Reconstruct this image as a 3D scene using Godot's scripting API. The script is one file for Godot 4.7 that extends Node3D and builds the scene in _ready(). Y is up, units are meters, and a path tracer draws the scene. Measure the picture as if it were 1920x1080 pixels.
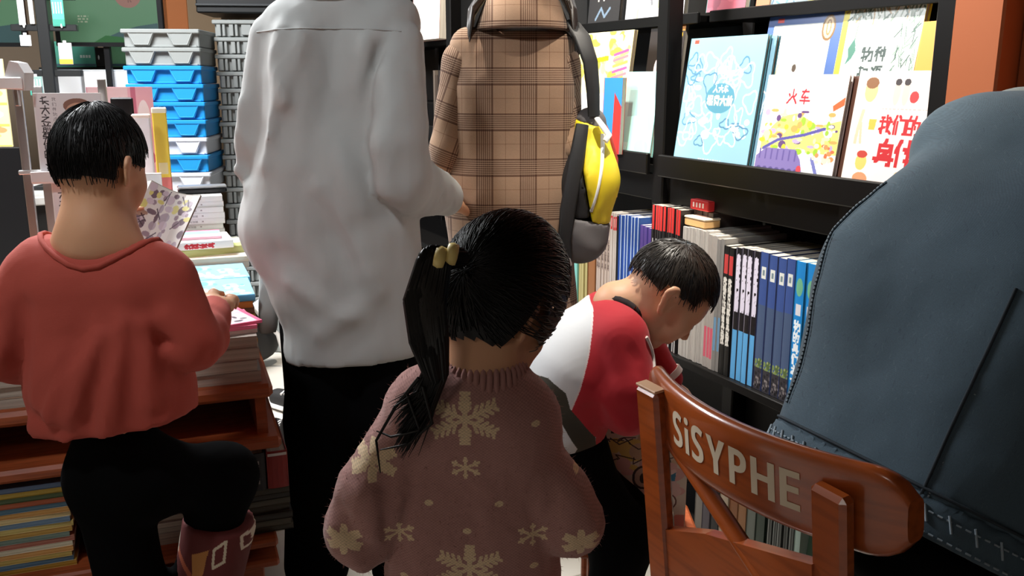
extends Node3D
# A bookshop aisle: children and adults reading between a wall of picture books and a display table.

class MB:
	var v := PackedVector3Array()
	var n := PackedVector3Array()
	var t := PackedVector2Array()
	var c := PackedColorArray()
	var i := PackedInt32Array()
	var col := Color.WHITE

	func quad(a: Vector3, b: Vector3, d: Vector3, e: Vector3, u := [Vector2(0, 1), Vector2(1, 1), Vector2(1, 0), Vector2(0, 0)]) -> void:
		# corners counter-clockwise seen from outside
		var nn := (b - a).cross(d - a)
		if nn.length_squared() < 1e-16:
			nn = (d - a).cross(e - a)
		nn = nn.normalized()
		var s := v.size()
		v.append_array([a, b, d, e])
		for k in 4:
			n.append(nn)
			t.append(u[k])
			c.append(col)
		i.append_array([s, s + 2, s + 1, s, s + 3, s + 2])

	func tri(a: Vector3, b: Vector3, d: Vector3) -> void:
		var nn := (b - a).cross(d - a).normalized()
		var s := v.size()
		v.append_array([a, b, d])
		for k in 3:
			n.append(nn)
			t.append(Vector2(0.02, 0.02))
			c.append(col)
		i.append_array([s, s + 2, s + 1])

	func oq(a: Vector3, b: Vector3, d: Vector3, e: Vector3, out: Vector3) -> void:
		if (b - a).cross(d - a).dot(out) > 0.0:
			quad(a, b, d, e)
		else:
			quad(b, a, e, d)

	func box(x: Transform3D, s: Vector3, bev := 0.0) -> void:
		# chamfered box
		var h := s * 0.5
		var q := minf(bev, minf(h.x, minf(h.y, h.z)) * 0.9)
		var g := h - Vector3.ONE * q
		for k in 3:
			var w := Vector3.ZERO
			var p := Vector3.ZERO
			var r := Vector3.ZERO
			w[k] = h[k]
			p[(k + 1) % 3] = g[(k + 1) % 3]
			r[(k + 2) % 3] = g[(k + 2) % 3]
			if k == 0:
				quad(x * (w + r - p), x * (w - r - p), x * (w - r + p), x * (w + r + p))
				quad(x * (-w - r - p), x * (-w + r - p), x * (-w + r + p), x * (-w - r + p))
			elif k == 1:
				oq(x * (w - p - r), x * (w - p + r), x * (w + p + r), x * (w + p - r), x.basis * w)
				oq(x * (-w - p - r), x * (-w - p + r), x * (-w + p + r), x * (-w + p - r), x.basis * -w)
			else:
				quad(x * (w - p - r), x * (w + p - r), x * (w + p + r), x * (w - p + r))
				quad(x * (-w + p - r), x * (-w - p - r), x * (-w - p + r), x * (-w + p + r))
		if q <= 0.0:
			return
		for k in 3:
			var la := Vector3.ZERO
			la[k] = g[k]
			var b := (k + 1) % 3
			var d := (k + 2) % 3
			for sb in [-1.0, 1.0]:
				for sd in [-1.0, 1.0]:
					var p1 := Vector3.ZERO
					var p2 := Vector3.ZERO
					p1[b] = sb * h[b]
					p1[d] = sd * g[d]
					p2[b] = sb * g[b]
					p2[d] = sd * h[d]
					oq(x * (p1 - la), x * (p2 - la), x * (p2 + la), x * (p1 + la), x.basis * (p1 + p2))
		for sx in [-1.0, 1.0]:
			for sy in [-1.0, 1.0]:
				for sz in [-1.0, 1.0]:
					var a1 := x * Vector3(sx * h.x, sy * g.y, sz * g.z)
					var a2 := x * Vector3(sx * g.x, sy * h.y, sz * g.z)
					var a3 := x * Vector3(sx * g.x, sy * g.y, sz * h.z)
					if sx * sy * sz > 0:
						tri(a1, a2, a3)
					else:
						tri(a1, a3, a2)

	func ring_strip(rings: Array, closed := true, cap := true) -> void:
		# rings: arrays of Vector3 of one size, counter-clockwise seen from the end; smooth shading
		var m: int = rings[0].size()
		var s := v.size()
		var k := 0
		for r in rings:
			for j in m:
				v.append(r[j])
				n.append(Vector3.ZERO)
				t.append(Vector2(float(j) / m, float(k) / maxf(1.0, rings.size() - 1)))
				c.append(col)
			k += 1
		for a in rings.size() - 1:
			for j in (m if closed else m - 1):
				var p0 := s + a * m + j
				var p1 := s + a * m + (j + 1) % m
				var q0 := p0 + m
				var q1 := p1 + m
				var nn := (v[p1] - v[p0]).cross(v[q0] - v[p0]) + (v[q0] - v[q1]).cross(v[p1] - v[q1])
				for w in [p0, p1, q0, q1]:
					n[w] += nn
				i.append_array([p0, q1, p1, p0, q0, q1])
		for w in range(s, v.size()):
			n[w] = n[w].normalized()
		if cap and closed:
			for e in [0, rings.size() - 1]:
				var mid := Vector3.ZERO
				for p in rings[e]:
					mid += p
				mid /= m
				for j in m:
					if e == 0:
						tri(mid, rings[e][(j + 1) % m], rings[e][j])
					else:
						tri(mid, rings[e][j], rings[e][(j + 1) % m])

	func tube(pts: Array, rad: Array, sides := 8, cap := true, flat := 1.0, up := Vector3.ZERO) -> void:
		var rings := []
		var ref := up
		for k in pts.size():
			var d: Vector3 = (pts[mini(k + 1, pts.size() - 1)] - pts[maxi(k - 1, 0)]).normalized()
			if ref.length() < 0.1:
				ref = Vector3.UP if absf(d.y) < 0.9 else Vector3.RIGHT
			var a := d.cross(ref)
			a = a.normalized() if a.length() > 1e-4 else d.cross(Vector3(0.3, 0.5, 0.8)).normalized()
			var b := a.cross(d).normalized()
			if up == Vector3.ZERO:
				ref = b
			var r: float = rad[mini(k, rad.size() - 1)]
			var ring := []
			for j in sides:
				var w := TAU * j / sides
				ring.append(pts[k] + a * cos(w) * r - b * sin(w) * r * flat)
			ring.reverse()
			rings.append(ring)
		ring_strip(rings, true, cap)

	func prism(poly: Array, x: Transform3D, depth: float) -> void:
		# poly: Vector2 outline counter-clockwise, extruded along local z from 0 to depth
		var pk := PackedVector2Array(poly)
		var id := Geometry2D.triangulate_polygon(pk)
		for k in range(0, id.size(), 3):
			var a := pk[id[k]]
			var b := pk[id[k + 1]]
			var d := pk[id[k + 2]]
			if (b - a).cross(d - a) < 0:
				var w := b
				b = d
				d = w
			tri(x * Vector3(a.x, a.y, depth), x * Vector3(b.x, b.y, depth), x * Vector3(d.x, d.y, depth))
			tri(x * Vector3(a.x, a.y, 0), x * Vector3(d.x, d.y, 0), x * Vector3(b.x, b.y, 0))
		for k in pk.size():
			var a := pk[k]
			var b := pk[(k + 1) % pk.size()]
			quad(x * Vector3(a.x, a.y, 0), x * Vector3(b.x, b.y, 0), x * Vector3(b.x, b.y, depth), x * Vector3(a.x, a.y, depth))

	func ball(o: Vector3, r: Vector3, nu := 12, nv := 8) -> void:
		var rings := []
		for k in nv + 1:
			var e := -PI / 2 + PI * k / nv
			var ring := []
			for j in nu:
				var w := TAU * j / nu
				ring.append(o + Vector3(cos(w) * cos(e) * r.x, sin(e) * r.y, -sin(w) * cos(e) * r.z))
			rings.append(ring)
		ring_strip(rings, true, false)

	func lathe(prof: Array, x: Transform3D, sides := 16) -> void:
		# prof: Vector2(radius, height) from bottom to top
		var rings := []
		for p in prof:
			var ring := []
			for j in sides:
				var w := TAU * j / sides
				ring.append(x * Vector3(cos(w) * p.x, p.y, -sin(w) * p.x))
			rings.append(ring)
		ring_strip(rings, true, true)

	func mesh(m: Material, into: ArrayMesh = null) -> ArrayMesh:
		var a := []
		a.resize(Mesh.ARRAY_MAX)
		a[Mesh.ARRAY_VERTEX] = v
		a[Mesh.ARRAY_NORMAL] = n
		a[Mesh.ARRAY_TEX_UV] = t
		a[Mesh.ARRAY_COLOR] = c
		a[Mesh.ARRAY_INDEX] = i
		var r := into if into else ArrayMesh.new()
		r.add_surface_from_arrays(Mesh.PRIMITIVE_TRIANGLES, a)
		r.surface_set_material(r.get_surface_count() - 1, m)
		return r


class Sdf:
	# smooth union of tapered, flattened capsules, with folds laid on, cuts and planes
	var a := PackedVector3Array()
	var b := PackedVector3Array()
	var ra := PackedFloat32Array()
	var rb := PackedFloat32Array()
	var kk := PackedFloat32Array()
	var op := PackedInt32Array()
	var nx := PackedVector3Array()
	var qq := PackedFloat32Array()
	var fa := PackedVector3Array()
	var fb := PackedVector3Array()
	var fw := PackedFloat32Array()
	var fh := PackedFloat32Array()
	var pp := PackedVector3Array()
	var pn := PackedVector3Array()
	var noise: FastNoiseLite
	var amp := 0.0
	var nsc := Vector3.ONE
	var grow := 0.0

	func cap(p: Vector3, q: Vector3, r1: float, r2: float, k := 0.04, axis := Vector3.ZERO, f := 1.0, o := 0) -> void:
		a.append(p)
		b.append(q)
		ra.append(r1)
		rb.append(r2)
		kk.append(maxf(k, 0.0005))
		op.append(o)
		nx.append(axis.normalized())
		qq.append(f - 1.0)

	func cut(p: Vector3, q: Vector3, r1: float, r2: float, k := 0.005, axis := Vector3.ZERO, f := 1.0) -> void:
		cap(p, q, r1, r2, k, axis, f, 1)

	func fold(p: Vector3, q: Vector3, w: float, h: float) -> void:
		fa.append(p)
		fb.append(q)
		fw.append(1.0 / (w * w))
		fh.append(h)

	func plane(p: Vector3, nn: Vector3) -> void:
		pp.append(p)
		pn.append(nn.normalized())

	func one(k: int, p: Vector3) -> float:
		var pa := p - a[k]
		var ba := b[k] - a[k]
		var f := qq[k]
		if f != 0.0:
			var m := nx[k]
			pa += m * (pa.dot(m) * f)
			ba += m * (ba.dot(m) * f)
		var h := clampf(pa.dot(ba) / maxf(ba.length_squared(), 1e-9), 0.0, 1.0)
		return (pa - ba * h).length() - lerpf(ra[k], rb[k], h)

	func eval(p: Vector3, ids: PackedInt32Array, fids: PackedInt32Array) -> float:
		var d := 1e3
		for k in ids:
			if op[k] == 0:
				var e := one(k, p)
				var w := kk[k]
				var h := maxf(w - absf(d - e), 0.0)
				d = minf(d, e) - h * h * 0.25 / w
		d -= grow
		for k in fids:
			var pa := p - fa[k]
			var ba := fb[k] - fa[k]
			var h := clampf(pa.dot(ba) / ba.length_squared(), 0.0, 1.0)
			var e := (pa - ba * h).length_squared() * fw[k]
			if e < 6.0:
				d -= fh[k] * exp(-e)
		if amp > 0.0:
			d -= amp * noise.get_noise_3dv(p * nsc)
		for k in ids:
			if op[k] == 1:
				var e := -one(k, p)
				var w := kk[k]
				var h := maxf(w - absf(d - e), 0.0)
				d = maxf(d, e) + h * h * 0.25 / w
		for k in pp.size():
			d = maxf(d, (p - pp[k]).dot(pn[k]))
		return d

	func all_ids() -> PackedInt32Array:
		return PackedInt32Array(range(a.size()))

	func surface(p: Vector3, dir: Vector3, reach := 0.6) -> Vector3:
		# walk from p along dir to the surface
		var ids := all_ids()
		var fids := PackedInt32Array(range(fa.size()))
		var q := p
		var s := 0.0
		while s < reach:
			var d := eval(q, ids, fids)
			if d < 0.0008:
				return q
			s += maxf(d * 0.5, 0.0006)
			q = p + dir * s
		return q

	func into(mb: MB, cell: float, uv := 1.0, smooth := 0) -> void:
		var lo := Vector3(1e9, 1e9, 1e9)
		var hi := -lo
		for k in a.size():
			if op[k] == 0:
				var r := maxf(ra[k], rb[k]) + 0.02 + grow
				for p in [a[k], b[k]]:
					lo = lo.min(p - Vector3.ONE * r)
					hi = hi.max(p + Vector3.ONE * r)
		var N := 5
		var ex := (hi - lo) / cell
		var bx := int(ceil(ex.x / N)) + 1
		var by := int(ceil(ex.y / N)) + 1
		var bz := int(ceil(ex.z / N)) + 1
		var gx := bx * N + 1
		var gy := by * N + 1
		var gz := bz * N + 1
		var sx := 1
		var sy := gx
		var sz := gx * gy
		var val := PackedFloat32Array()
		val.resize(gx * gy * gz)
		val.fill(1e6)
		var vid := PackedInt32Array()
		vid.resize(gx * gy * gz)
		vid.fill(-1)
		var hd := cell * N * 0.8661
		var lim := hd * 1.7 + amp + 0.012
		var every := all_ids()
		var cells := PackedInt32Array()
		var start := mb.v.size()
		var off := PackedInt32Array([0, sx, sy, sx + sy, sz, sx + sz, sy + sz, sx + sy + sz])
		var ez := PackedInt32Array([0, 1, 2, 3, 4, 5, 6, 7, 0, 2, 1, 3, 4, 6, 5, 7, 0, 4, 1, 5, 2, 6, 3, 7])
		for kz in bz:
			for ky in by:
				for kx in bx:
					var o := lo + Vector3(kx, ky, kz) * (cell * N)
					var mid := o + Vector3.ONE * (cell * N * 0.5)
					var best := 1e3
					var ds := PackedFloat32Array()
					for k in every:
						var e := one(k, mid)
						ds.append(e)
						if op[k] == 0 and e < best:
							best = e
					if best - grow > lim:
						continue
					var inside := false
					var ids := PackedInt32Array()
					var deep := 1e3
					for k in every:
						if op[k] == 1:
							if ds[k] < lim + 0.02:
								ids.append(k)
						elif ds[k] < best + 2.0 * hd * (1.0 + qq[k]) + kk[k] + 0.01:
							ids.append(k)
					var fids := PackedInt32Array()
					for k in fa.size():
						var pa := mid - fa[k]
						var ba := fb[k] - fa[k]
						var h := clampf(pa.dot(ba) / ba.length_squared(), 0.0, 1.0)
						if (pa - ba * h).length() < hd + 2.5 / sqrt(fw[k]):
							fids.append(k)
					var dm := eval(mid, ids, fids)
					if absf(dm) > lim + (0.0 if dm > 0 else hd):
						continue
					for z in N + 1:
						for y in N + 1:
							var at := (kz * N + z) * sz + (ky * N + y) * sy + kx * N
							for x in N + 1:
								if val[at + x] > 9e5:
									val[at + x] = eval(o + Vector3(x, y, z) * cell, ids, fids)
					for z in N:
						for y in N:
							for x in N:
								var at := (kz * N + z) * sz + (ky * N + y) * sy + kx * N + x
								var m := 0
								for q in 8:
									if val[at + off[q]] < 0.0:
										m |= 1 << q
								if m == 0 or m == 255:
									continue
								var sum := Vector3.ZERO
								var cnt := 0
								for e in 12:
									var p0 := ez[e * 2]
									var p1 := ez[e * 2 + 1]
									if ((m >> p0) & 1) != ((m >> p1) & 1):
										var v0 := val[at + off[p0]]
										var v1 := val[at + off[p1]]
										var f := v0 / (v0 - v1)
										var q0 := Vector3(p0 & 1, (p0 >> 1) & 1, p0 >> 2)
										var q1 := Vector3(p1 & 1, (p1 >> 1) & 1, p1 >> 2)
										sum += q0.lerp(q1, f)
										cnt += 1
								vid[at] = mb.v.size()
								cells.append(at)
								var w := o + (Vector3(x, y, z) + sum / cnt) * cell
								mb.v.append(w)
								mb.n.append(Vector3.ZERO)
								mb.t.append(Vector2(w.x, -w.y) * uv)
								mb.c.append(mb.col)
		for at in cells:
			var s0 := val[at] < 0.0
			for ax in 3:
				var st: int = [sx, sy, sz][ax]
				var s1 := val[at + st] < 0.0
				if s0 == s1:
					continue
				var u: int = [sy, sz, sx][ax]
				var w: int = [sz, sx, sy][ax]
				if at - u - w < 0:
					continue
				var q0 := vid[at]
				var q1 := vid[at - u]
				var q2 := vid[at - u - w]
				var q3 := vid[at - w]
				if q1 < 0 or q2 < 0 or q3 < 0:
					continue
				if s0:
					mb.i.append_array([q0, q2, q1, q0, q3, q2])
				else:
					mb.i.append_array([q0, q1, q2, q0, q2, q3])
				var nn := (mb.v[q2] - mb.v[q0]).cross(mb.v[q3] - mb.v[q1])
				if not s0:
					nn = -nn
				mb.n[q0] += nn
				mb.n[q1] += nn
				mb.n[q2] += nn
				mb.n[q3] += nn
		for k in range(start, mb.v.size()):
			mb.n[k] = mb.n[k].normalized() if mb.n[k].length_squared() > 1e-20 else Vector3.UP


var M := {}
var names := {}
var rng := RandomNumberGenerator.new()
var cache := {}

func numbered(called: String) -> String:
	var k: int = names.get(called, 0)
	names[called] = k + 1
	return called if k == 0 else "%s_%03d" % [called, k]

func thing(called: String, label: String, category: String, at := Vector3.ZERO, turn := 0.0, group := "") -> Node3D:
	var o := Node3D.new()
	o.name = numbered(called)
	add_child(o)
	o.position = at
	o.rotation.y = turn
	tag(o, label, category, group)
	return o

func tag(o: Node3D, label: String, category: String, group := "") -> void:
	o.set_meta("label", label)
	o.set_meta("category", category)
	if group:
		o.set_meta("group", group)

func put(called: String, mesh: Mesh, parent: Node3D, at := Transform3D()) -> MeshInstance3D:
	var o := MeshInstance3D.new()
	o.name = called
	o.mesh = mesh
	o.transform = at
	parent.add_child(o, true)
	return o

func part(called: String, mb: MB, m: Material, parent: Node3D, at := Transform3D()) -> MeshInstance3D:
	return put(called, mb.mesh(m), parent, at)

func struct(called: String, mb: MB, m: Material) -> MeshInstance3D:
	var o := part(called, mb, m, self)
	o.set_meta("kind", "structure")
	return o

func T(p: Vector3, e := Vector3.ZERO) -> Transform3D:
	return Transform3D(Basis.from_euler(e), p)

func boxmb(s: Vector3, bev := 0.002, at := Vector3.ZERO) -> MB:
	var m := MB.new()
	m.box(T(at), s, bev)
	return m

func rgb(r: int, g: int, b: int) -> Color:
	return Color(r / 255.0, g / 255.0, b / 255.0)

func mat(key: String, col := Color.WHITE, rough := 0.6, o := {}) -> StandardMaterial3D:
	if M.has(key):
		return M[key]
	var m := StandardMaterial3D.new()
	m.resource_name = key
	m.albedo_color = col
	m.roughness = rough
	m.metallic = o.get("metal", 0.0)
	m.metallic_specular = o.get("spec", 0.5)
	if o.has("tex"):
		m.albedo_texture = o.tex
	if o.has("uv"):
		m.uv1_scale = o.uv
	if o.get("tri", false):
		m.uv1_triplanar = true
		m.uv1_world_triplanar = false
	if o.has("bump"):
		m.heightmap_enabled = true
		m.heightmap_texture = o.bump
		m.heightmap_scale = o.get("bs", 0.1)
	if o.has("rim"):
		m.rim_enabled = true
		m.rim = o.rim
		m.rim_tint = 0.6
	if o.has("coat"):
		m.clearcoat_enabled = true
		m.clearcoat = o.coat
		m.clearcoat_roughness = o.get("cr", 0.15)
	if o.has("glow"):
		m.emission_enabled = true
		m.emission = o.glow
		m.emission_energy_multiplier = o.get("ge", 1.0)
		if o.has("gtex"):
			m.emission_texture = o.gtex
			m.emission_operator = BaseMaterial3D.EMISSION_OP_MULTIPLY
	if o.has("sss"):
		m.subsurf_scatter_enabled = true
		m.subsurf_scatter_strength = o.sss
	if o.get("vc", false):
		m.vertex_color_use_as_albedo = true
	M[key] = m
	return m

func noise_tex(sd: int, freq: float, stops: Array, cols: Array, w := 256, h := 256, oct := 3) -> NoiseTexture2D:
	var f := FastNoiseLite.new()
	f.seed = sd
	f.frequency = freq
	f.fractal_octaves = oct
	var t := NoiseTexture2D.new()
	t.width = w
	t.height = h
	t.seamless = true
	t.noise = f
	if cols.size():
		var g := Gradient.new()
		g.offsets = PackedFloat32Array(stops)
		g.colors = PackedColorArray(cols)
		t.color_ramp = g
	return t

# ---------- painting of flat prints ----------

func img(w: int, h: int, c: Color) -> Image:
	var m := Image.create(w, h, false, Image.FORMAT_RGB8)
	m.fill(c)
	return m

func tex(m: Image) -> ImageTexture:
	return ImageTexture.create_from_image(m)

func rect(m: Image, x: float, y: float, w: float, h: float, c: Color) -> void:
	m.fill_rect(Rect2i(int(x), int(y), int(maxf(w, 1)), int(maxf(h, 1))), c)

func ln(m: Image, pts: Array, w: float, c: Color) -> void:
	for k in pts.size() - 1:
		var a: Vector2 = pts[k]
		var b: Vector2 = pts[k + 1]
		var steps := int(a.distance_to(b) / maxf(1.0, w * 0.4)) + 1
		for s in steps + 1:
			var p := a.lerp(b, float(s) / steps)
			rect(m, p.x - w / 2, p.y - w / 2, w, w, c)

func disc(m: Image, o: Vector2, r: Vector2, c: Color) -> void:
	for y in range(-int(r.y), int(r.y) + 1):
		var hw := r.x * sqrt(maxf(0.0, 1.0 - pow(y / r.y, 2)))
		rect(m, o.x - hw, o.y + y, hw * 2, 1, c)

func loop(m: Image, o: Vector2, r: Vector2, w: float, c: Color, wob := 0.0) -> void:
	var pts := []
	var ph := rng.randf() * TAU
	for k in 25:
		var a := TAU * k / 24
		pts.append(o + Vector2(cos(a) * r.x, sin(a) * r.y) * (1.0 + wob * sin(a * 3 + ph)))
	ln(m, pts, w, c)

func poly(m: Image, pts: Array, c: Color) -> void:
	var pk := PackedVector2Array(pts)
	var lo := 1e9
	var hi := -1e9
	for p in pk:
		lo = minf(lo, p.y)
		hi = maxf(hi, p.y)
	for y in range(int(lo), int(hi) + 1):
		var xs := []
		for k in pk.size():
			var a := pk[k]
			var b := pk[(k + 1) % pk.size()]
			if (a.y <= y) != (b.y <= y):
				xs.append(a.x + (y - a.y) / (b.y - a.y) * (b.x - a.x))
		xs.sort()
		for k in range(0, xs.size() - 1, 2):
			rect(m, xs[k], y, xs[k + 1] - xs[k], 1, c)

const GLYPH := {
	"chang": "7012 0595 303856 4599", "da": "0393 505319 5399", "zhi": "4051 1383 8308 0899", "qian": "2032 7062 0393 1519 1545 4549 1747 6568 8589",
	"yao": "0090 1282 1215 1585 8285 3005 3035 6065 0797 4529 2588", "zuo": "2004 1319 3363 5055 3555 5558 3538 3858 7064 6383 8469 6489", "de": "2012 0209 0242 4249 0646 0949 6054 5393 938979 6566",
	"huo": "1324 8365 505409 5499", "che": "1171 4015 1575 0797 4449", "wo": "3111 0393 2129 2918 0746 506799 8268 7182", "men": "2004 1319 4051 3339 5292 929989",
	"shen": "5042 2282 2227 8289 8979 2484 2686 0797 8318", "ti": "2004 1319 4393 6069 6354 6398 5777", "wu": "1002 0343 2029 0746 6053 5393 939979 7348 8356",
	"zhong": "4012 0343 2029 2306 2344 5283 5256 5686 8286 7079", "qi": "1141 2025 0545 2528 2848 0609 0999 5282 8285 5585 5558 5898 9896", "yuan": "1122 0414 0928 4090 4009 6052 5282 5256 8286 5686 5484 6669 5748 8798",
	"ren": "505409 5499", "tan": "1018 0333 0735 4080 4043 8083 6369 4696 6649 6699", "mao": "1181 1114 8184 3070 2282 2529 2589 8589 2787",
}

func glyph(m: Image, key: String, x: float, y: float, s: float, w: float, c: Color, sy := 1.0) -> void:
	for st in GLYPH[key].split(" "):
		var pts := []
		for k in range(0, st.length(), 2):
			pts.append(Vector2(x + int(st[k]) * s / 9.0, y + int(st[k + 1]) * s * sy / 9.0))
		ln(m, pts, w, c)

func blots(m: Image, x: float, y: float, w: float, h: float, cols: Array, n: int, r0: float, r1: float) -> void:
	for k in n:
		disc(m, Vector2(x + rng.randf() * w, y + rng.randf() * h), Vector2(rng.randf_range(r0, r1), rng.randf_range(r0, r1) * 0.7), cols[rng.randi() % cols.size()])

func rules(m: Image, x: float, y: float, w: float, n: int, step: float, hgt: float, c: Color) -> void:
	# lines of small print too small to read
	for k in n:
		var q := x
		while q < x + w:
			var l := rng.randf_range(3, 9)
			rect(m, q, y + k * step, minf(l, x + w - q), hgt, c)
			q += l + 3

# ---------- books ----------

func plain(r: int, g: int, b: int, rough := 0.45) -> StandardMaterial3D:
	return mat("card_%d_%d_%d" % [r, g, b], rgb(r, g, b), rough)

func print_mat(key: String, m: Image, rough := 0.4) -> StandardMaterial3D:
	return mat(key, Color.WHITE, rough, {"tex": tex(m)})

func book_meshes(w: float, h: float, t: float, cover: Material, front: Material, spine: Material, hard: bool, pages: Material) -> Array:
	var key := "b%.3f_%.3f_%.3f_%s_%s_%s_%s" % [w, h, t, cover.resource_name, front.resource_name if front else "", spine.resource_name if spine else "", pages.resource_name]
	if cache.has(key):
		return cache[key]
	var ct := 0.0028 if hard else 0.0008
	var ov := 0.003 if hard else 0.0003
	var m := MB.new()
	for s in [-1.0, 1.0]:
		m.box(T(Vector3(s * (t - ct) / 2, h / 2, 0)), Vector3(ct, h, w), ct * 0.3)
	var sp := []
	var out := []
	for k in 7:
		var a := PI * k / 6
		out.append(Vector2(-cos(a) * t / 2, w / 2 - 0.002 + sin(a) * (0.004 if hard else 0.0015)))
	for k in range(6, -1, -1):
		var a := PI * k / 6
		sp.append(Vector2(-cos(a) * (t / 2 - ct), w / 2 - 0.004 + sin(a) * 0.002))
	var o2 := out + sp
	var pl := []
	for p in o2:
		pl.append(Vector2(p.x, -p.y))
	m.prism(pl, Transform3D(Basis(Vector3.RIGHT, Vector3(0, 0, -1), Vector3(0, 1, 0)), Vector3.ZERO), h)
	var am := m.mesh(cover)
	if front:
		var f := MB.new()
		var x := t / 2 + 0.0003
		f.quad(Vector3(x, 0.0005, w / 2 - 0.003), Vector3(x, 0.0005, -w / 2), Vector3(x, h - 0.0005, -w / 2), Vector3(x, h - 0.0005, w / 2 - 0.003))
		f.mesh(front, am)
	if spine:
		var f := MB.new()
		for k in 6:
			var p: Vector2 = out[k]
			var q: Vector2 = out[k + 1]
			var u0 := 0.5 + p.x / t
			var u1 := 0.5 + q.x / t
			f.quad(Vector3(p.x, 0, p.y + 0.0004), Vector3(q.x, 0, q.y + 0.0004), Vector3(q.x, h, q.y + 0.0004), Vector3(p.x, h, p.y + 0.0004), [Vector2(u0, 1), Vector2(u1, 1), Vector2(u1, 0), Vector2(u0, 0)])
		f.mesh(spine, am)
	var pg := MB.new()
	pg.box(T(Vector3(0, h / 2, -0.001 if not hard else 0.0)), Vector3(t - 2 * ct, h - 2 * ov, w - 2 * ov - 0.003), 0.0004)
	cache[key] = [am, pg.mesh(pages)]
	return cache[key]

func book(called: String, label: String, category: String, group: String, x: Transform3D, w: float, h: float, t: float, cover: Material, front: Material = null, spine: Material = null, hard := false, pages: Material = null) -> Node3D:
	# origin: middle of the foot edge; spine towards local +z, front cover towards local +x
	var o := thing(called, label, category, Vector3.ZERO, 0.0, group)
	o.transform = x
	var b := book_meshes(w, h, t, cover, front, spine, hard, pages if pages else M.pages)
	put("cover", b[0], o)
	put("page_block", b[1], o)
	return o

func flat(p: Vector3, spine_dir: float, t: float, h: float) -> Transform3D:
	# a book lying down: front cover up, its spine towards angle spine_dir, p the middle of its underside
	var up := Vector3.UP
	var z := Vector3(sin(spine_dir), 0, cos(spine_dir))
	var y := z.cross(up)
	return Transform3D(Basis(up, y, z), p + up * (t / 2) - y * (h / 2))

const ORD := ["topmost", "second from the top", "third from the top", "fourth from the top", "fifth from the top", "sixth from the top", "seventh from the top", "eighth from the top", "ninth from the top", "tenth from the top",
	"eleventh from the top", "twelfth from the top", "thirteenth from the top", "fourteenth from the top", "fifteenth from the top", "sixteenth from the top", "seventeenth from the top", "eighteenth from the top"]
const NTH := ["leftmost", "second from left", "third from left", "fourth from left", "fifth from left", "sixth from left", "seventh from left", "eighth from left", "ninth from left", "tenth from left", "eleventh from left", "twelfth from left", "thirteenth from left", "fourteenth from left"]

func ceiling_panel(at: Vector3, size: Vector2, energy: float, col: Color, label: String) -> void:
	var o := thing("ceiling_light", label, "ceiling light", at, 0.0)
	part("frame", boxmb(Vector3(size.x + 0.06, 0.05, size.y + 0.06), 0.006, Vector3(0, 0.03, 0)), mat("lamp_white", rgb(225, 225, 222), 0.5), o)
	part("diffuser", boxmb(Vector3(size.x, 0.008, size.y), 0.002, Vector3(0, 0.002, 0)), mat("lamp_glow_%d" % int(energy * 10), Color.WHITE, 0.5, {"glow": col, "ge": 2.0}), o)
	var l := AreaLight3D.new()
	l.name = "glow"
	o.add_child(l)
	l.position = Vector3(0, -0.01, 0)
	l.rotation.x = -PI / 2
	l.area_size = size
	l.light_energy = energy
	l.light_color = col
	l.area_range = 14.0
	l.area_attenuation = 2.0
	l.shadow_enabled = true

func track_spot(at: Vector3, aim: Vector3, energy: float, angle: float, col: Color, label: String, soft := 0.035) -> void:
	var o := thing("spot_lamp", label, "spotlight", at, 0.0, "spotlights on the ceiling track")
	var d := (aim - at).normalized()
	var b := Basis.looking_at(d)
	var m := MB.new()
	m.lathe([Vector2(0.03, -0.16), Vector2(0.045, -0.15), Vector2(0.045, -0.005), Vector2(0.048, 0.0), Vector2(0.04, 0.0), Vector2(0.038, -0.02)], Transform3D(b * Basis(Vector3.RIGHT, -PI / 2), Vector3.ZERO))
	m.tube([Vector3.ZERO - d * 0.08, Vector3(0, 0.12, 0) - d * 0.08], [0.008])
	part("housing", m, mat("lamp_black", rgb(25, 25, 26), 0.5), o)
	var g := MB.new()
	g.lathe([Vector2(0.036, 0.0), Vector2(0.036, 0.004)], Transform3D(b * Basis(Vector3.RIGHT, -PI / 2), -d * 0.02))
	part("lens", g, mat("lamp_lens", Color.WHITE, 0.4, {"glow": col, "ge": 3.0}), o)
	var l := SpotLight3D.new()
	l.name = "beam"
	o.add_child(l)
	l.position = d * 0.02
	l.basis = b
	l.spot_angle = angle
	l.spot_angle_attenuation = 0.8
	l.spot_range = 10.0
	l.spot_attenuation = 2.0
	l.light_energy = energy
	l.light_color = col
	l.light_size = soft
	l.shadow_enabled = true

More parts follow.
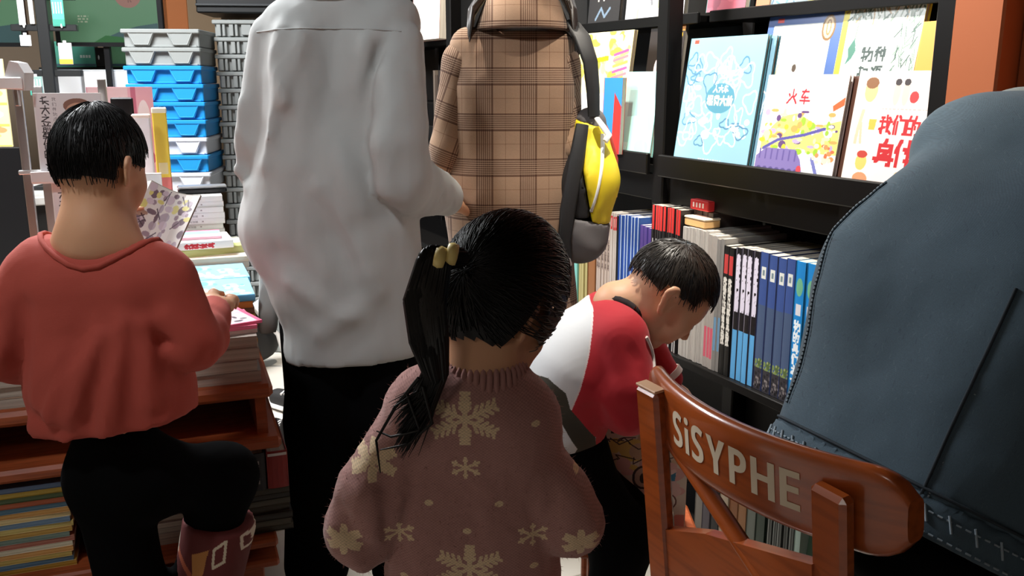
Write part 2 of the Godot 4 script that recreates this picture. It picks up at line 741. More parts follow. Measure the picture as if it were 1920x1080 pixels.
func _ready() -> void:
	rng.seed = 11
	var cam := Camera3D.new()
	cam.name = "camera"
	cam.position = Vector3(0, 1.3, 0)
	cam.rotation = Vector3(deg_to_rad(-13.0), deg_to_rad(-26.0), 0)
	cam.fov = 35.26
	cam.near = 0.05
	add_child(cam)
	cam.current = true
	var we := WorldEnvironment.new()
	we.name = "world"
	var env := Environment.new()
	env.background_mode = Environment.BG_COLOR
	env.background_color = Color(0.02, 0.02, 0.022)
	env.tonemap_mode = Environment.TONE_MAPPER_LINEAR
	env.tonemap_exposure = 1.0
	env.sdfgi_enabled = true
	env.ssao_enabled = true
	env.ssil_enabled = true
	we.environment = env
	add_child(we)
	# lamps: a bright cool panel over the display table, warm spots washing the wall of books, a weak panel behind the camera
	ceiling_panel(Vector3(-0.5, 2.72, -3.5), Vector2(1.4, 1.0), 18.0, Color(0.98, 0.99, 1.0), "wide white ceiling panel over the display table")
	track_spot(Vector3(-0.75, 2.66, -0.95), Vector3(0.42, 1.1, -2.15), 2.0, 29.0, Color(0.97, 0.985, 1.0), "black spotlight aimed at the man and woman from the left", 0.10)
	ceiling_panel(Vector3(-1.5, 2.72, 0.9), Vector2(0.6, 0.6), 0.8, Color(1.0, 0.95, 0.9), "small square ceiling panel near the shop front")
	track_spot(Vector3(1.04, 2.62, -1.45), Vector3(1.52, 1.2, -1.5), 5.9, 34.0, Color(1.0, 0.97, 0.92), "black spotlight aimed at the picture books near the wooden pillar")
	track_spot(Vector3(1.04, 2.62, -2.3), Vector3(1.52, 1.2, -2.25), 6.2, 34.0, Color(1.0, 0.96, 0.9), "black spotlight aimed at the books beside the woman")
	track_spot(Vector3(1.04, 2.62, -3.4), Vector3(1.5, 1.2, -3.6), 6.0, 36.0, Color(1.0, 0.96, 0.9), "black spotlight aimed at the far bay of the bookshelf")

	materials()
	shell()
	shelf()
	shelf_books()
	lower_books()
	table()
	table_books()
	counter()
	crates()
	people()
	chair()
	floor_things()

func materials() -> void:
	var grain := noise_tex(3, 0.02, [0.0, 0.45, 0.55, 1.0], [Color(0.78, 0.74, 0.7), Color(0.92, 0.91, 0.9), Color(0.97, 0.96, 0.95), Color(1, 1, 1)])
	M["grain_tex"] = grain
	var fine := noise_tex(5, 0.12, [], [], 256, 256, 3)
	var weave := img(64, 64, Color(0.5, 0.5, 0.5))
	for y in 64:
		for x in 64:
			var q := 0.5 + 0.25 * sin(x * TAU / 8.0) * (1.0 if (y / 4) % 2 == 0 else -1.0) + 0.15 * sin(y * TAU / 8.0)
			weave.set_pixel(x, y, Color(q, q, q))
	var wv := tex(weave)
	M["weave"] = wv
	M["fine"] = fine
	var lines := img(256, 64, rgb(226, 219, 205))
	for y in 256:
		var q := rng.randf_range(0.72, 1.0)
		rect(lines, y, 0, 1, 64, Color(0.80 * q, 0.765 * q, 0.705 * q))
	var pl := tex(lines)
	mat("pages", Color.WHITE, 0.85, {"tex": pl, "uv": Vector3(0.35, 1, 1)})
	mat("pages_white", rgb(235, 233, 230), 0.8)
	mat("shelf_black", rgb(12, 11, 11), 0.42, {"spec": 0.35})
	mat("wood", rgb(164, 82, 42), 0.5, {"tex": grain, "tri": true, "uv": Vector3(1.2, 14, 14)})
	mat("dark_cloth", rgb(11, 11, 12), 0.95, {"spec": 0.15})
	mat("skin", rgb(213, 160, 124), 0.5, {"sss": 0.12})
	mat("skin_pale", rgb(222, 172, 138), 0.5, {"sss": 0.12})
	mat("hair_black", rgb(12, 10, 10), 0.42, {"spec": 0.4})
	mat("hair_brown", rgb(44, 36, 30), 0.4, {"spec": 0.6})

func shell() -> void:
	var f := struct("floor", boxmb(Vector3(6.4, 0.2, 11.0), 0.0, Vector3(-0.9, -0.105, -1.8)), mat("grout", rgb(120, 116, 110), 0.9))
	var tiles := [mat("tile_a", rgb(196, 190, 180), 0.35), mat("tile_b", rgb(188, 183, 174), 0.35), mat("tile_c", rgb(201, 196, 188), 0.35)]
	var tm := boxmb(Vector3(0.596, 0.012, 0.596), 0.002, Vector3(0, -0.006, 0))
	var meshes := []
	for t in tiles:
		meshes.append(tm.mesh(t))
	for x in 10:
		for z in 18:
			put("tile", meshes[rng.randi() % 3], f, T(Vector3(-3.55 + x * 0.6, 0.0, -7.0 + z * 0.6)))
	var w := mat("wall_paint", rgb(150, 132, 112), 0.9)
	struct("ceiling", boxmb(Vector3(6.4, 0.2, 11.0), 0.0, Vector3(-0.9, 2.95, -1.8)), mat("ceiling_paint", rgb(74, 70, 66), 0.9))
	struct("wall_right", boxmb(Vector3(0.2, 3.0, 11.0), 0.0, Vector3(1.92, 1.4, -1.8)), mat("wall_dark", rgb(40, 36, 33), 0.9))
	struct("wall_left", boxmb(Vector3(0.2, 3.0, 11.0), 0.0, Vector3(-3.9, 1.4, -1.8)), w)
	struct("wall_back", boxmb(Vector3(6.4, 3.0, 0.2), 0.0, Vector3(-0.9, 1.4, -7.2)), w)
	struct("wall_front", boxmb(Vector3(6.4, 3.0, 0.2), 0.0, Vector3(-0.9, 1.4, 3.6)), w)
	# the warm wooden pillar that ends the shelf wall, and the column behind the crates
	var p := thing("pillar", "orange wooden pillar standing at the near end of the bookshelf", "pillar", Vector3(1.62, 0, -1.115))
	p.set_meta("kind", "structure")
	part("facing_panel", boxmb(Vector3(0.36, 2.84, 0.10), 0.004, Vector3(0, 1.42, 0)), mat("pillar_orange", rgb(172, 94, 52), 0.55), p)
	part("side_panel", boxmb(Vector3(0.32, 2.84, 0.5), 0.004, Vector3(0.03, 1.42, 0.30)), mat("pillar_orange"), p)
	var q := thing("column", "narrow orange and beige column behind the grey crates", "column", Vector3(0.755, 0, -6.2))
	q.set_meta("kind", "structure")
	part("orange_face", boxmb(Vector3(0.12, 2.84, 0.2), 0.004, Vector3(-0.06, 1.42, 0)), mat("col_orange", rgb(206, 122, 66), 0.6), q)
	part("beige_face", boxmb(Vector3(0.2, 2.84, 0.2), 0.004, Vector3(0.1, 1.42, 0)), mat("col_beige", rgb(160, 134, 104), 0.6), q)

func shelf() -> void:
	var o := thing("bookshelf", "tall black bookshelf along the right wall", "bookshelf", Vector3(1.45, 0, 0))
	var k := mat("shelf_black")
	for z in [-1.185, -2.065, -2.92, -3.57, -4.43, -5.3]:
		part("post", boxmb(Vector3(0.05, 1.54, 0.05), 0.004, Vector3(0.025, 1.73, z)), k, o)
		part("support_panel", boxmb(Vector3(0.06, 2.5, 0.05), 0.004, Vector3(0.315, 1.25, z)), k, o)
	part("back_panel", boxmb(Vector3(0.016, 2.5, 4.14), 0.002, Vector3(0.352, 1.25, -3.245)), mat("shelf_back", rgb(18, 17, 16), 0.6), o)
	var zc := [-1.625, -2.4925, -3.245, -4.0, -4.865]
	var zl := [0.83, 0.805, 0.6, 0.81, 0.82]
	for b in 5:
		for y in [0.09, 0.566]:
			part("shelf_board", boxmb(Vector3(0.38, 0.022, zl[b] + 0.05), 0.002, Vector3(0.15, y, zc[b])), k, o)
		part("ledge_board", boxmb(Vector3(0.30, 0.02, zl[b]), 0.002, Vector3(0.17, 1.075, zc[b])), k, o)
		part("ledge_lip", boxmb(Vector3(0.014, 0.058, zl[b]), 0.003, Vector3(-0.012, 1.072, zc[b])), k, o)
		part("fascia", boxmb(Vector3(0.012, 0.075, zl[b]), 0.003, Vector3(0.026, 1.005, zc[b])), k, o)
		part("rear_step", boxmb(Vector3(0.22, 0.105, zl[b]), 0.002, Vector3(0.21, 1.137, zc[b])), k, o)
		part("upper_board", boxmb(Vector3(0.22, 0.02, zl[b]), 0.002, Vector3(0.25, 1.46, zc[b])), k, o)
		part("upper_lip", boxmb(Vector3(0.01, 0.03, zl[b]), 0.002, Vector3(0.137, 1.462, zc[b])), k, o)
		part("top_board", boxmb(Vector3(0.22, 0.02, zl[b]), 0.002, Vector3(0.25, 2.0, zc[b])), k, o)

func lean(z: float, y: float, x: float, deg: float) -> Transform3D:
	# a book shown face out: cover towards the aisle, leaning back
	var b := Basis(Vector3.UP, PI) 
	return Transform3D(Basis(Vector3(0, 0, 1), deg_to_rad(-deg)) * b, Vector3(x, y, z))

func shelf_books() -> void:
	var W := rgb(238, 236, 232)
	# light blue giant picture book with white line drawings
	var a := img(256, 270, rgb(140, 186, 212))
	for k in 46:
		loop(a, Vector2(20 + rng.randf() * 216, 18 + rng.randf() * 210), Vector2(rng.randf_range(8, 26), rng.randf_range(8, 24)), 3.6, rgb(232, 240, 246) if k % 4 else rgb(84, 130, 164), 0.25)
	for k in 16:
		disc(a, Vector2(18 + rng.randf() * 220, 20 + rng.randf() * 200), Vector2(rng.randf_range(5, 15), rng.randf_range(4, 11)), rgb(238, 245, 250))
	disc(a, Vector2(134, 128), Vector2(50, 32), rgb(88, 146, 172))
	for k in 4:
		glyph(a, ["tan", "mao", "da", "qian"][k], 92 + k * 22, 124, 18, 4, rgb(250, 238, 190))
	for k in 3:
		glyph(a, ["ren", "da", "che"][k], 108 + k * 18, 102, 14, 3, rgb(230, 240, 236))
	rules(a, 90, 258, 80, 1, 4, 2, rgb(236, 244, 250))
	rect(a, 14, 4, 16, 8, rgb(228, 84, 70))
	var ma := print_mat("print_sea", a, 0.3)
	# blue framed book with a medal
	var b := img(200, 220, rgb(78, 106, 166))
	rect(b, 16, 22, 156, 198, rgb(240, 243, 240))
	rect(b, 16, 120, 156, 100, rgb(246, 240, 190))
	poly(b, [Vector2(16, 150), Vector2(40, 128), Vector2(64, 152), Vector2(90, 140), Vector2(110, 160), Vector2(110, 220), Vector2(16, 220)], rgb(214, 222, 150))
	for k in 10:
		ln(b, [Vector2(18 + k * 2, 150), Vector2(20 + k * 3, 100 + rng.randf() * 20)], 2, rgb(150, 160, 110))
	disc(b, Vector2(92, 108), Vector2(6, 8), rgb(90, 80, 74))
	poly(b, [Vector2(84, 116), Vector2(102, 116), Vector2(106, 148), Vector2(80, 148)], rgb(190, 190, 214))
	disc(b, Vector2(164, 32), Vector2(17, 25), rgb(128, 96, 60))
	disc(b, Vector2(164, 32), Vector2(13, 20), rgb(222, 196, 150))
	loop(b, Vector2(164, 32), Vector2(5, 14), 2, rgb(150, 110, 70))
	rect(b, 24, 8, 18, 9, rgb(220, 70, 66))
	var mb := print_mat("print_medal", b, 0.3)
	# natural history book with leaves
	var c := img(200, 250, rgb(226, 236, 230))
	rect(c, 0, 0, 14, 250, rgb(240, 226, 60))
	for k in 70:
		var p := Vector2(16 + rng.randf() * 184, rng.randf() * 26)
		ln(c, [p, p + Vector2(rng.randf_range(-14, 14), rng.randf_range(6, 22))], 3, [rgb(120, 140, 124), rgb(80, 104, 90), rgb(150, 164, 150), rgb(176, 150, 110)][rng.randi() % 4])
	for k in 46:
		var p := Vector2(150 + rng.randf() * 50, 30 + rng.randf() * 120)
		ln(c, [p, p + Vector2(rng.randf_range(-18, 10), rng.randf_range(8, 26))], 2.5, [rgb(90, 120, 104), rgb(60, 84, 74), rgb(120, 150, 130)][rng.randi() % 3])
	ln(c, [Vector2(44, 20), Vector2(40, 70)], 2, rgb(110, 130, 116))
	poly(c, [Vector2(40, 66), Vector2(26, 88), Vector2(30, 104), Vector2(24, 122), Vector2(40, 108), Vector2(48, 92)], rgb(66, 120, 104))
	glyph(c, "wu", 66, 88, 26, 4, rgb(50, 66, 62))
	glyph(c, "zhong", 100, 88, 26, 4, rgb(50, 66, 62))
	glyph(c, "qi", 64, 126, 26, 4, rgb(50, 66, 62))
	glyph(c, "yuan", 96, 126, 26, 4, rgb(50, 66, 62))
	rules(c, 60, 48, 70, 1, 8, 4, rgb(150, 170, 160))
	rules(c, 80, 74, 26, 1, 8, 3, rgb(150, 170, 160))
	var mc := print_mat("print_leaves", c, 0.35)
	# orange paperback
	var d := img(128, 160, rgb(238, 160, 62))
	blots(d, 30, 30, 70, 80, [rgb(244, 190, 130), rgb(240, 176, 110), rgb(226, 150, 110)], 16, 6, 18)
	rect(d, 0, 122, 128, 26, rgb(214, 166, 44))
	var md := print_mat("print_orange", d, 0.4)
	# trains
	var e := img(256, 224, rgb(246, 244, 242))
	glyph(e, "huo", 76, 34, 30, 4.5, rgb(190, 40, 52))
	glyph(e, "che", 118, 34, 30, 4.5, rgb(190, 40, 52))
	rules(e, 150, 12, 70, 1, 4, 3, rgb(200, 196, 200))
	poly(e, [Vector2(222, 66), Vector2(256, 46), Vector2(256, 64), Vector2(226, 78)], rgb(224, 96, 50))
	poly(e, [Vector2(10, 140), Vector2(70, 92), Vector2(120, 84), Vector2(190, 110), Vector2(256, 96), Vector2(256, 170), Vector2(10, 170)], rgb(206, 214, 120))
	blots(e, 10, 80, 240, 90, [rgb(222, 210, 60), rgb(150, 190, 60), rgb(206, 196, 224), rgb(248, 246, 240), rgb(176, 160, 196), rgb(240, 160, 90), rgb(96, 70, 120), rgb(230, 226, 170)], 90, 4, 14)
	ln(e, [Vector2(20, 168), Vector2(70, 146), Vector2(150, 132), Vector2(210, 116)], 6, rgb(88, 84, 158))
	poly(e, [Vector2(0, 186), Vector2(30, 166), Vector2(130, 164), Vector2(150, 186), Vector2(166, 224), Vector2(0, 224)], rgb(122, 110, 168))
	for k in 7:
		disc(e, Vector2(16 + k * 21, 216), Vector2(9, 8), rgb(84, 74, 130))
		rect(e, 10 + k * 20, 168, 5, 24, rgb(96, 84, 146))
	disc(e, Vector2(150, 208), Vector2(8, 9), rgb(206, 70, 80))
	ln(e, [Vector2(186, 182), Vector2(210, 222)], 8, rgb(110, 116, 180))
	blots(e, 190, 150, 60, 40, [rgb(240, 140, 90), rgb(236, 220, 190), rgb(226, 110, 70)], 18, 4, 9)
	var me := print_mat("print_trains", e, 0.35)
	# our bodies
	var f := img(230, 240, rgb(246, 232, 226))
	disc(f, Vector2(38, 40), Vector2(17, 24), rgb(236, 200, 140))
	disc(f, Vector2(38, 24), Vector2(17, 12), rgb(140, 96, 60))
	for k in 2:
		disc(f, Vector2(104 + k * 22, 44), Vector2(9, 26), rgb(238, 214, 190))
		disc(f, Vector2(104 + k * 22, 22), Vector2(8, 7), rgb(60, 52, 52))
	disc(f, Vector2(148, 52), Vector2(11, 12), rgb(206, 60, 60))
	disc(f, Vector2(80, 26), Vector2(7, 8), rgb(206, 200, 206))
	poly(f, [Vector2(46, 100), Vector2(66, 100), Vector2(64, 122), Vector2(48, 122)], rgb(236, 186, 80))
	ln(f, [Vector2(26, 84), Vector2(20, 120), Vector2(18, 150)], 8, rgb(232, 196, 168))
	ln(f, [Vector2(26, 110), Vector2(32, 150)], 6, rgb(232, 196, 168))
	disc(f, Vector2(44, 190), Vector2(15, 18), rgb(240, 200, 110))
	disc(f, Vector2(44, 174), Vector2(14, 8), rgb(190, 70, 60))
	disc(f, Vector2(48, 226), Vector2(20, 14), rgb(236, 150, 110))
	blots(f, 120, 210, 80, 24, [rgb(236, 190, 120), rgb(210, 130, 110)], 8, 4, 10)
	rules(f, 74, 76, 120, 1, 4, 3, rgb(200, 186, 184))
	for k in 3:
		glyph(f, ["wo", "men", "de"][k], 76 + k * 34, 92, 29, 5.5, rgb(196, 44, 50), 1.25)
	glyph(f, "shen", 76, 142, 46, 8, rgb(196, 44, 50), 1.1)
	glyph(f, "ti", 128, 142, 46, 8, rgb(196, 44, 50), 1.1)
	var mf := print_mat("print_body", f, 0.35)
	var pal := plain(198, 220, 232)
	book("picture_book", "large light blue picture book with white line drawings leaning in front", "book", "", lean(-1.838, 1.0885, 1.447, 8), 0.292, 0.315, 0.012, plain(60, 110, 124), ma, null, true)
	book("picture_book", "spare light blue picture book standing right behind the large one with line drawings", "book", "", lean(-1.825, 1.0885, 1.463, 8), 0.292, 0.312, 0.012, plain(40, 84, 98), ma, null, true)
	book("picture_book", "blue framed picture book with a gold medal in its corner", "book", "", lean(-1.695, 1.1925, 1.565, 9), 0.25, 0.262, 0.014, plain(70, 96, 156), mb, null, true)
	book("picture_book", "pale nature book with yellow spine edge and dark green leaves", "book", "", lean(-1.465, 1.1925, 1.565, 9), 0.22, 0.268, 0.016, plain(232, 220, 70), mc, null, true)
	book("picture_book", "small orange paperback at the right end beside the black post", "book", "", lean(-1.27, 1.1925, 1.565, 8), 0.17, 0.222, 0.01, plain(236, 170, 90), md)
	book("picture_book", "white picture book with a purple train and red title", "book", "", lean(-1.545, 1.0885, 1.447, 8), 0.246, 0.222, 0.012, plain(224, 220, 222), me, null, true)
	for k in 3:
		book("picture_book", "%s dark backed copy packed behind the train picture book" % ["nearest", "middle", "rearmost"][k], "book", "", lean(-1.532 + k * 0.004, 1.0885, 1.462 + k * 0.013, 8), 0.246, 0.218 - k * 0.002, 0.012, plain(92, 62, 52), null, null, true)
	book("picture_book", "cream picture book with large red characters and drawn children", "book", "", lean(-1.285, 1.0885, 1.447, 8), 0.226, 0.228, 0.012, plain(232, 214, 206), mf, null, true)
	# upper board
	var g := img(128, 128, rgb(176, 96, 112))
	rect(g, 0, 0, 128, 60, rgb(88, 130, 132))
	blots(g, 0, 60, 128, 60, [rgb(190, 110, 124), rgb(150, 84, 100)], 20, 6, 18)
	var mg := print_mat("print_rose", g)
	var h := img(160, 160, rgb(128, 156, 172))
	for k in 60:
		var p := Vector2(rng.randf() * 160, rng.randf() * 160)
		ln(h, [p, p + Vector2(rng.randf_range(-20, 20), rng.randf_range(-30, 30))], 3, [rgb(90, 130, 160), rgb(196, 206, 206), rgb(130, 110, 96), rgb(70, 92, 116)][rng.randi() % 4])
	rect(h, 118, 110, 30, 50, rgb(200, 200, 120))
	var mh := print_mat("print_waves", h)
	var up := [[-1.99, 0.16, mg, plain(88, 130, 132), "rose and teal picture book on the upper board beside the post"], [-1.845, 0.05, null, plain(176, 112, 82), "narrow tan book on the upper board left of the blue grey one"],
		[-1.73, 0.17, mh, plain(110, 130, 146), "blue grey book with streaky waves on the upper board"], [-1.46, 0.24, null, plain(178, 58, 56), "plain red album on the upper board above the nature book"]]
	for q in up:
		book("picture_book", q[4], "book", "", lean(q[0], 1.473, 1.60, 7), q[1], 0.24, 0.014, q[3], q[2])
	for k in 3:
		book("picture_book", "%s of three black spines standing behind the upper board lip" % NTH[k], "book", "", Transform3D(Basis(Vector3.UP, -PI / 2), Vector3(1.69, 1.471, -1.635 + k * 0.02)), 0.16, 0.23, 0.016, plain(30, 27, 26))
	# left bay
	var t := img(160, 230, rgb(170, 226, 218))
	poly(t, [Vector2(20, 50), Vector2(60, 50), Vector2(74, 120), Vector2(22, 124)], rgb(150, 190, 190))
	poly(t, [Vector2(100, 40), Vector2(150, 30), Vector2(156, 150), Vector2(140, 160)], rgb(158, 192, 194))
	disc(t, Vector2(112, 206), Vector2(34, 22), rgb(160, 192, 192))
	ln(t, [Vector2(84, 70), Vector2(128, 214)], 6, rgb(196, 238, 232))
	for k in 3:
		ln(t, [Vector2(22 + k * 8, 198), Vector2(16 + k * 8, 218)], 4, rgb(220, 244, 240))
	var mt := print_mat("print_teal", t, 0.3)
	book("picture_book", "pale teal picture book with grey shapes leaning next to the post", "book", "", lean(-2.172, 1.0885, 1.447, 7), 0.158, 0.232, 0.012, plain(150, 210, 204), mt, null, true)
	var y := img(160, 220, rgb(246, 238, 176))
	blots(y, 0, 0, 160, 90, [rgb(236, 214, 80), rgb(250, 246, 210), rgb(240, 206, 120), rgb(246, 240, 150)], 50, 6, 16)
	ln(y, [Vector2(20, 60), Vector2(90, 52)], 9, rgb(240, 226, 30))
	ln(y, [Vector2(34, 86), Vector2(40, 112), Vector2(52, 90), Vector2(60, 116)], 3, rgb(210, 170, 40))
	for k in 6:
		ln(y, [Vector2(112, 46 + k * 11), Vector2(150, 38 + k * 11)], 5, [rgb(170, 90, 150), rgb(220, 130, 140), rgb(236, 170, 90)][k % 3])
	rect(y, 0, 120, 160, 100, rgb(244, 240, 236))
	rect(y, 0, 172, 160, 12, rgb(236, 214, 170))
	rect(y, 0, 184, 160, 36, rgb(84, 160, 220))
	var my := print_mat("print_sunny", y, 0.35)
	book("picture_book", "sunny yellow picture book with a blue foot band left of the teal one", "book", "", lean(-2.43, 1.105, 1.47, 7), 0.30, 0.335, 0.012, plain(236, 226, 170), my)
	var bk := img(140, 170, rgb(50, 44, 42))
	poly(bk, [Vector2(66, 20), Vector2(132, 16), Vector2(134, 82), Vector2(70, 84)], rgb(232, 184, 40))
	rect(bk, 64, 0, 76, 14, rgb(196, 130, 60))
	for k in 4:
		ln(bk, [Vector2(70 + k * 14, 26), Vector2(76 + k * 14, 74)], 3, rgb(250, 214, 90))
	disc(bk, Vector2(40, 86), Vector2(10, 22), rgb(232, 216, 222))
	disc(bk, Vector2(36, 130), Vector2(12, 20), rgb(220, 206, 206))
	disc(bk, Vector2(112, 126), Vector2(8, 18), rgb(232, 180, 70))
	var mk := print_mat("print_dark", bk, 0.4)
	book("picture_book", "black cover with a bright yellow panel above the teal book", "book", "", lean(-2.235, 1.1925, 1.565, 7), 0.17, 0.262, 0.012, plain(44, 40, 38), mk)
	var k3 := img(120, 160, rgb(46, 45, 46))
	rect(k3, 40, 40, 42, 24, rgb(190, 160, 80))
	glyph(k3, "da", 34, 80, 24, 5, rgb(222, 214, 200), 1.4)
	glyph(k3, "de", 64, 80, 22, 4, rgb(222, 214, 200), 1.4)
	ln(k3, [Vector2(30, 152), Vector2(50, 130), Vector2(64, 148), Vector2(84, 132)], 5, rgb(110, 130, 150))
	book("picture_book", "black hardback with pale characters standing on the upper board", "book", "", lean(-2.60, 1.473, 1.60, 5), 0.19, 0.25, 0.016, plain(40, 40, 42), print_mat("print_black", k3), null, true)
	var k4 := img(120, 160, rgb(196, 198, 206))
	for k in 50:
		var p := Vector2(rng.randf() * 120, rng.randf() * 160)
		ln(k4, [p, p + Vector2(rng.randf_range(-5, 5), rng.randf_range(8, 24))], 4, [rgb(150, 146, 140), rgb(210, 204, 196), rgb(120, 124, 130), rgb(170, 180, 150)][rng.randi() % 4])
	book("picture_book", "silver grey patterned book standing on the upper board by the post", "book", "", lean(-2.32, 1.473, 1.60, 5), 0.30, 0.25, 0.014, plain(176, 176, 182), print_mat("print_silver", k4))
	# far bay seen between the two adults
	book("picture_book", "white boxed set with coral edge far along the upper board", "book", "", lean(-3.98, 1.47, 1.53, 3), 0.34, 0.2, 0.05, plain(226, 116, 96), plain(236, 226, 222))
	for k in 5:
		book("picture_book", "%s of the dark far spines beyond the woman's shoulder" % NTH[k], "book", "", Transform3D(Basis(Vector3.UP, -PI / 2), Vector3(1.57, 1.086, -3.72 - k * 0.03)), 0.16, 0.25 - 0.02 * (k % 2), 0.022, [plain(60, 50, 44), plain(90, 80, 72), plain(40, 34, 32)][k % 3])
	# blue and red folder sticking out by the backpack
	var fo := img(100, 160, rgb(52, 140, 214))
	poly(fo, [Vector2(60, 30), Vector2(100, 60), Vector2(100, 160), Vector2(54, 160)], rgb(206, 50, 44))
	book("folder", "blue and red folder standing between backpack and shelf", "folder", "", lean(-2.262, 1.0885, 1.425, 2), 0.10, 0.215, 0.012, plain(206, 56, 48), print_mat("print_folder", fo))

func spine_tex(key: String, base: Color, how: int) -> StandardMaterial3D:
	var m := img(32, 256, base)
	if how == 0: # red head, white rules
		rect(m, 0, 0, 32, 44, rgb(214, 52, 50))
		rect(m, 13, 60, 9, 196, rgb(226, 226, 226))
		rect(m, 0, 0, 4, 256, rgb(200, 196, 196))
	elif how == 1: # greige with dark characters
		for k in 4:
			glyph(m, ["tan", "mao", "yao", "shen"][k], 6, 60 + k * 18, 16, 3, rgb(92, 76, 72))
		for k in 3:
			glyph(m, ["ren", "de", "men"][k], 6, 196 + k * 16, 14, 3, rgb(92, 76, 72))
		rect(m, 0, 0, 3, 256, rgb(140, 124, 118))
	elif how == 2: # greige, red tag
		rect(m, 3, 8, 25, 30, rgb(196, 44, 48))
		rect(m, 13, 12, 5, 20, rgb(240, 220, 214))
	elif how == 3: # blue with white rule
		rect(m, 20, 0, 7, 256, rgb(196, 214, 236))
		rect(m, 6, 170, 9, 70, rgb(120, 170, 224))
	elif how == 4: # grey album
		rect(m, 0, 0, 4, 256, rgb(232, 230, 228))
		rect(m, 24, 0, 3, 256, rgb(128, 126, 124))
	elif how == 5: # black with tall white lettering and a red tag
		rect(m, 4, 16, 24, 38, rgb(196, 66, 66))
		for k in 9:
			glyph(m, ["wo", "tan", "mao", "ti", "yao", "zuo", "shen", "qi", "yuan"][k], 5, 62 + k * 15, 20, 4, rgb(222, 220, 214), 0.62)
	elif how == 6: # black, lilac lettering, sky blue foot
		for k in 9:
			glyph(m, ["shen", "zhong", "yuan", "che", "tan", "men", "wu", "qi", "de"][k], 5, 14 + k * 12, 22, 5, rgb(222, 218, 238), 0.5)
		rect(m, 0, 0, 5, 256, rgb(150, 146, 160))
		rect(m, 0, 158, 32, 98, rgb(92, 166, 222))
	elif how == 7: # navy encyclopaedia, white square, forest foot
		rect(m, 7, 26, 18, 22, rgb(222, 226, 220))
		rect(m, 12, 32, 8, 10, rgb(120, 140, 150))
		rect(m, 0, 96, 32, 100, rgb(70, 88, 120))
		blots(m, 0, 196, 32, 18, [rgb(120, 140, 80), rgb(150, 160, 110), rgb(84, 104, 60)], 22, 2, 7)
		rect(m, 0, 214, 32, 42, rgb(52, 50, 56))
		blots(m, 0, 218, 32, 36, [rgb(96, 92, 96), rgb(30, 30, 34), rgb(130, 124, 124)], 26, 2, 5)
	elif how == 8: # cyan with emblem
		disc(m, Vector2(16, 44), Vector2(12, 16), rgb(110, 176, 140))
		rect(m, 7, 74, 18, 20, rgb(216, 216, 226))
		for k in 7:
			glyph(m, ["wu", "de", "shen", "men", "zhi", "da", "che"][k], 6, 104 + k * 20, 20, 4, rgb(232, 240, 248), 0.8)
	elif how == 9: # striped thin lines
		rect(m, 6, 0, 3, 256, rgb(150, 154, 150))
		rect(m, 24, 0, 2, 256, rgb(110, 114, 112))
	elif how == 10: # mixed colours
		rect(m, 0, 0, 32, 60, rgb(96, 76, 156))
		rect(m, 0, 60, 32, 70, rgb(236, 150, 180))
		rect(m, 0, 130, 32, 126, rgb(240, 160, 60))
		for k in 4:
			rect(m, 8, 74 + k * 24, 16, 12, rgb(40, 84, 160))
	elif how == 11: # pink and pale foot
		rect(m, 0, 0, 3, 256, rgb(150, 144, 140))
		rect(m, 0, 176, 32, 60, rgb(214, 96, 118))
	elif how == 12: # grey with a blue patch
		rect(m, 0, 0, 3, 256, rgb(120, 118, 116))
		rect(m, 4, 150, 26, 66, rgb(108, 150, 186))
	return mat("spine_" + key, Color.WHITE, 0.42, {"tex": tex(m)})

func row(z0: float, z1: float, n: int, top: float, base: float, x: float, cover: Material, spine: Material, label: String, group: String, w := 0.2, called := "book") -> void:
	var dz := (z1 - z0) / n
	for k in n:
		var t := absf(dz) * 0.94
		var h := top - base - rng.randf() * 0.004
		var o := book(called, label % NTH[k] if label.contains("%s") else label, "book", group, Transform3D(Basis(Vector3.UP, -PI / 2 + rng.randf_range(-0.01, 0.01)), Vector3(x + w / 2 + rng.randf_range(0.0, 0.006), base, z0 + dz * (k + 0.5))), w, snappedf(h, 0.002), snappedf(t, 0.0005), cover, null, spine)

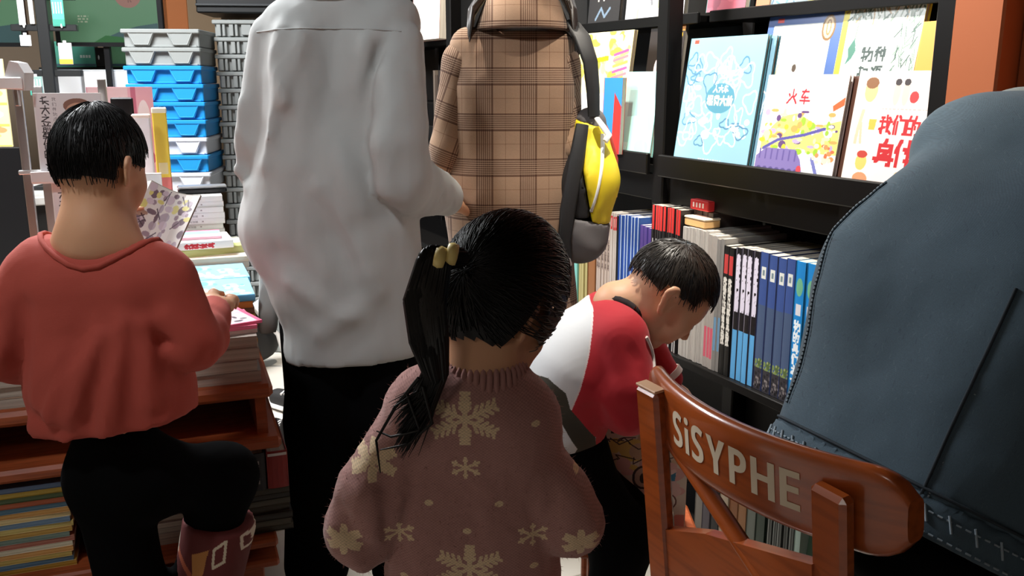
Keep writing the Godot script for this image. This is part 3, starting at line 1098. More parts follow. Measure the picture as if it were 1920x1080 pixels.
func lower_books() -> void:
	var B := 0.578
	var X := 1.42
	var s := 0.966
	var Y := func(y: float) -> float: return 1.3 - (1.3 - y) * 0.966
	row(-2.60 * s, -2.525 * s, 2, 0.79, B, X, plain(120, 184, 176), null, "%s of two low teal books at the far left of the lower shelf", "low teal books", 0.16)
	row(-2.52 * s, -2.47 * s, 3, 0.80, B, X, plain(170, 160, 110), null, "%s of three thin olive books beside the low teal ones", "thin olive books", 0.16)
	row(-2.465 * s, -2.418 * s, 1, 0.83, B, X, plain(140, 92, 56), null, "thick tan brown book before the greige series", "", 0.18)
	row(-2.415 * s, -2.335 * s, 5, Y.call(0.892), B, X, plain(176, 160, 150), spine_tex("greige", rgb(182, 166, 156), 1), "%s greige spine with dark characters on the lower shelf", "greige series")
	row(-2.335 * s, -2.294 * s, 3, Y.call(0.905), B, X, plain(186, 176, 170), spine_tex("greige_tag", rgb(190, 180, 174), 2), "%s pale spine with a red tag left of the blue run", "pale spines with red tags")
	row(-2.294 * s, -2.284 * s, 1, Y.call(0.9), B, X, plain(20, 20, 22), null, "single thin black spine between red tags and blue run", "")
	row(-2.284 * s, -2.178 * s, 6, Y.call(0.907), B, X, plain(58, 96, 170), spine_tex("blue", rgb(36, 74, 158), 3), "%s bright blue spine in the blue run", "blue run")
	row(-2.175 * s, -2.12 * s, 3, Y.call(0.888), B, X, plain(80, 70, 150), spine_tex("mixed", rgb(80, 70, 150), 10), "%s purple and orange spine right of the blue run", "purple and orange spines")
	row(-2.115 * s, -1.978 * s, 10, Y.call(0.957), B, X, plain(28, 24, 26), spine_tex("redhead", rgb(22, 20, 22), 0), "%s tall black spine with a red head and white rule", "red headed black series")
	row(-1.972 * s, -1.86 * s, 8, Y.call(0.916), B, X, plain(212, 208, 204), spine_tex("album", rgb(182, 178, 174), 4), "%s white and grey album spine above the boy's head", "white and grey albums")
	row(-1.86 * s, -1.82 * s, 3, Y.call(0.91), B, X, plain(200, 196, 192), spine_tex("album_pink", rgb(168, 162, 158), 11), "%s grey album spine with a pink foot", "grey albums with pink feet")
	row(-1.82 * s, -1.795 * s, 2, Y.call(0.905), B, X, plain(170, 168, 166), spine_tex("album_blue", rgb(132, 130, 128), 12), "%s grey spine with a blue patch before the black pair", "grey spines with blue patches")
	row(-1.793 * s, -1.752 * s, 2, Y.call(0.893), B, X, plain(24, 24, 24), spine_tex("blackwhite", rgb(28, 28, 27), 5), "%s big black spine with white lettering and red tag", "big black pair")
	row(-1.750 * s, -1.664 * s, 4, Y.call(0.896), B, X, plain(60, 56, 70), spine_tex("lilac", rgb(24, 22, 26), 6), "%s black spine with lilac lettering and sky blue foot", "sky blue footed series")
	row(-1.660 * s, -1.540 * s, 4, Y.call(0.897), B, X, plain(70, 84, 130), spine_tex("navy", rgb(58, 82, 144), 7), "%s navy encyclopaedia spine with a white square", "navy encyclopaedias")
	row(-1.536 * s, -1.474 * s, 2, Y.call(0.898), B, X, plain(60, 160, 210), spine_tex("cyan", rgb(28, 132, 206), 8), "%s bright cyan spine beside the denim jacket", "cyan pair")
	# two boxes lying on top of the rows
	var o := thing("card_box", "small red box lying across the red headed spines", "box", Vector3(1.50, Y.call(0.957) + 0.001, -1.875))
	part("body", boxmb(Vector3(0.10, 0.026, 0.075), 0.002, Vector3(0, 0.013, 0)), plain(206, 48, 52), o)
	var lm := MB.new()
	for k in 4:
		lm.box(T(Vector3(-0.0502, 0.013, -0.022 + k * 0.013)), Vector3(0.001, 0.012, 0.006), 0.0)
	part("lettering", lm, plain(244, 226, 220), o)
	# its support: a slim stack of pale books behind the white albums
	row(-1.93, -1.83, 4, Y.call(0.957), B, 1.46, plain(70, 60, 56), null, "%s taller dark copy standing behind the white albums", "tall dark copies behind albums", 0.14)
	var cb := thing("card_box", "short orange and cream box lying on the white albums", "box", Vector3(1.455, Y.call(0.916) + 0.001, -1.865))
	part("body", boxmb(Vector3(0.05, 0.018, 0.085), 0.002, Vector3(0, 0.009, 0)), plain(236, 190, 130), cb)
	part("lid", boxmb(Vector3(0.052, 0.006, 0.087), 0.002, Vector3(0, 0.0215, 0)), plain(238, 222, 196), cb)
	# bottom shelf, seen through the chair back
	var bt := 0.102
	var cols := [plain(110, 104, 98), plain(70, 64, 74), plain(22, 22, 26), plain(150, 136, 120), plain(108, 66, 36), plain(116, 78, 46), plain(80, 86, 80), plain(30, 44, 36)]
	var nm := ["grey", "plum grey", "black", "pale stone", "walnut brown", "light brown", "sage grey", "bottle green"]
	for k in 8:
		row(-1.80 + k * 0.034, -1.80 + k * 0.034 + 0.033, 1, 0.34 - 0.01 * (k % 3), bt, 1.42, cols[k], null, nm[k] + " spine on the bottom shelf seen through the chair back", "", 0.2)
	row(-1.52, -1.435, 5, 0.335, bt, 1.42, plain(26, 30, 30), spine_tex("thin", rgb(24, 30, 28), 9), "%s thin black striped spine on the bottom shelf", "thin striped spines")
	row(-1.43, -1.41, 1, 0.31, bt, 1.42, plain(120, 138, 132), null, "pale green spine right of the thin striped ones", "")
	book("book", "narrow dark green picture book leaning face out on the bottom shelf", "book", "", lean(-1.385, bt + 0.002, 1.44, 6), 0.05, 0.25, 0.02, plain(40, 58, 46))
	book("book", "cream picture book behind the leaning dark green one", "book", "", lean(-1.30, bt + 0.003, 1.52, 8), 0.2, 0.25, 0.02, plain(190, 178, 150))

var TB := Transform3D(Basis(Vector3.UP, deg_to_rad(-5.5)), Vector3(0.319, 0, -1.835))

func table() -> void:
	var o := thing("display_table", "stepped wooden display table piled with books beside the boy in red brown", "table", TB.origin, deg_to_rad(-5.5))
	var w := mat("wood")
	var d := w
	part("tabletop", boxmb(Vector3(1.3, 0.03, 1.36), 0.008, Vector3(-0.63, 0.665, -0.68)), w, o)
	part("shelf_board", boxmb(Vector3(1.34, 0.026, 1.36), 0.007, Vector3(-0.64, 0.555, -0.665)), w, o)
	part("lower_board", boxmb(Vector3(1.32, 0.018, 1.36), 0.005, Vector3(-0.65, 0.327, -0.665)), d, o)
	part("base_board", boxmb(Vector3(1.32, 0.018, 1.36), 0.005, Vector3(-0.65, 0.283, -0.66)), d, o)
	part("plinth", boxmb(Vector3(1.28, 0.274, 1.32), 0.003, Vector3(-0.66, 0.137, -0.68)), d, o)
	for x in [-0.006, -1.27]:
		var m := MB.new()
		m.prism([Vector2(-1.35, 0.567), Vector2(-0.014, 0.567), Vector2(-0.012, 0.60), Vector2(-0.03, 0.635), Vector2(-0.04, 0.651), Vector2(-1.35, 0.651)], T(Vector3(x + 0.012, 0, 0), Vector3(0, PI / 2, 0)).scaled_local(Vector3(-1, 1, -1)), 0.022)
		part("side_panel", m, w, o)
	for x in [-0.36, -0.72, -1.24]:
		part("divider", boxmb(Vector3(0.02, 0.206, 1.3), 0.003, Vector3(x, 0.439, -0.70)), d, o)
	part("back_panel", boxmb(Vector3(1.26, 0.206, 0.014), 0.002, Vector3(-0.63, 0.439, -1.34)), w, o)

func tf(x: float, y: float, z: float, spine: float, t: float, h: float) -> Transform3D:
	return TB * flat(Vector3(x, y, z), spine, t, h)

func stack(x: float, z: float, y0: float, n: int, t: float, w: float, h: float, yaw: float, covers: Array, pages: Material, label: String, group: String, jitter := 0.004, called := "book", hard := false, spine: Material = null) -> float:
	# n books lying flat, spine towards yaw; returns the height of the top
	var y := y0
	for k in n:
		var up := n - 1 - k
		book(called, label % ORD[up] if label.contains("%s") else label, "book", group, tf(x + rng.randf_range(-jitter, jitter), y, z + rng.randf_range(-jitter, jitter), yaw + rng.randf_range(-jitter, jitter) * 5.0, t, h), w, h, t, covers[k % covers.size()], null, spine, hard, pages)
		y += t
	return y

func table_books() -> void:
	var white := plain(236, 235, 233)
	# front stack of thick grey brown paged books with a pink comic on it
	var y := stack(-0.078, -0.125, 0.68, 4, 0.0245, 0.19, 0.152, PI, [plain(150, 138, 128), plain(140, 128, 120), plain(158, 146, 136)], M.pages, "%s thick grey paged book in the front stack by the boy's elbow", "thick grey paged books", 0.006)
	var pk := img(200, 150, rgb(244, 200, 210))
	rect(pk, 0, 0, 200, 40, rgb(240, 120, 150))
	glyph(pk, "wo", 20, 6, 28, 4, rgb(250, 240, 244))
	glyph(pk, "men", 54, 6, 28, 4, rgb(250, 240, 244))
	glyph(pk, "tan", 88, 6, 28, 4, rgb(250, 240, 244))
	blots(pk, 20, 50, 150, 80, [rgb(120, 122, 120), rgb(210, 210, 206), rgb(236, 236, 236), rgb(90, 90, 94), rgb(190, 150, 160)], 40, 5, 16)
	rect(pk, 0, 138, 200, 12, rgb(238, 96, 134))
	rect(pk, 160, 40, 40, 110, rgb(240, 130, 158))
	for k in 3:
		book("comic_book", ["pink comic with pictured cover lying turned on top of the front stack", "pink edged comic directly under the turned pink comic", "cream paged comic under the two pink ones"][2 - k], "book", "", tf(-0.066, y, -0.13, (0.3 if k == 2 else 0.1), 0.008 if k < 2 else 0.006, 0.12), 0.15, 0.12, 0.008 if k < 2 else 0.006, [plain(210, 190, 180), plain(236, 120, 150), plain(238, 110, 146)][k], print_mat("print_pink", pk) if k == 2 else null)
		y += 0.008
	# second stack: blue cover on brown and orange layers
	var bl := img(200, 150, rgb(150, 214, 236))
	blots(bl, 0, 10, 110, 120, [rgb(230, 226, 196), rgb(246, 240, 226), rgb(214, 206, 160)], 18, 8, 22)
	blots(bl, 100, 10, 100, 120, [rgb(120, 200, 232), rgb(180, 226, 240)], 14, 8, 24)
	var mbl := print_mat("print_sky", bl)
	var lay := [plain(210, 150, 60), plain(90, 120, 140), plain(196, 128, 60), plain(160, 90, 50), plain(222, 180, 90), plain(120, 84, 60), plain(200, 120, 50)]
	y = 0.68
	for k in 7:
		book("book", "%s flat book in the brown and orange layered stack" % ORD[7 - k], "book", "", tf(-0.05 + rng.randf_range(-0.004, 0.004), y, -0.405, 0.0 + rng.randf_range(-0.02, 0.02), 0.0155, 0.136), 0.2, 0.136, 0.0155, lay[k])
		y += 0.0155
	book("book", "pale sky blue book on top of the brown and orange layers", "book", "", tf(-0.05, y, -0.405, 0.0, 0.016, 0.138), 0.2, 0.138, 0.016, plain(92, 160, 200), mbl, null, true)
	# third stack with a second blue cover
	y = stack(-0.052, -0.62, 0.68, 6, 0.0175, 0.18, 0.15, 0.0, [plain(210, 190, 160), plain(180, 190, 200), plain(200, 170, 140)], null, "%s pale book under the second sky blue cover", "pale books in third stack", 0.004)
	book("book", "second sky blue book lying behind the first one", "book", "", tf(-0.052, y, -0.62, 0.02, 0.016, 0.152), 0.19, 0.152, 0.016, plain(96, 170, 206), mbl, null, true)
	# fourth: peach cover, a tilted yellow green book and a white one with red lettering
	y = stack(-0.05, -0.835, 0.68, 7, 0.0175, 0.2, 0.17, 0.0, [plain(222, 214, 200), plain(196, 200, 206)], null, "%s pale book under the peach cover in the fourth stack", "pale books in fourth stack", 0.004)
	var pe := img(160, 120, rgb(250, 226, 206))
	blots(pe, 0, 0, 160, 120, [rgb(252, 240, 230), rgb(246, 210, 190)], 16, 8, 24)
	book("book", "peach covered book on top of the fourth stack", "book", "", tf(-0.05, y, -0.835, 0.0, 0.014, 0.18), 0.2, 0.18, 0.014, plain(240, 222, 200), print_mat("print_peach", pe))
	y += 0.014
	var yg := img(160, 120, rgb(238, 238, 214))
	rect(yg, 0, 0, 52, 120, rgb(204, 212, 130))
	glyph(yg, "che", 90, 80, 20, 3, rgb(150, 180, 90))
	glyph(yg, "de", 114, 80, 20, 3, rgb(150, 180, 90))
	book("book", "yellow green book lying skewed under the white one with red lettering", "book", "", tf(-0.055, y, -0.865, 0.22, 0.02, 0.2), 0.16, 0.2, 0.02, plain(206, 210, 140), print_mat("print_lime", yg))
	y += 0.02
	var wr := img(200, 120, rgb(244, 242, 242))
	for k in 4:
		glyph(wr, ["wo", "yao", "zuo", "shen"][k], 56 + k * 22, 84, 19, 3.5, rgb(206, 40, 52))
	rules(wr, 120, 40, 60, 2, 8, 3, rgb(230, 170, 170))
	var sp := img(32, 200, rgb(246, 244, 244))
	for k in 4:
		glyph(sp, ["wo", "yao", "zuo", "shen"][k], 6, 70 + k * 20, 18, 4, rgb(206, 40, 52))
	book("book", "white hardback with red lettering lying before the tall white stack", "book", "", tf(-0.10, y, -0.845, 0.06, 0.022, 0.2), 0.15, 0.2, 0.022, white, print_mat("print_redword", wr), print_mat("spine_redword", sp), true)
	y += 0.022
	var cb := img(160, 100, rgb(246, 206, 214))
	rect(cb, 60, 0, 76, 100, rgb(150, 204, 232))
	rect(cb, 136, 0, 24, 100, rgb(240, 120, 150))
	book("book", "pink and blue thin book on the white hardback", "book", "", tf(-0.11, y, -0.865, 0.0, 0.008, 0.17), 0.12, 0.17, 0.008, plain(240, 190, 204), print_mat("print_candy", cb))
	# the tall white stack with its blue neighbour
	var ws := img(32, 256, rgb(240, 239, 238))
	for k in 5:
		glyph(ws, ["chang", "da", "zhi", "qian", "yao"][k], 10, 60 + k * 14, 11, 2, rgb(176, 172, 172))
	rect(ws, 12, 146, 8, 8, rgb(170, 160, 160))
	y = stack(-0.083, -1.03, 0.68, 17, 0.0165, 0.12, 0.152, 0.0, [white, plain(242, 241, 240), plain(232, 230, 228)], M.pages_white, "%s white paperback in the tall white stack", "tall white stack", 0.004, "book", false, print_mat("spine_white", ws))
	var gl := thing("pencil_tin", "black and silver long tin lying on the tall white stack", "tin", TB * Vector3(-0.06, y + 0.001, -1.05), deg_to_rad(-3.0))
	part("body", boxmb(Vector3(0.14, 0.016, 0.04), 0.004, Vector3(0, 0.008, 0)), mat("tin_black", rgb(30, 30, 32), 0.3, {"metal": 0.4}), gl)
	part("lid", boxmb(Vector3(0.142, 0.008, 0.042), 0.003, Vector3(0, 0.020, 0)), mat("tin_silver", rgb(190, 190, 192), 0.3, {"metal": 0.7}), gl)
	y = stack(-0.215, -1.02, 0.68, 6, 0.024, 0.14, 0.09, 0.0, [plain(150, 196, 220)], M.pages_white, "%s of the cream paged books under the blue bundle", "cream books under blue bundle", 0.003)
	stack(-0.205, -1.02, y, 6, 0.0155, 0.14, 0.085, 0.0, [plain(72, 176, 224), plain(96, 190, 230)], M.pages_white, "%s thin bright blue booklet in the bundle left of the white stack", "bright blue booklets", 0.004, "booklet")
	# left corner stacks
	var brown := [plain(150, 126, 104), plain(142, 122, 104)]
	stack(-0.53, -0.13, 0.68, 5, 0.021, 0.2, 0.18, PI, brown, M.pages, "%s worn paged book in the corner stack at the picture's left edge", "worn corner books", 0.004)
	stack(-0.36, -0.13, 0.68, 7, 0.014, 0.2, 0.13, PI, [plain(128, 118, 112), plain(120, 112, 108)], M.pages, "%s grey booklet in the stack behind the boy's left elbow", "grey booklets by the elbow", 0.004)
	# shelf under the tabletop: magazines left, red boxes and dark booklets right
	var mc := [plain(190, 150, 60), plain(90, 124, 150), plain(196, 170, 90), plain(214, 160, 90), plain(214, 206, 180), plain(176, 110, 90), plain(120, 140, 128), plain(190, 150, 70), plain(206, 186, 110), plain(110, 136, 160), plain(220, 196, 140),
		plain(200, 150, 80), plain(84, 120, 140), plain(200, 110, 70), plain(90, 110, 70), plain(206, 176, 70), plain(104, 126, 160)]
	y = 0.336
	for k in 17:
		book("magazine", "%s magazine in the colourful pile under the table" % ORD[16 - k], "magazine", "", tf(-0.49 + rng.randf_range(-0.004, 0.004), y, -0.13, rng.randf_range(-0.02, 0.02), 0.0108, 0.2), 0.22, 0.2, 0.0108, mc[k])
		y += 0.0108
	stack(-0.24, -0.14, 0.336, 8, 0.013, 0.2, 0.14, PI, [plain(170, 166, 160), plain(150, 146, 142)], M.pages, "%s pale grey booklet on the shelf between the boy's legs", "pale booklets under table", 0.004)
	y = stack(-0.055, -0.125, 0.336, 7, 0.0152, 0.22, 0.19, 0.0, [plain(62, 58, 44), plain(84, 80, 66), plain(48, 44, 36)], M.pages, "%s dark olive booklet stacked on the low shelf right of the boy", "dark olive booklets", 0.006)
	var rb := [[-0.075, 0.05, plain(110, 26, 22), "dark red box set standing left on the olive booklets"], [-0.022, 0.034, plain(24, 22, 24), "black spine between the two red box sets"], [0.02, 0.044, plain(140, 32, 26), "brighter red box set at the table's right corner"]]
	for q in rb:
		var b := book("box_set", q[3], "book", "", TB * Transform3D(Basis(), Vector3(q[0], y, -0.11)), 0.2, 0.084, q[1], q[2], null, null, true)
		if q[1] < 0.04:
			var lm := MB.new()
			for k in 5:
				lm.box(T(Vector3(0, 0.02 + k * 0.011, 0.1044)), Vector3(0.008, 0.008, 0.0008), 0.0)
			part("lettering", lm, plain(150, 146, 140), b)
		else:
			part("top_label", boxmb(Vector3(q[1] * 0.9, 0.006, 0.002), 0.0005, Vector3(0, 0.078, 0.1045)), plain(206, 200, 196), b)
	# open comic the boy reads
	var cm := img(160, 120, rgb(226, 220, 214))
	blots(cm, 6, 6, 148, 108, [rgb(206, 190, 200), rgb(160, 140, 150), rgb(220, 210, 130), rgb(180, 166, 176), rgb(120, 100, 110)], 60, 5, 14)
	for k in 14:
		var p := Vector2(rng.randf() * 150, rng.randf() * 110)
		ln(cm, [p, p + Vector2(rng.randf_range(-24, 24), rng.randf_range(4, 26))], 2.5, rgb(90, 76, 84))
	var oc := thing("comic_book", "open comic with grey purple drawings in front of the boy's face", "book", Vector3(0.112, 1.046, -1.915), 0.0)
	for s in [-1.0, 1.0]:
		var m := MB.new()
		var rings := []
		for k in 7:
			var u := k / 6.0
			var x: float = s * u * 0.10
			var z := -0.004 - 0.02 * sin(u * PI) - u * 0.012
			var r := [Vector3(x, -0.075, z - 0.003), Vector3(x, 0.075, z - 0.003), Vector3(x, 0.075, z + 0.003), Vector3(x, -0.075, z + 0.003)]
			if s < 0:
				r.reverse()
			rings.append(r)
		m.ring_strip(rings, true, true)
		part("page_block", m, M.pages, oc)
		var f := MB.new()
		for k in 6:
			var u0 := k / 6.0
			var u1 := (k + 1) / 6.0
			var a := Vector3(s * u0 * 0.10, 0, -0.004 - 0.02 * sin(u0 * PI) - u0 * 0.012 + 0.0036)
			var b := Vector3(s * u1 * 0.10, 0, -0.004 - 0.02 * sin(u1 * PI) - u1 * 0.012 + 0.0036)
			var hh := Vector3(0, 0.073, 0)
			if s > 0:
				f.quad(a - hh, b - hh, b + hh, a + hh, [Vector2(u0, 1), Vector2(u1, 1), Vector2(u1, 0), Vector2(u0, 0)])
			else:
				f.quad(b - hh, a - hh, a + hh, b + hh, [Vector2(1 - u1, 1), Vector2(1 - u0, 1), Vector2(1 - u0, 0), Vector2(1 - u1, 0)])
		part("printed_page", f, print_mat("print_comic", cm, 0.5), oc)
	oc.basis = Basis(Vector3.UP, deg_to_rad(-22)) * Basis(Vector3.RIGHT, deg_to_rad(-38)) * Basis(Vector3.BACK, deg_to_rad(-16))
	# metal stand with two copies of the white picture book, acrylic holders
	var steel := mat("steel", rgb(176, 172, 170), 0.32, {"metal": 0.85})
	var st := thing("display_stand", "brushed metal display stand holding the two white books", "stand", TB * Vector3(-0.43, 0.68, -0.93), deg_to_rad(-5.5))
	for x in [-0.085, 0.125]:
		part("upright", boxmb(Vector3(0.022, 0.62, 0.016), 0.002, Vector3(x, 0.31, -0.02)), steel, st)
	part("rear_upright", boxmb(Vector3(0.026, 0.60, 0.016), 0.002, Vector3(-0.045, 0.30, -0.09)), steel, st)
	for y2 in [0.125, 0.352]:
		part("shelf_tray", boxmb(Vector3(0.21, 0.012, 0.09), 0.002, Vector3(0.04, y2, 0.03)), mat("acrylic_white", rgb(226, 222, 222), 0.25), st)
		part("tray_lip", boxmb(Vector3(0.21, 0.03, 0.006), 0.002, Vector3(0.04, y2 + 0.012, 0.074)), mat("acrylic_white"), st)
	part("cross_bar", boxmb(Vector3(0.09, 0.012, 0.012), 0.002, Vector3(-0.06, 0.37, -0.015)), mat("steel_bright", rgb(236, 236, 236), 0.2, {"metal": 0.6}), st)
	var wb := img(200, 270, rgb(228, 224, 226))
	for k in 9:
		glyph(wb, ["chang", "da", "zhi", "qian", "yao", "zuo", "de", "shen", "qi"][k], 16, 12 + k * 28, 25, 3.5, rgb(56, 50, 52))
	for k in 5:
		glyph(wb, ["wo", "men", "zhong", "wu", "yuan"][k], 52, 14 + k * 16, 11, 1.6, rgb(130, 124, 126))
	disc(wb, Vector2(126, 40), Vector2(42, 24), rgb(140, 100, 84))
	disc(wb, Vector2(128, 60), Vector2(38, 30), rgb(206, 160, 134))
	disc(wb, Vector2(112, 64), Vector2(3, 4), rgb(70, 50, 44))
	disc(wb, Vector2(142, 64), Vector2(3, 4), rgb(70, 50, 44))
	ln(wb, [Vector2(118, 80), Vector2(128, 84), Vector2(138, 80)], 2, rgb(150, 90, 80))
	ln(wb, [Vector2(168, 50), Vector2(180, 40)], 3, rgb(130, 130, 110))
	rect(wb, 96, 96, 64, 90, rgb(190, 200, 190))
	var mwb := print_mat("print_growing", wb)
	for q in [[0.3785, "white book with a column of black characters on the stand's upper tray"], [0.1515, "white book with a column of black characters on the stand's lower tray"]]:
		var b := book("picture_book", q[1], "book", "", Transform3D(), 0.165, 0.225, 0.012, white, mwb)
		b.transform = TB * T(Vector3(-0.43 + 0.04 + (0.02 if q[0] < 0.2 else 0.0), 0.66 + q[0], -0.875)) * Transform3D(Basis(Vector3.RIGHT, deg_to_rad(-6)) * Basis(Vector3.UP, -PI / 2))
	var ah := thing("leaflet_holder", "clear white folded leaflet holder on the stand's left", "holder", TB * Vector3(-0.505, 1.305, -0.86), deg_to_rad(-25))
	var hm := MB.new()
	hm.prism([Vector2(-0.03, -0.03), Vector2(0.03, -0.035), Vector2(0.035, 0.01), Vector2(0.022, 0.035), Vector2(0.0, 0.04)], T(Vector3(0, 0, -0.03)), 0.05)
	part("body", hm, mat("acrylic_white"), ah)
	part("front_pocket", boxmb(Vector3(0.06, 0.03, 0.006), 0.002, Vector3(0, -0.016, 0.026)), mat("acrylic_bright", rgb(246, 246, 246), 0.15), ah)
	part("hook_arm", boxmb(Vector3(0.012, 0.06, 0.012), 0.002, Vector3(-0.01, -0.045, -0.02)), steel, ah)
	# packs behind the boy's head
	var riser := thing("riser", "pale display riser at the back of the table behind the boy", "riser", TB * Vector3(-0.26, 0.68, -1.17), deg_to_rad(-5.5))
	part("top_board", boxmb(Vector3(0.26, 0.02, 0.24), 0.004, Vector3(0, 0.24, 0)), white, riser)
	for x in [-0.12, 0.12]:
		part("side_board", boxmb(Vector3(0.02, 0.23, 0.24), 0.003, Vector3(x, 0.115, 0)), white, riser)
	var pb := img(180, 230, rgb(240, 176, 190))
	rect(pb, 0, 0, 110, 60, rgb(246, 206, 210))
	rect(pb, 118, 0, 14, 230, rgb(206, 112, 136))
	disc(pb, Vector2(152, 66), Vector2(18, 40), rgb(250, 230, 236))
	poly(pb, [Vector2(150, 110), Vector2(180, 150), Vector2(150, 170)], rgb(196, 90, 120))
	rules(pb, 60, 46, 60, 1, 4, 6, rgb(210, 90, 110))
	var b1 := book("picture_book", "tall pink book with a white moon behind the boy's head", "book", "", Transform3D(), 0.19, 0.345, 0.014, plain(222, 150, 170), print_mat("print_moon", pb))
	b1.transform = TB * T(Vector3(-0.275, 0.931, -1.25)) * Transform3D(Basis(Vector3.RIGHT, deg_to_rad(-5)) * Basis(Vector3.UP, -PI / 2))
	var ph := thing("price_screen", "small black upright screen standing before the pink book", "screen", TB * Vector3(-0.265, 0.931, -1.12), deg_to_rad(-5.5))
	part("casing", boxmb(Vector3(0.062, 0.30, 0.012), 0.004, Vector3(0, 0.165, 0)), mat("tin_black"), ph)
	part("foot", boxmb(Vector3(0.07, 0.012, 0.06), 0.003, Vector3(0, 0.006, 0)), mat("tin_black"), ph)
	var ybx := thing("toy_pack", "yellow upright pack beside the pink book", "pack", TB * Vector3(-0.165, 0.931, -1.16), deg_to_rad(-5.5))
	part("body", boxmb(Vector3(0.042, 0.27, 0.03), 0.003, Vector3(0, 0.135, 0)), plain(238, 206, 76), ybx)
	part("cap", boxmb(Vector3(0.044, 0.018, 0.032), 0.003, Vector3(0, 0.275, 0)), plain(244, 238, 214), ybx)
	part("label", boxmb(Vector3(0.026, 0.035, 0.002), 0.0005, Vector3(0, 0.10, 0.0155)), plain(240, 224, 170), ybx)
	part("red_band", boxmb(Vector3(0.0425, 0.06, 0.0305), 0.003, Vector3(0, 0.045, 0)), plain(222, 120, 116), ybx)
	var wp := thing("white_pack", "white shrink wrapped pack standing upright behind the boy's ear", "pack", TB * Vector3(-0.215, 0.931, -1.07), deg_to_rad(-7))
	part("body", boxmb(Vector3(0.05, 0.26, 0.04), 0.004, Vector3(0, 0.13, 0)), plain(244, 234, 236), wp)
	part("wrap_fold", boxmb(Vector3(0.052, 0.012, 0.042), 0.003, Vector3(0, 0.262, 0)), plain(246, 222, 206), wp)
	for k in 3:
		var x: float = [-0.225, -0.175, -0.20][k]
		var q := thing("page_bundle", ["white page bundle lying left below the white pack", "white page bundle lying right below the white pack", "topmost white page bundle below the white pack"][k], "bundle", TB * Vector3(x - 0.02 * k, 0.931, -1.03 + 0.01 * k), deg_to_rad(-4.0 - 3 * k))
		part("sheets", boxmb(Vector3(0.046, 0.075 + 0.02 * k, 0.02), 0.002, Vector3(0, 0.0375 + 0.01 * k, 0)), M.pages_white, q)
		part("cover", boxmb(Vector3(0.047, 0.003, 0.021), 0.001, Vector3(0, 0.077 + 0.02 * k, 0)), plain(240, 230, 226), q)

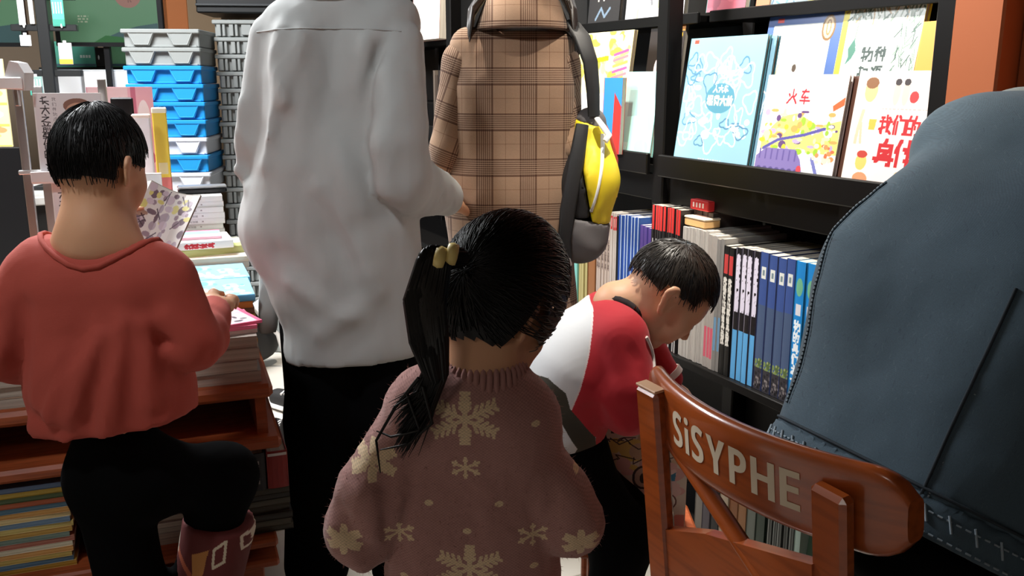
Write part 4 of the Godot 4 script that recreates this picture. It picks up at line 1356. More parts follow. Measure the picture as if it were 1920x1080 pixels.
func counter() -> void:
	# the checkout far behind the table
	var o := thing("counter", "pale checkout counter far behind the display table", "counter", Vector3(0.0, 0, -5.2))
	part("worktop", boxmb(Vector3(1.5, 0.04, 0.86), 0.006, Vector3(-0.12, 0.755, 0.12)), plain(226, 222, 216), o)
	part("front_panel", boxmb(Vector3(1.46, 0.73, 0.03), 0.003, Vector3(-0.12, 0.37, 0.50)), mat("counter_dark", rgb(30, 28, 27), 0.6), o)
	for x in [-0.84, 0.6]:
		part("end_panel", boxmb(Vector3(0.03, 0.73, 0.76), 0.003, Vector3(x, 0.37, 0.10)), mat("counter_dark"), o)
	var sc := img(240, 160, rgb(112, 160, 122))
	poly(sc, [Vector2(150, 130), Vector2(190, 118), Vector2(240, 110), Vector2(240, 160), Vector2(90, 160), Vector2(110, 148)], rgb(78, 110, 112))
	poly(sc, [Vector2(80, 160), Vector2(110, 142), Vector2(150, 146), Vector2(170, 160)], rgb(60, 124, 70))
	disc(sc, Vector2(172, 36), Vector2(34, 36), rgb(176, 128, 116))
	for k in 18:
		ln(sc, [Vector2(150 + rng.randf() * 44, 10 + rng.randf() * 50), Vector2(172, 40)], 2, rgb(130, 90, 84))
	rules(sc, 46, 92, 26, 3, 7, 4, rgb(196, 206, 176))
	var mt := tex(sc)
	for q in [[0.256, -5.07, "black bezelled monitor with a green picture standing on the counter"], [-0.36, -5.38, "second monitor with a green picture cut off by the left picture edge"]]:
		var m := thing("monitor", q[2], "monitor", Vector3(q[0], 0.776, q[1]), deg_to_rad(-20))
		part("bezel", boxmb(Vector3(0.52, 0.34, 0.03), 0.004, Vector3(0, 0.85, 0)), mat("tin_black"), m)
		var f := MB.new()
		f.quad(Vector3(-0.235, 0.70, 0.0156), Vector3(0.235, 0.70, 0.0156), Vector3(0.235, 1.0, 0.0156), Vector3(-0.235, 1.0, 0.0156))
		part("screen", f, mat("screen_glow", Color(0.4, 0.4, 0.4), 0.3, {"tex": mt, "glow": Color.WHITE, "ge": 0.30, "gtex": mt}), m)
		part("neck", boxmb(Vector3(0.03, 0.69, 0.03), 0.003, Vector3(-0.03, 0.36, -0.02)), mat("tin_black"), m)
		part("foot", boxmb(Vector3(0.22, 0.012, 0.10), 0.004, Vector3(-0.03, 0.006, 0)), mat("tin_black"), m)
		var l := AreaLight3D.new()
		l.name = "screen_light"
		m.add_child(l)
		l.position = Vector3(0, 0.85, 0.03)
		l.rotation.y = PI
		l.area_size = Vector2(0.45, 0.29)
		l.light_energy = 0.05
		l.light_color = rgb(150, 200, 160)
		l.area_range = 12.0
		l.area_attenuation = 2.0
		l.shadow_enabled = true
	# cards and packs on a black rack post
	var r := thing("card_rack", "black post rack with pegs between the two monitors", "rack", Vector3(-0.034, 0.776, -4.99), deg_to_rad(-20))
	var bk := mat("rack_black", rgb(24, 25, 26), 0.5)
	part("post", boxmb(Vector3(0.055, 1.4, 0.05), 0.004, Vector3(0, 0.70, 0)), bk, r)
	part("base", boxmb(Vector3(0.2, 0.02, 0.2), 0.004, Vector3(0, 0.01, 0)), bk, r)
	for y in [0.55, 0.76, 0.90]:
		part("arm", boxmb(Vector3(0.30, 0.03, 0.03), 0.003, Vector3(0.0, y, 0.0)), bk, r)
	for q in [[-0.085, 0.78], [0.085, 0.78]]:
		var g := MB.new()
		g.ball(Vector3(q[0], q[1] - 0.01, 0.022), Vector3(0.006, 0.013, 0.006), 8, 6)
		part("peg_tip", g, plain(236, 236, 236), r)
	var packs := [[0.075, 0.83, 0.055, 0.13, plain(96, 190, 166), "teal striped small pack hanging high on the black rack"], [0.09, 0.64, 0.062, 0.10, plain(214, 206, 210), "pale pack with a yellow foot hanging right of the rack post"],
		[-0.085, 0.70, 0.05, 0.05, plain(236, 236, 236), "white rounded tag hanging left of the rack post"], [-0.09, 0.84, 0.03, 0.14, plain(230, 232, 230), "white paper strip hanging high on the rack's left arm"], [-0.045, 0.84, 0.022, 0.13, plain(206, 206, 204), "grey white paper strip beside the post's left edge"],
		[-0.06, 0.49, 0.06, 0.09, plain(140, 170, 164), "grey green striped pack low on the rack's left"]]
	for q in packs:
		var k := thing("card_pack", q[5], "pack", r.transform * Vector3(q[0], q[1], 0.022), deg_to_rad(-20))
		part("card", boxmb(Vector3(q[2], q[3], 0.006), 0.002, Vector3.ZERO), q[4], k)
		part("hang_tab", boxmb(Vector3(0.016, 0.012, 0.004), 0.001, Vector3(0, q[3] * 0.5 + 0.005, 0)), plain(220, 220, 220), k)
		if q[2] > 0.052:
			part("foot_band", boxmb(Vector3(q[2] * 0.98, q[3] * 0.22, 0.002), 0.0005, Vector3(0, -q[3] * 0.36, 0.0035)), plain(226, 186, 70) if q[0] > 0.08 else plain(70, 160, 140), k)
			for s in 4:
				part("stripe", boxmb(Vector3(0.005, q[3] * 0.4, 0.0015), 0.0004, Vector3(-q[2] * 0.33 + s * q[2] * 0.22, q[3] * 0.15, 0.0035)), plain(230, 238, 236), k)
	# green gift boxes on a ledge below the monitor
	var lg := thing("ledge", "dark narrow ledge on legs carrying two green boxes", "ledge", Vector3(0.222, 0.776, -5.33), deg_to_rad(-20))
	part("board", boxmb(Vector3(0.66, 0.02, 0.10), 0.003, Vector3(0.02, 0.572, 0)), bk, lg)
	for x in [-0.26, 0.3]:
		part("leg", boxmb(Vector3(0.02, 0.565, 0.06), 0.003, Vector3(x, 0.282, 0)), bk, lg)
	for q in [[-0.15, plain(88, 176, 152), "teal green flat box on the ledge's left half", 0.24], [0.17, plain(134, 200, 146), "light green flat box on the ledge's right half", 0.26]]:
		var g := thing("gift_box", q[2], "box", lg.transform * Vector3(q[0], 0.582, 0.0), deg_to_rad(-20))
		part("body", boxmb(Vector3(q[3], 0.13, 0.05), 0.003, Vector3(0, 0.065, 0)), q[1], g)
		part("foot_strip", boxmb(Vector3(q[3] * 0.98, 0.012, 0.002), 0.0005, Vector3(0, 0.012, 0.026)), plain(70, 110, 120), g)
		var lm := MB.new()
		for k in 4:
			lm.box(T(Vector3(q[3] * 0.2 + k * 0.014, 0.055, 0.0257)), Vector3(0.010, 0.014, 0.001), 0.0)
		part("lettering", lm, plain(226, 236, 230), g)
	var bt := thing("camera_box", "black patterned small box between the two green boxes", "box", lg.transform * Vector3(0.005, 0.582, 0.005), deg_to_rad(-20))
	part("body", boxmb(Vector3(0.07, 0.10, 0.05), 0.004, Vector3(0, 0.05, 0)), mat("tin_black"), bt)
	for x in [-0.018, 0.018]:
		var g := MB.new()
		g.ball(Vector3(x, 0.05, 0.026), Vector3(0.004, 0.012, 0.004), 8, 6)
		part("mark", g, plain(226, 226, 226), bt)
	# white cartons below
	for q in [[-0.03, 0.20, 0.24, "wide white carton under the ledge"], [0.225, 0.29, 0.22, "white carton right of the wide one under the ledge"], [0.425, 0.10, 0.46, "tall white carton close to the blue crates"]]:
		var c := thing("carton", q[3], "carton", lg.transform * Vector3(q[0] - 0.13, 0.0, 0.122), deg_to_rad(-20))
		part("body", boxmb(Vector3(q[1] * 0.98, 0.565 if q[2] < 0.3 else 0.55, 0.12), 0.004, Vector3(0, 0.2825 if q[2] < 0.3 else 0.275, 0)), plain(240, 240, 240), c)
		part("flap", boxmb(Vector3(q[1] * 0.99, 0.006, 0.125), 0.002, Vector3(0, 0.566 if q[2] < 0.3 else 0.552, 0)), plain(232, 240, 246), c)
	# cream notices and the dark board at the left edge
	var nb := thing("notice_board", "black standing board at the left picture edge", "board", Vector3(-0.31, 0, -4.42), deg_to_rad(-20))
	part("panel", boxmb(Vector3(0.30, 1.02, 0.03), 0.004, Vector3(0, 0.51, 0)), mat("tin_black"), nb)
	part("foot", boxmb(Vector3(0.34, 0.03, 0.2), 0.004, Vector3(0, 0.015, 0)), mat("tin_black"), nb)
	var nt := img(96, 200, rgb(250, 228, 160))
	for k in 4:
		rect(nt, 0, 48 + k * 50, 96, 6, rgb(230, 200, 90))
		blots(nt, 6, 6 + k * 50, 80, 34, [rgb(236, 190, 110), rgb(250, 244, 226), rgb(220, 150, 100), rgb(240, 214, 130)], 12, 4, 12)
	var no := thing("notice", "cream and yellow printed notice rising above the black board", "notice", Vector3(-0.315, 1.02, -4.42), deg_to_rad(-20))
	part("sheet", boxmb(Vector3(0.25, 0.36, 0.008), 0.002, Vector3(0, 0.18, 0)), plain(246, 224, 160), no)
	var nf := MB.new()
	nf.quad(Vector3(-0.122, 0.005, 0.0046), Vector3(0.122, 0.005, 0.0046), Vector3(0.122, 0.355, 0.0046), Vector3(-0.122, 0.355, 0.0046))
	part("print", nf, print_mat("print_notice", nt), no)
	# the black hood over the crates
	var hd := thing("hood", "black cabinet end hanging above the grey crates", "cabinet", Vector3(1.0, 1.63, -5.15), deg_to_rad(-20))
	part("body", boxmb(Vector3(0.56, 0.5, 0.4), 0.006, Vector3(0, 0.25, 0)), mat("hood_black", rgb(28, 29, 30), 0.4), hd)
	part("lower_rail", boxmb(Vector3(0.56, 0.012, 0.02), 0.002, Vector3(0, 0.04, 0.205)), mat("hood_rail", rgb(60, 62, 64), 0.4), hd)
	part("back_leg", boxmb(Vector3(0.05, 1.63, 0.05), 0.003, Vector3(0.2, -0.815, -0.17)), mat("hood_black"), hd)

func crate_proto(key: String, m: Material, dark: Material, w: float, blue: bool) -> Node3D:
	# a folded plastic crate lying on its stack: slab, rim, ribs or trapezoid flaps on the front
	var o := Node3D.new()
	o.name = "folded_crate"
	var H := 0.083
	var D := 0.36
	part("body", boxmb(Vector3(w, H - 0.012, D - 0.014), 0.004, Vector3(0, (H - 0.012) / 2, -D / 2 - 0.007)), m, o)
	part("rim", boxmb(Vector3(w + 0.016, 0.020, D + 0.014), 0.004, Vector3(0, H - 0.011, -D / 2 + 0.004)), m, o)
	if blue:
		for x in [-0.26, 0.26]:
			var q := MB.new()
			q.prism([Vector2(-0.062, 0.07), Vector2(-0.035, 0.008), Vector2(0.035, 0.008), Vector2(0.062, 0.07)], T(Vector3(x * w, 0, -0.03)), 0.036)
			part("flap", q, m, o)
			var e := MB.new()
			e.tube([Vector3(x * w - 0.056, 0.066, 0.006), Vector3(x * w - 0.031, 0.012, 0.006), Vector3(x * w + 0.031, 0.012, 0.006), Vector3(x * w + 0.056, 0.066, 0.006)], [0.0035], 5)
			part("flap_edge", e, dark, o)
		part("foot_rail", boxmb(Vector3(w * 0.94, 0.010, 0.02), 0.002, Vector3(0, 0.005, -0.02)), dark, o)
	else:
		for k in 7:
			var x := -w * 0.42 + k * w * 0.14
			if k % 3 == 2:
				part("panel", boxmb(Vector3(w * 0.11, 0.05, 0.04), 0.002, Vector3(x, 0.034, -0.012)), m, o)
			else:
				part("rib", boxmb(Vector3(w * 0.048, 0.056, 0.042), 0.002, Vector3(x - 0.012, 0.032, -0.011)), m, o)
				part("rib", boxmb(Vector3(w * 0.030, 0.056, 0.042), 0.002, Vector3(x + w * 0.030, 0.032, -0.011)), m, o)
	return o

func crates() -> void:
	var grey := mat("crate_grey", rgb(142, 146, 144), 0.55)
	var gd := grey
	var blue := mat("crate_blue", rgb(26, 142, 212), 0.4)
	var bd := blue
	var pale := mat("crate_pale", rgb(200, 204, 212), 0.5)
	var g := crate_proto("g", grey, gd, 0.44, false)
	var b := crate_proto("b", blue, bd, 0.34, true)
	var p := crate_proto("p", pale, pale, 0.34, true)
	var pg := crate_proto("pg", grey, gd, 0.34, true)
	for k in 19:
		var o := g.duplicate()
		o.name = numbered("folded_crate")
		add_child(o)
		o.position = Vector3(0.93 + rng.randf_range(-0.006, 0.006), 0.0 + k * 0.0835, -4.78 + rng.randf_range(-0.006, 0.006))
		o.rotation.y = deg_to_rad(-22 + rng.randf_range(-1, 1))
		tag(o, "%s grey folded crate in the tall stack left of the man" % (ORD + ["nineteenth from the top"])[18 - k], "crate", "tall stack of grey folded crates")
	var kinds := [p, b, p, b, b, b, b, pg, pg]
	var nm := ["pale", "blue", "pale", "blue", "blue", "blue", "blue", "grey", "grey"]
	for k in 9:
		var o: Node3D = kinds[k].duplicate()
		o.name = numbered("folded_crate")
		add_child(o)
		o.position = Vector3(0.450 + rng.randf_range(-0.005, 0.005), 0.776 + k * 0.0835, -4.66 + rng.randf_range(-0.004, 0.004))
		o.rotation.y = deg_to_rad(-20)
		tag(o, "%s folded crate in the blue stack, a %s one" % [ORD[8 - k], nm[k]], "crate", "blue stack of folded crates")
	for q in [g, b, p, pg]:
		q.free()
	# scattered crates and sacks on the floor beside the table
	var lo := thing("flat_crate", "pale grey flat crate lying low between table and man", "crate", Vector3(0.93, 0.0, -4.42), deg_to_rad(-30))
	part("body", boxmb(Vector3(0.34, 0.20, 0.3), 0.006, Vector3(0, 0.10, 0)), grey, lo)
	part("lid", boxmb(Vector3(0.36, 0.02, 0.32), 0.004, Vector3(0, 0.21, 0)), pale, lo)
	for k in 4:
		part("rib", boxmb(Vector3(0.02, 0.16, 0.012), 0.002, Vector3(-0.12 + k * 0.08, 0.10, 0.152)), gd, lo)

func floor_things() -> void:
	var blk := mat("bag_black", rgb(26, 24, 24), 0.7)
	var wht := mat("sneaker_white", rgb(226, 224, 220), 0.6)
	# black bag slumped on the floor
	var b := thing("sling_bag", "black slumped bag on the floor behind the table corner", "bag", Vector3(0.66, 0, -4.1), 0.4)
	var s := Sdf.new()
	s.cap(Vector3(-0.06, 0.10, 0), Vector3(0.07, 0.12, 0), 0.10, 0.09, 0.06, Vector3.BACK, 1.5)
	s.cap(Vector3(0, 0.2, 0), Vector3(0.02, 0.26, 0.01), 0.05, 0.03, 0.06)
	s.plane(Vector3(0, 0.0, 0), Vector3.DOWN)
	var m := MB.new()
	s.into(m, 0.014)
	part("body", m, blk, b)
	var st := MB.new()
	st.tube([Vector3(-0.12, 0.04, 0.07), Vector3(-0.05, 0.2, 0.1), Vector3(0.02, 0.29, 0.03), Vector3(0.1, 0.16, 0.09), Vector3(0.13, 0.02, 0.1)], [0.011], 6)
	part("strap", st, wht, b)
	# two pairs of sneakers seen past the man's leg
	var spots := [[Vector3(0.72, 0, -3.45), 0.5, "black and white sneaker with loose laces farthest from the table"], [Vector3(0.62, 0, -3.12), 0.3, "black and white sneaker nearer the table corner"]]
	for q in spots:
		var o := thing("sneaker", q[2], "shoe", q[0], q[1])
		var u := Sdf.new()
		u.cap(Vector3(0, 0.055, 0.09), Vector3(0, 0.045, -0.10), 0.042, 0.036, 0.03)
		u.cap(Vector3(0, 0.09, 0.08), Vector3(0, 0.10, 0.03), 0.036, 0.034, 0.04)
		u.cut(Vector3(0, 0.16, 0.075), Vector3(0, 0.11, 0.075), 0.03, 0.024, 0.01)
		u.plane(Vector3(0, 0.02, 0), Vector3.DOWN)
		var um := MB.new()
		u.into(um, 0.007)
		part("upper", um, blk, o)
		var so := Sdf.new()
		so.cap(Vector3(0, 0.018, 0.095), Vector3(0, 0.018, -0.105), 0.046, 0.042, 0.02, Vector3.UP, 2.6)
		so.plane(Vector3(0, 0.0, 0), Vector3.DOWN)
		var sm := MB.new()
		so.into(sm, 0.008)
		part("sole", sm, wht, o)
		for k in 4:
			var l := MB.new()
			var z := 0.02 - k * 0.022
			l.tube([Vector3(-0.03, 0.088 - k * 0.004, z), Vector3(0, 0.10 - k * 0.006, z - 0.006), Vector3(0.03, 0.088 - k * 0.004, z)], [0.005], 6)
			part("lace", l, wht, o)
	var pp := thing("paper_scrap", "crumpled white and teal wrapper by the table's right edge", "paper", Vector3(0.60, 0.0, -2.88), 0.6)
	var pm := Sdf.new()
	pm.cap(Vector3(-0.05, 0.03, 0), Vector3(0.05, 0.035, 0.01), 0.03, 0.022, 0.02, Vector3.UP, 1.6)
	pm.fold(Vector3(-0.06, 0.05, 0.01), Vector3(0.05, 0.05, -0.02), 0.008, 0.006)
	pm.plane(Vector3.ZERO, Vector3.DOWN)
	var pmm := MB.new()
	pm.into(pmm, 0.007)
	part("sheet", pmm, wht, pp)
	part("teal_print", boxmb(Vector3(0.05, 0.004, 0.02), 0.001, Vector3(0, 0.052, 0.0)), plain(120, 196, 200), pp)

func V(x: float, y: float, z: float) -> Vector3:
	return Vector3(x, y, z)

func head_basis(fwd: Vector3, roll := 0.0) -> Basis:
	# columns: right, up, back
	var z := -fwd.normalized()
	var x := Vector3.UP.cross(z).normalized()
	var y := z.cross(x)
	return Basis(z, roll) * Basis(x, y, z)

func hand(mb: MB, wr: Vector3, dir: Vector3, nrm: Vector3, L: float, side: float, curl: float, cell := 0.0042) -> void:
	# palm, four unequal jointed fingers and a thumb from the side of the palm; nrm: the back of the hand
	var d := dir.normalized()
	var n := (nrm - d * nrm.dot(d)).normalized()
	var x := d.cross(n) * side
	var s := Sdf.new()
	var r := L * 0.047
	s.cap(wr - d * L * 0.06, wr + d * L * 0.1, L * 0.15, L * 0.17, 0.012, n, 1.5)
	s.cap(wr + d * L * 0.14 - x * L * 0.1, wr + d * L * 0.46 - x * L * 0.15, L * 0.10, L * 0.085, 0.015, n, 1.3)
	s.cap(wr + d * L * 0.14 + x * L * 0.1, wr + d * L * 0.46 + x * L * 0.13, L * 0.10, L * 0.075, 0.015, n, 1.3)
	for k in 4:
		var a: float = [-0.18, -0.06, 0.06, 0.17][k]
		var fl: float = [0.42, 0.48, 0.45, 0.34][k] * L
		var p := wr + d * L * (0.5 - 0.03 * absf(k - 1.2)) + x * L * a
		var v := d + x * a * 0.25
		var bend := curl * (0.5 + 0.08 * k)
		for j in 3:
			v = v.rotated(d.cross(n).normalized(), -bend) if false else (v * cos(bend) - n * sin(bend) * v.length()).normalized()
			var q: Vector3 = p + v * fl * [0.42, 0.32, 0.26][j]
			s.cap(p, q, r * (1.0 - 0.08 * j), r * (0.95 - 0.1 * j), 0.003)
			p = q
	var tp := wr + d * L * 0.16 - x * L * 0.14
	var tv := (d * 0.75 - x * 0.7 - n * 0.2).normalized()
	s.cap(tp, tp + tv * L * 0.2, r * 1.35, r * 1.1, 0.012)
	s.cap(tp + tv * L * 0.2, tp + tv * L * 0.2 + (tv + d * 0.8 - n * 0.3).normalized() * L * 0.2, r * 1.1, r * 0.85, 0.006)
	s.into(mb, cell)

func head(mb: MB, c: Vector3, hb: Basis, H: float, neck: Vector3, nr: float, cell: float, ear := 1.0, traps := []) -> void:
	var X := Transform3D(hb, c)
	var s := Sdf.new()
	s.cap(X * (V(0, 0.15, 0.08) * H), X * (V(0, 0.13, -0.1) * H), 0.325 * H, 0.315 * H, 0.02)
	s.cap(X * (V(0, 0.0, -0.16) * H), X * (V(0, -0.33, -0.235) * H), 0.25 * H, 0.125 * H, 0.1 * H)
	for q in [-1.0, 1.0]:
		s.cap(X * (V(q * 0.17, -0.16, 0.0) * H), X * (V(q * 0.06, -0.34, -0.2) * H), 0.11 * H, 0.09 * H, 0.08 * H)
		s.cap(X * (V(q * 0.17, -0.05, -0.29) * H), X * (V(q * 0.15, -0.16, -0.27) * H), 0.10 * H, 0.10 * H, 0.08 * H)
	s.cap(X * (V(0, 0.02, -0.40) * H), X * (V(0, -0.10, -0.455) * H), 0.022 * H, 0.042 * H, 0.035 * H)
	for q in [-1.0, 1.0]:
		s.cap(X * (V(q * 0.045, -0.115, -0.42) * H), X * (V(q * 0.05, -0.115, -0.41) * H), 0.03 * H, 0.03 * H, 0.02 * H)
	s.cap(X * (V(-0.09, -0.205, -0.375) * H), X * (V(0.09, -0.205, -0.375) * H), 0.022 * H, 0.022 * H, 0.02 * H)
	s.cap(X * (V(-0.07, -0.25, -0.365) * H), X * (V(0.07, -0.25, -0.365) * H), 0.026 * H, 0.026 * H, 0.02 * H)
	for q in [-1.0, 1.0]:
		var e := X * (V(q * 0.325, 0.0, 0.0) * H)
		var ax: Vector3 = hb * V(q, 0, -0.55)
		s.cap(e + hb * (V(q * 0.035, 0.075, 0.045) * H), e + hb * (V(0, -0.07, 0.0) * H), 0.085 * H * ear, 0.055 * H * ear, 0.014 * H, ax, 2.6)
		s.cut(e + hb * (V(q * 0.065, 0.05, 0.0) * H), e + hb * (V(q * 0.03, -0.03, -0.02) * H), 0.045 * H * ear, 0.026 * H * ear, 0.02 * H)
		s.cut(X * (V(q * 0.14, 0.015, -0.445) * H), X * (V(q * 0.17, 0.015, -0.43) * H), 0.06 * H, 0.05 * H, 0.05 * H)
	s.cut(X * (V(-0.075, -0.228, -0.405) * H), X * (V(0.075, -0.228, -0.405) * H), 0.008 * H, 0.008 * H, 0.01 * H)
	s.cap(X * (V(0, -0.1, 0.06) * H), neck, nr, nr * 1.12, 0.14 * H)
	for q in traps:
		s.cap(neck + V(0, 0.012, 0), neck.lerp(q, 0.62) + V(0, 0.006, 0), nr * 0.95, nr * 0.62, 0.05)
	s.into(mb, cell)

func eyes(o: Node3D, c: Vector3, hb: Basis, H: float) -> void:
	var X := Transform3D(hb, c)
	for q in [-1.0, 1.0]:
		var m := MB.new()
		m.ball(X * (V(q * 0.15, 0.012, -0.335) * H), Vector3.ONE * 0.056 * H, 12, 8)
		var e := part("eye", m, mat("eye_white", rgb(228, 224, 218), 0.2), o)
		var p := MB.new()
		p.ball(X * (V(q * 0.15, 0.006, -0.378) * H), Vector3.ONE * 0.02 * H, 8, 6)
		part("iris", p, mat("eye_dark", rgb(30, 20, 16), 0.15), e)

func limb(s: Sdf, pts: Array, rad: Array, k := 0.03) -> void:
	for j in pts.size() - 1:
		s.cap(pts[j], pts[j + 1], rad[j], rad[j + 1], k)

func strands(mb: MB, c: Vector3, hb: Basis, rad: Vector3, n: int, steps: int, length: float, keep: Callable, flow: Callable, r0: float, lift := 0.02) -> void:
	# hairs lying on the skull ellipsoid; d is a direction in head axes (x right, y up, z back)
	for k in n:
		var d := Vector3(rng.randfn(), rng.randfn(), rng.randfn()).normalized()
		if not keep.call(d):
			continue
		var pts := []
		var rr := []
		var L := length * rng.randf_range(0.6, 1.15)
		var up := rng.randf_range(0.0, lift)
		var dev := rng.randf_range(-0.25, 0.25)
		for j in steps + 1:
			var f := float(j) / steps
			pts.append(c + hb * (d * rad * (1.0 + up + lift * 0.6 * sin(f * PI) - f * f * 0.008)))
			rr.append(r0 * (1.0 - 0.75 * f))
			var t: Vector3 = flow.call(d)
			t = (t - d * t.dot(d))
			t = t.normalized().rotated(d, dev) if t.length() > 1e-4 else Vector3.ZERO
			d = (d + t * L / steps / rad.x).normalized()
			if not keep.call(d) and j > 1:
				break
		if pts.size() > 2:
			mb.tube(pts, rr, 3, false)

func shoe(o: Node3D, an: Vector3, toe: Vector3, L: float, m: Material, sole: Material) -> void:
	var d := (toe - an) * Vector3(1, 0, 1)
	d = d.normalized()
	var h := Vector3(an.x, 0, an.z)
	var s := Sdf.new()
	s.cap(h + V(0, L * 0.19, 0) - d * L * 0.14, h + V(0, L * 0.15, 0) + d * L * 0.58, L * 0.155, L * 0.13, 0.03)
	s.cap(h + V(0, L * 0.3, 0), h + V(0, L * 0.2, 0) + d * L * 0.2, L * 0.15, L * 0.13, 0.04)
	s.plane(h + V(0, 0.02, 0), Vector3.DOWN)
	var mb := MB.new()
	s.into(mb, 0.011)
	var e := part("shoe", mb, m, o)
	var q := Sdf.new()
	q.cap(h + V(0, 0.014, 0) - d * L * 0.15, h + V(0, 0.014, 0) + d * L * 0.6, L * 0.17, L * 0.15, 0.02, Vector3.UP, 3.0)
	q.plane(h, Vector3.DOWN)
	q.plane(h + V(0, 0.026, 0), Vector3.UP)
	var sm := MB.new()
	q.into(sm, 0.011)
	part("sole", sm, sole, e)

func skin_body(o: Node3D, J: Dictionary, s: float, m: Material, hl: float, fine := false, curl := 0.7) -> void:
	# one body under the clothes: trunk, arms and legs in one smooth field, then head and hands in finer ones
	var b := Sdf.new()
	var side: Vector3 = (J.shr - J.shl).normalized()
	b.cap(J.pel, J.chest, 0.085 * s, 0.085 * s, 0.05, J.get("flat", Vector3.BACK), 1.3)
	b.cap(J.chest, J.neck - V(0, 0.03 * s, 0), 0.085 * s, 0.065 * s, 0.05, J.get("flat", Vector3.BACK), 1.3)
	b.cap(J.shl, J.shr, 0.040 * s, 0.040 * s, 0.04)
	for q in ["l", "r"]:
		limb(b, [J["sh" + q], J["el" + q], J["wr" + q]], [0.040 * s, 0.034 * s, 0.026 * s], 0.02)
		limb(b, [J["hip" + q], J["kn" + q], J["an" + q]], [0.068 * s, 0.048 * s, 0.034 * s], 0.03)
	var mb := MB.new()
	b.into(mb, 0.018)
	head(mb, J.head, J.hb, J.H, J.neck, J.get("nr", 0.05 * s), 0.0045 if fine else 0.006, J.get("ear", 1.0), [J.shl, J.shr] if J.get("traps", false) else [])
	for q in ["l", "r"]:
		var dd: Vector3 = J.get("hd" + q, (J["wr" + q] - J["el" + q]))
		hand(mb, J["wr" + q] + dd.normalized() * 0.01, dd, J.get("hn" + q, Vector3.UP), hl, 1.0 if q == "r" else -1.0, curl)
	part("body", mb, m, o)
	eyes(o, J.head, J.hb, J.H)

func legs(o: Node3D, called: String, J: Dictionary, pr: float, r: Array, top: Array, m: Material, folds := [], cell := 0.012) -> void:
	var s := Sdf.new()
	s.cap(J.hipl, J.hipr, pr, pr, 0.05)
	s.cap(J.pel, J.pel + V(0, 0.06, 0), pr * 1.05, pr, 0.05, Vector3.BACK, 1.2)
	for q in ["l", "r"]:
		limb(s, [J["hip" + q], J["kn" + q], J["an" + q] + V(0, 0.02, 0)], r, 0.04)
	for f in folds:
		s.fold(f[0], f[1], f[2], f[3])
	s.plane(top[0], top[1])
	s.plane(V(0, 0.035, 0), Vector3.DOWN)
	var mb := MB.new()
	s.into(mb, cell)
	part(called, mb, m, o)

func people() -> void:
	boy_in_red_brown()
	man()
	woman()
	girl()
	stooping_boy()
	denim_person()

const YAW := -0.4537856

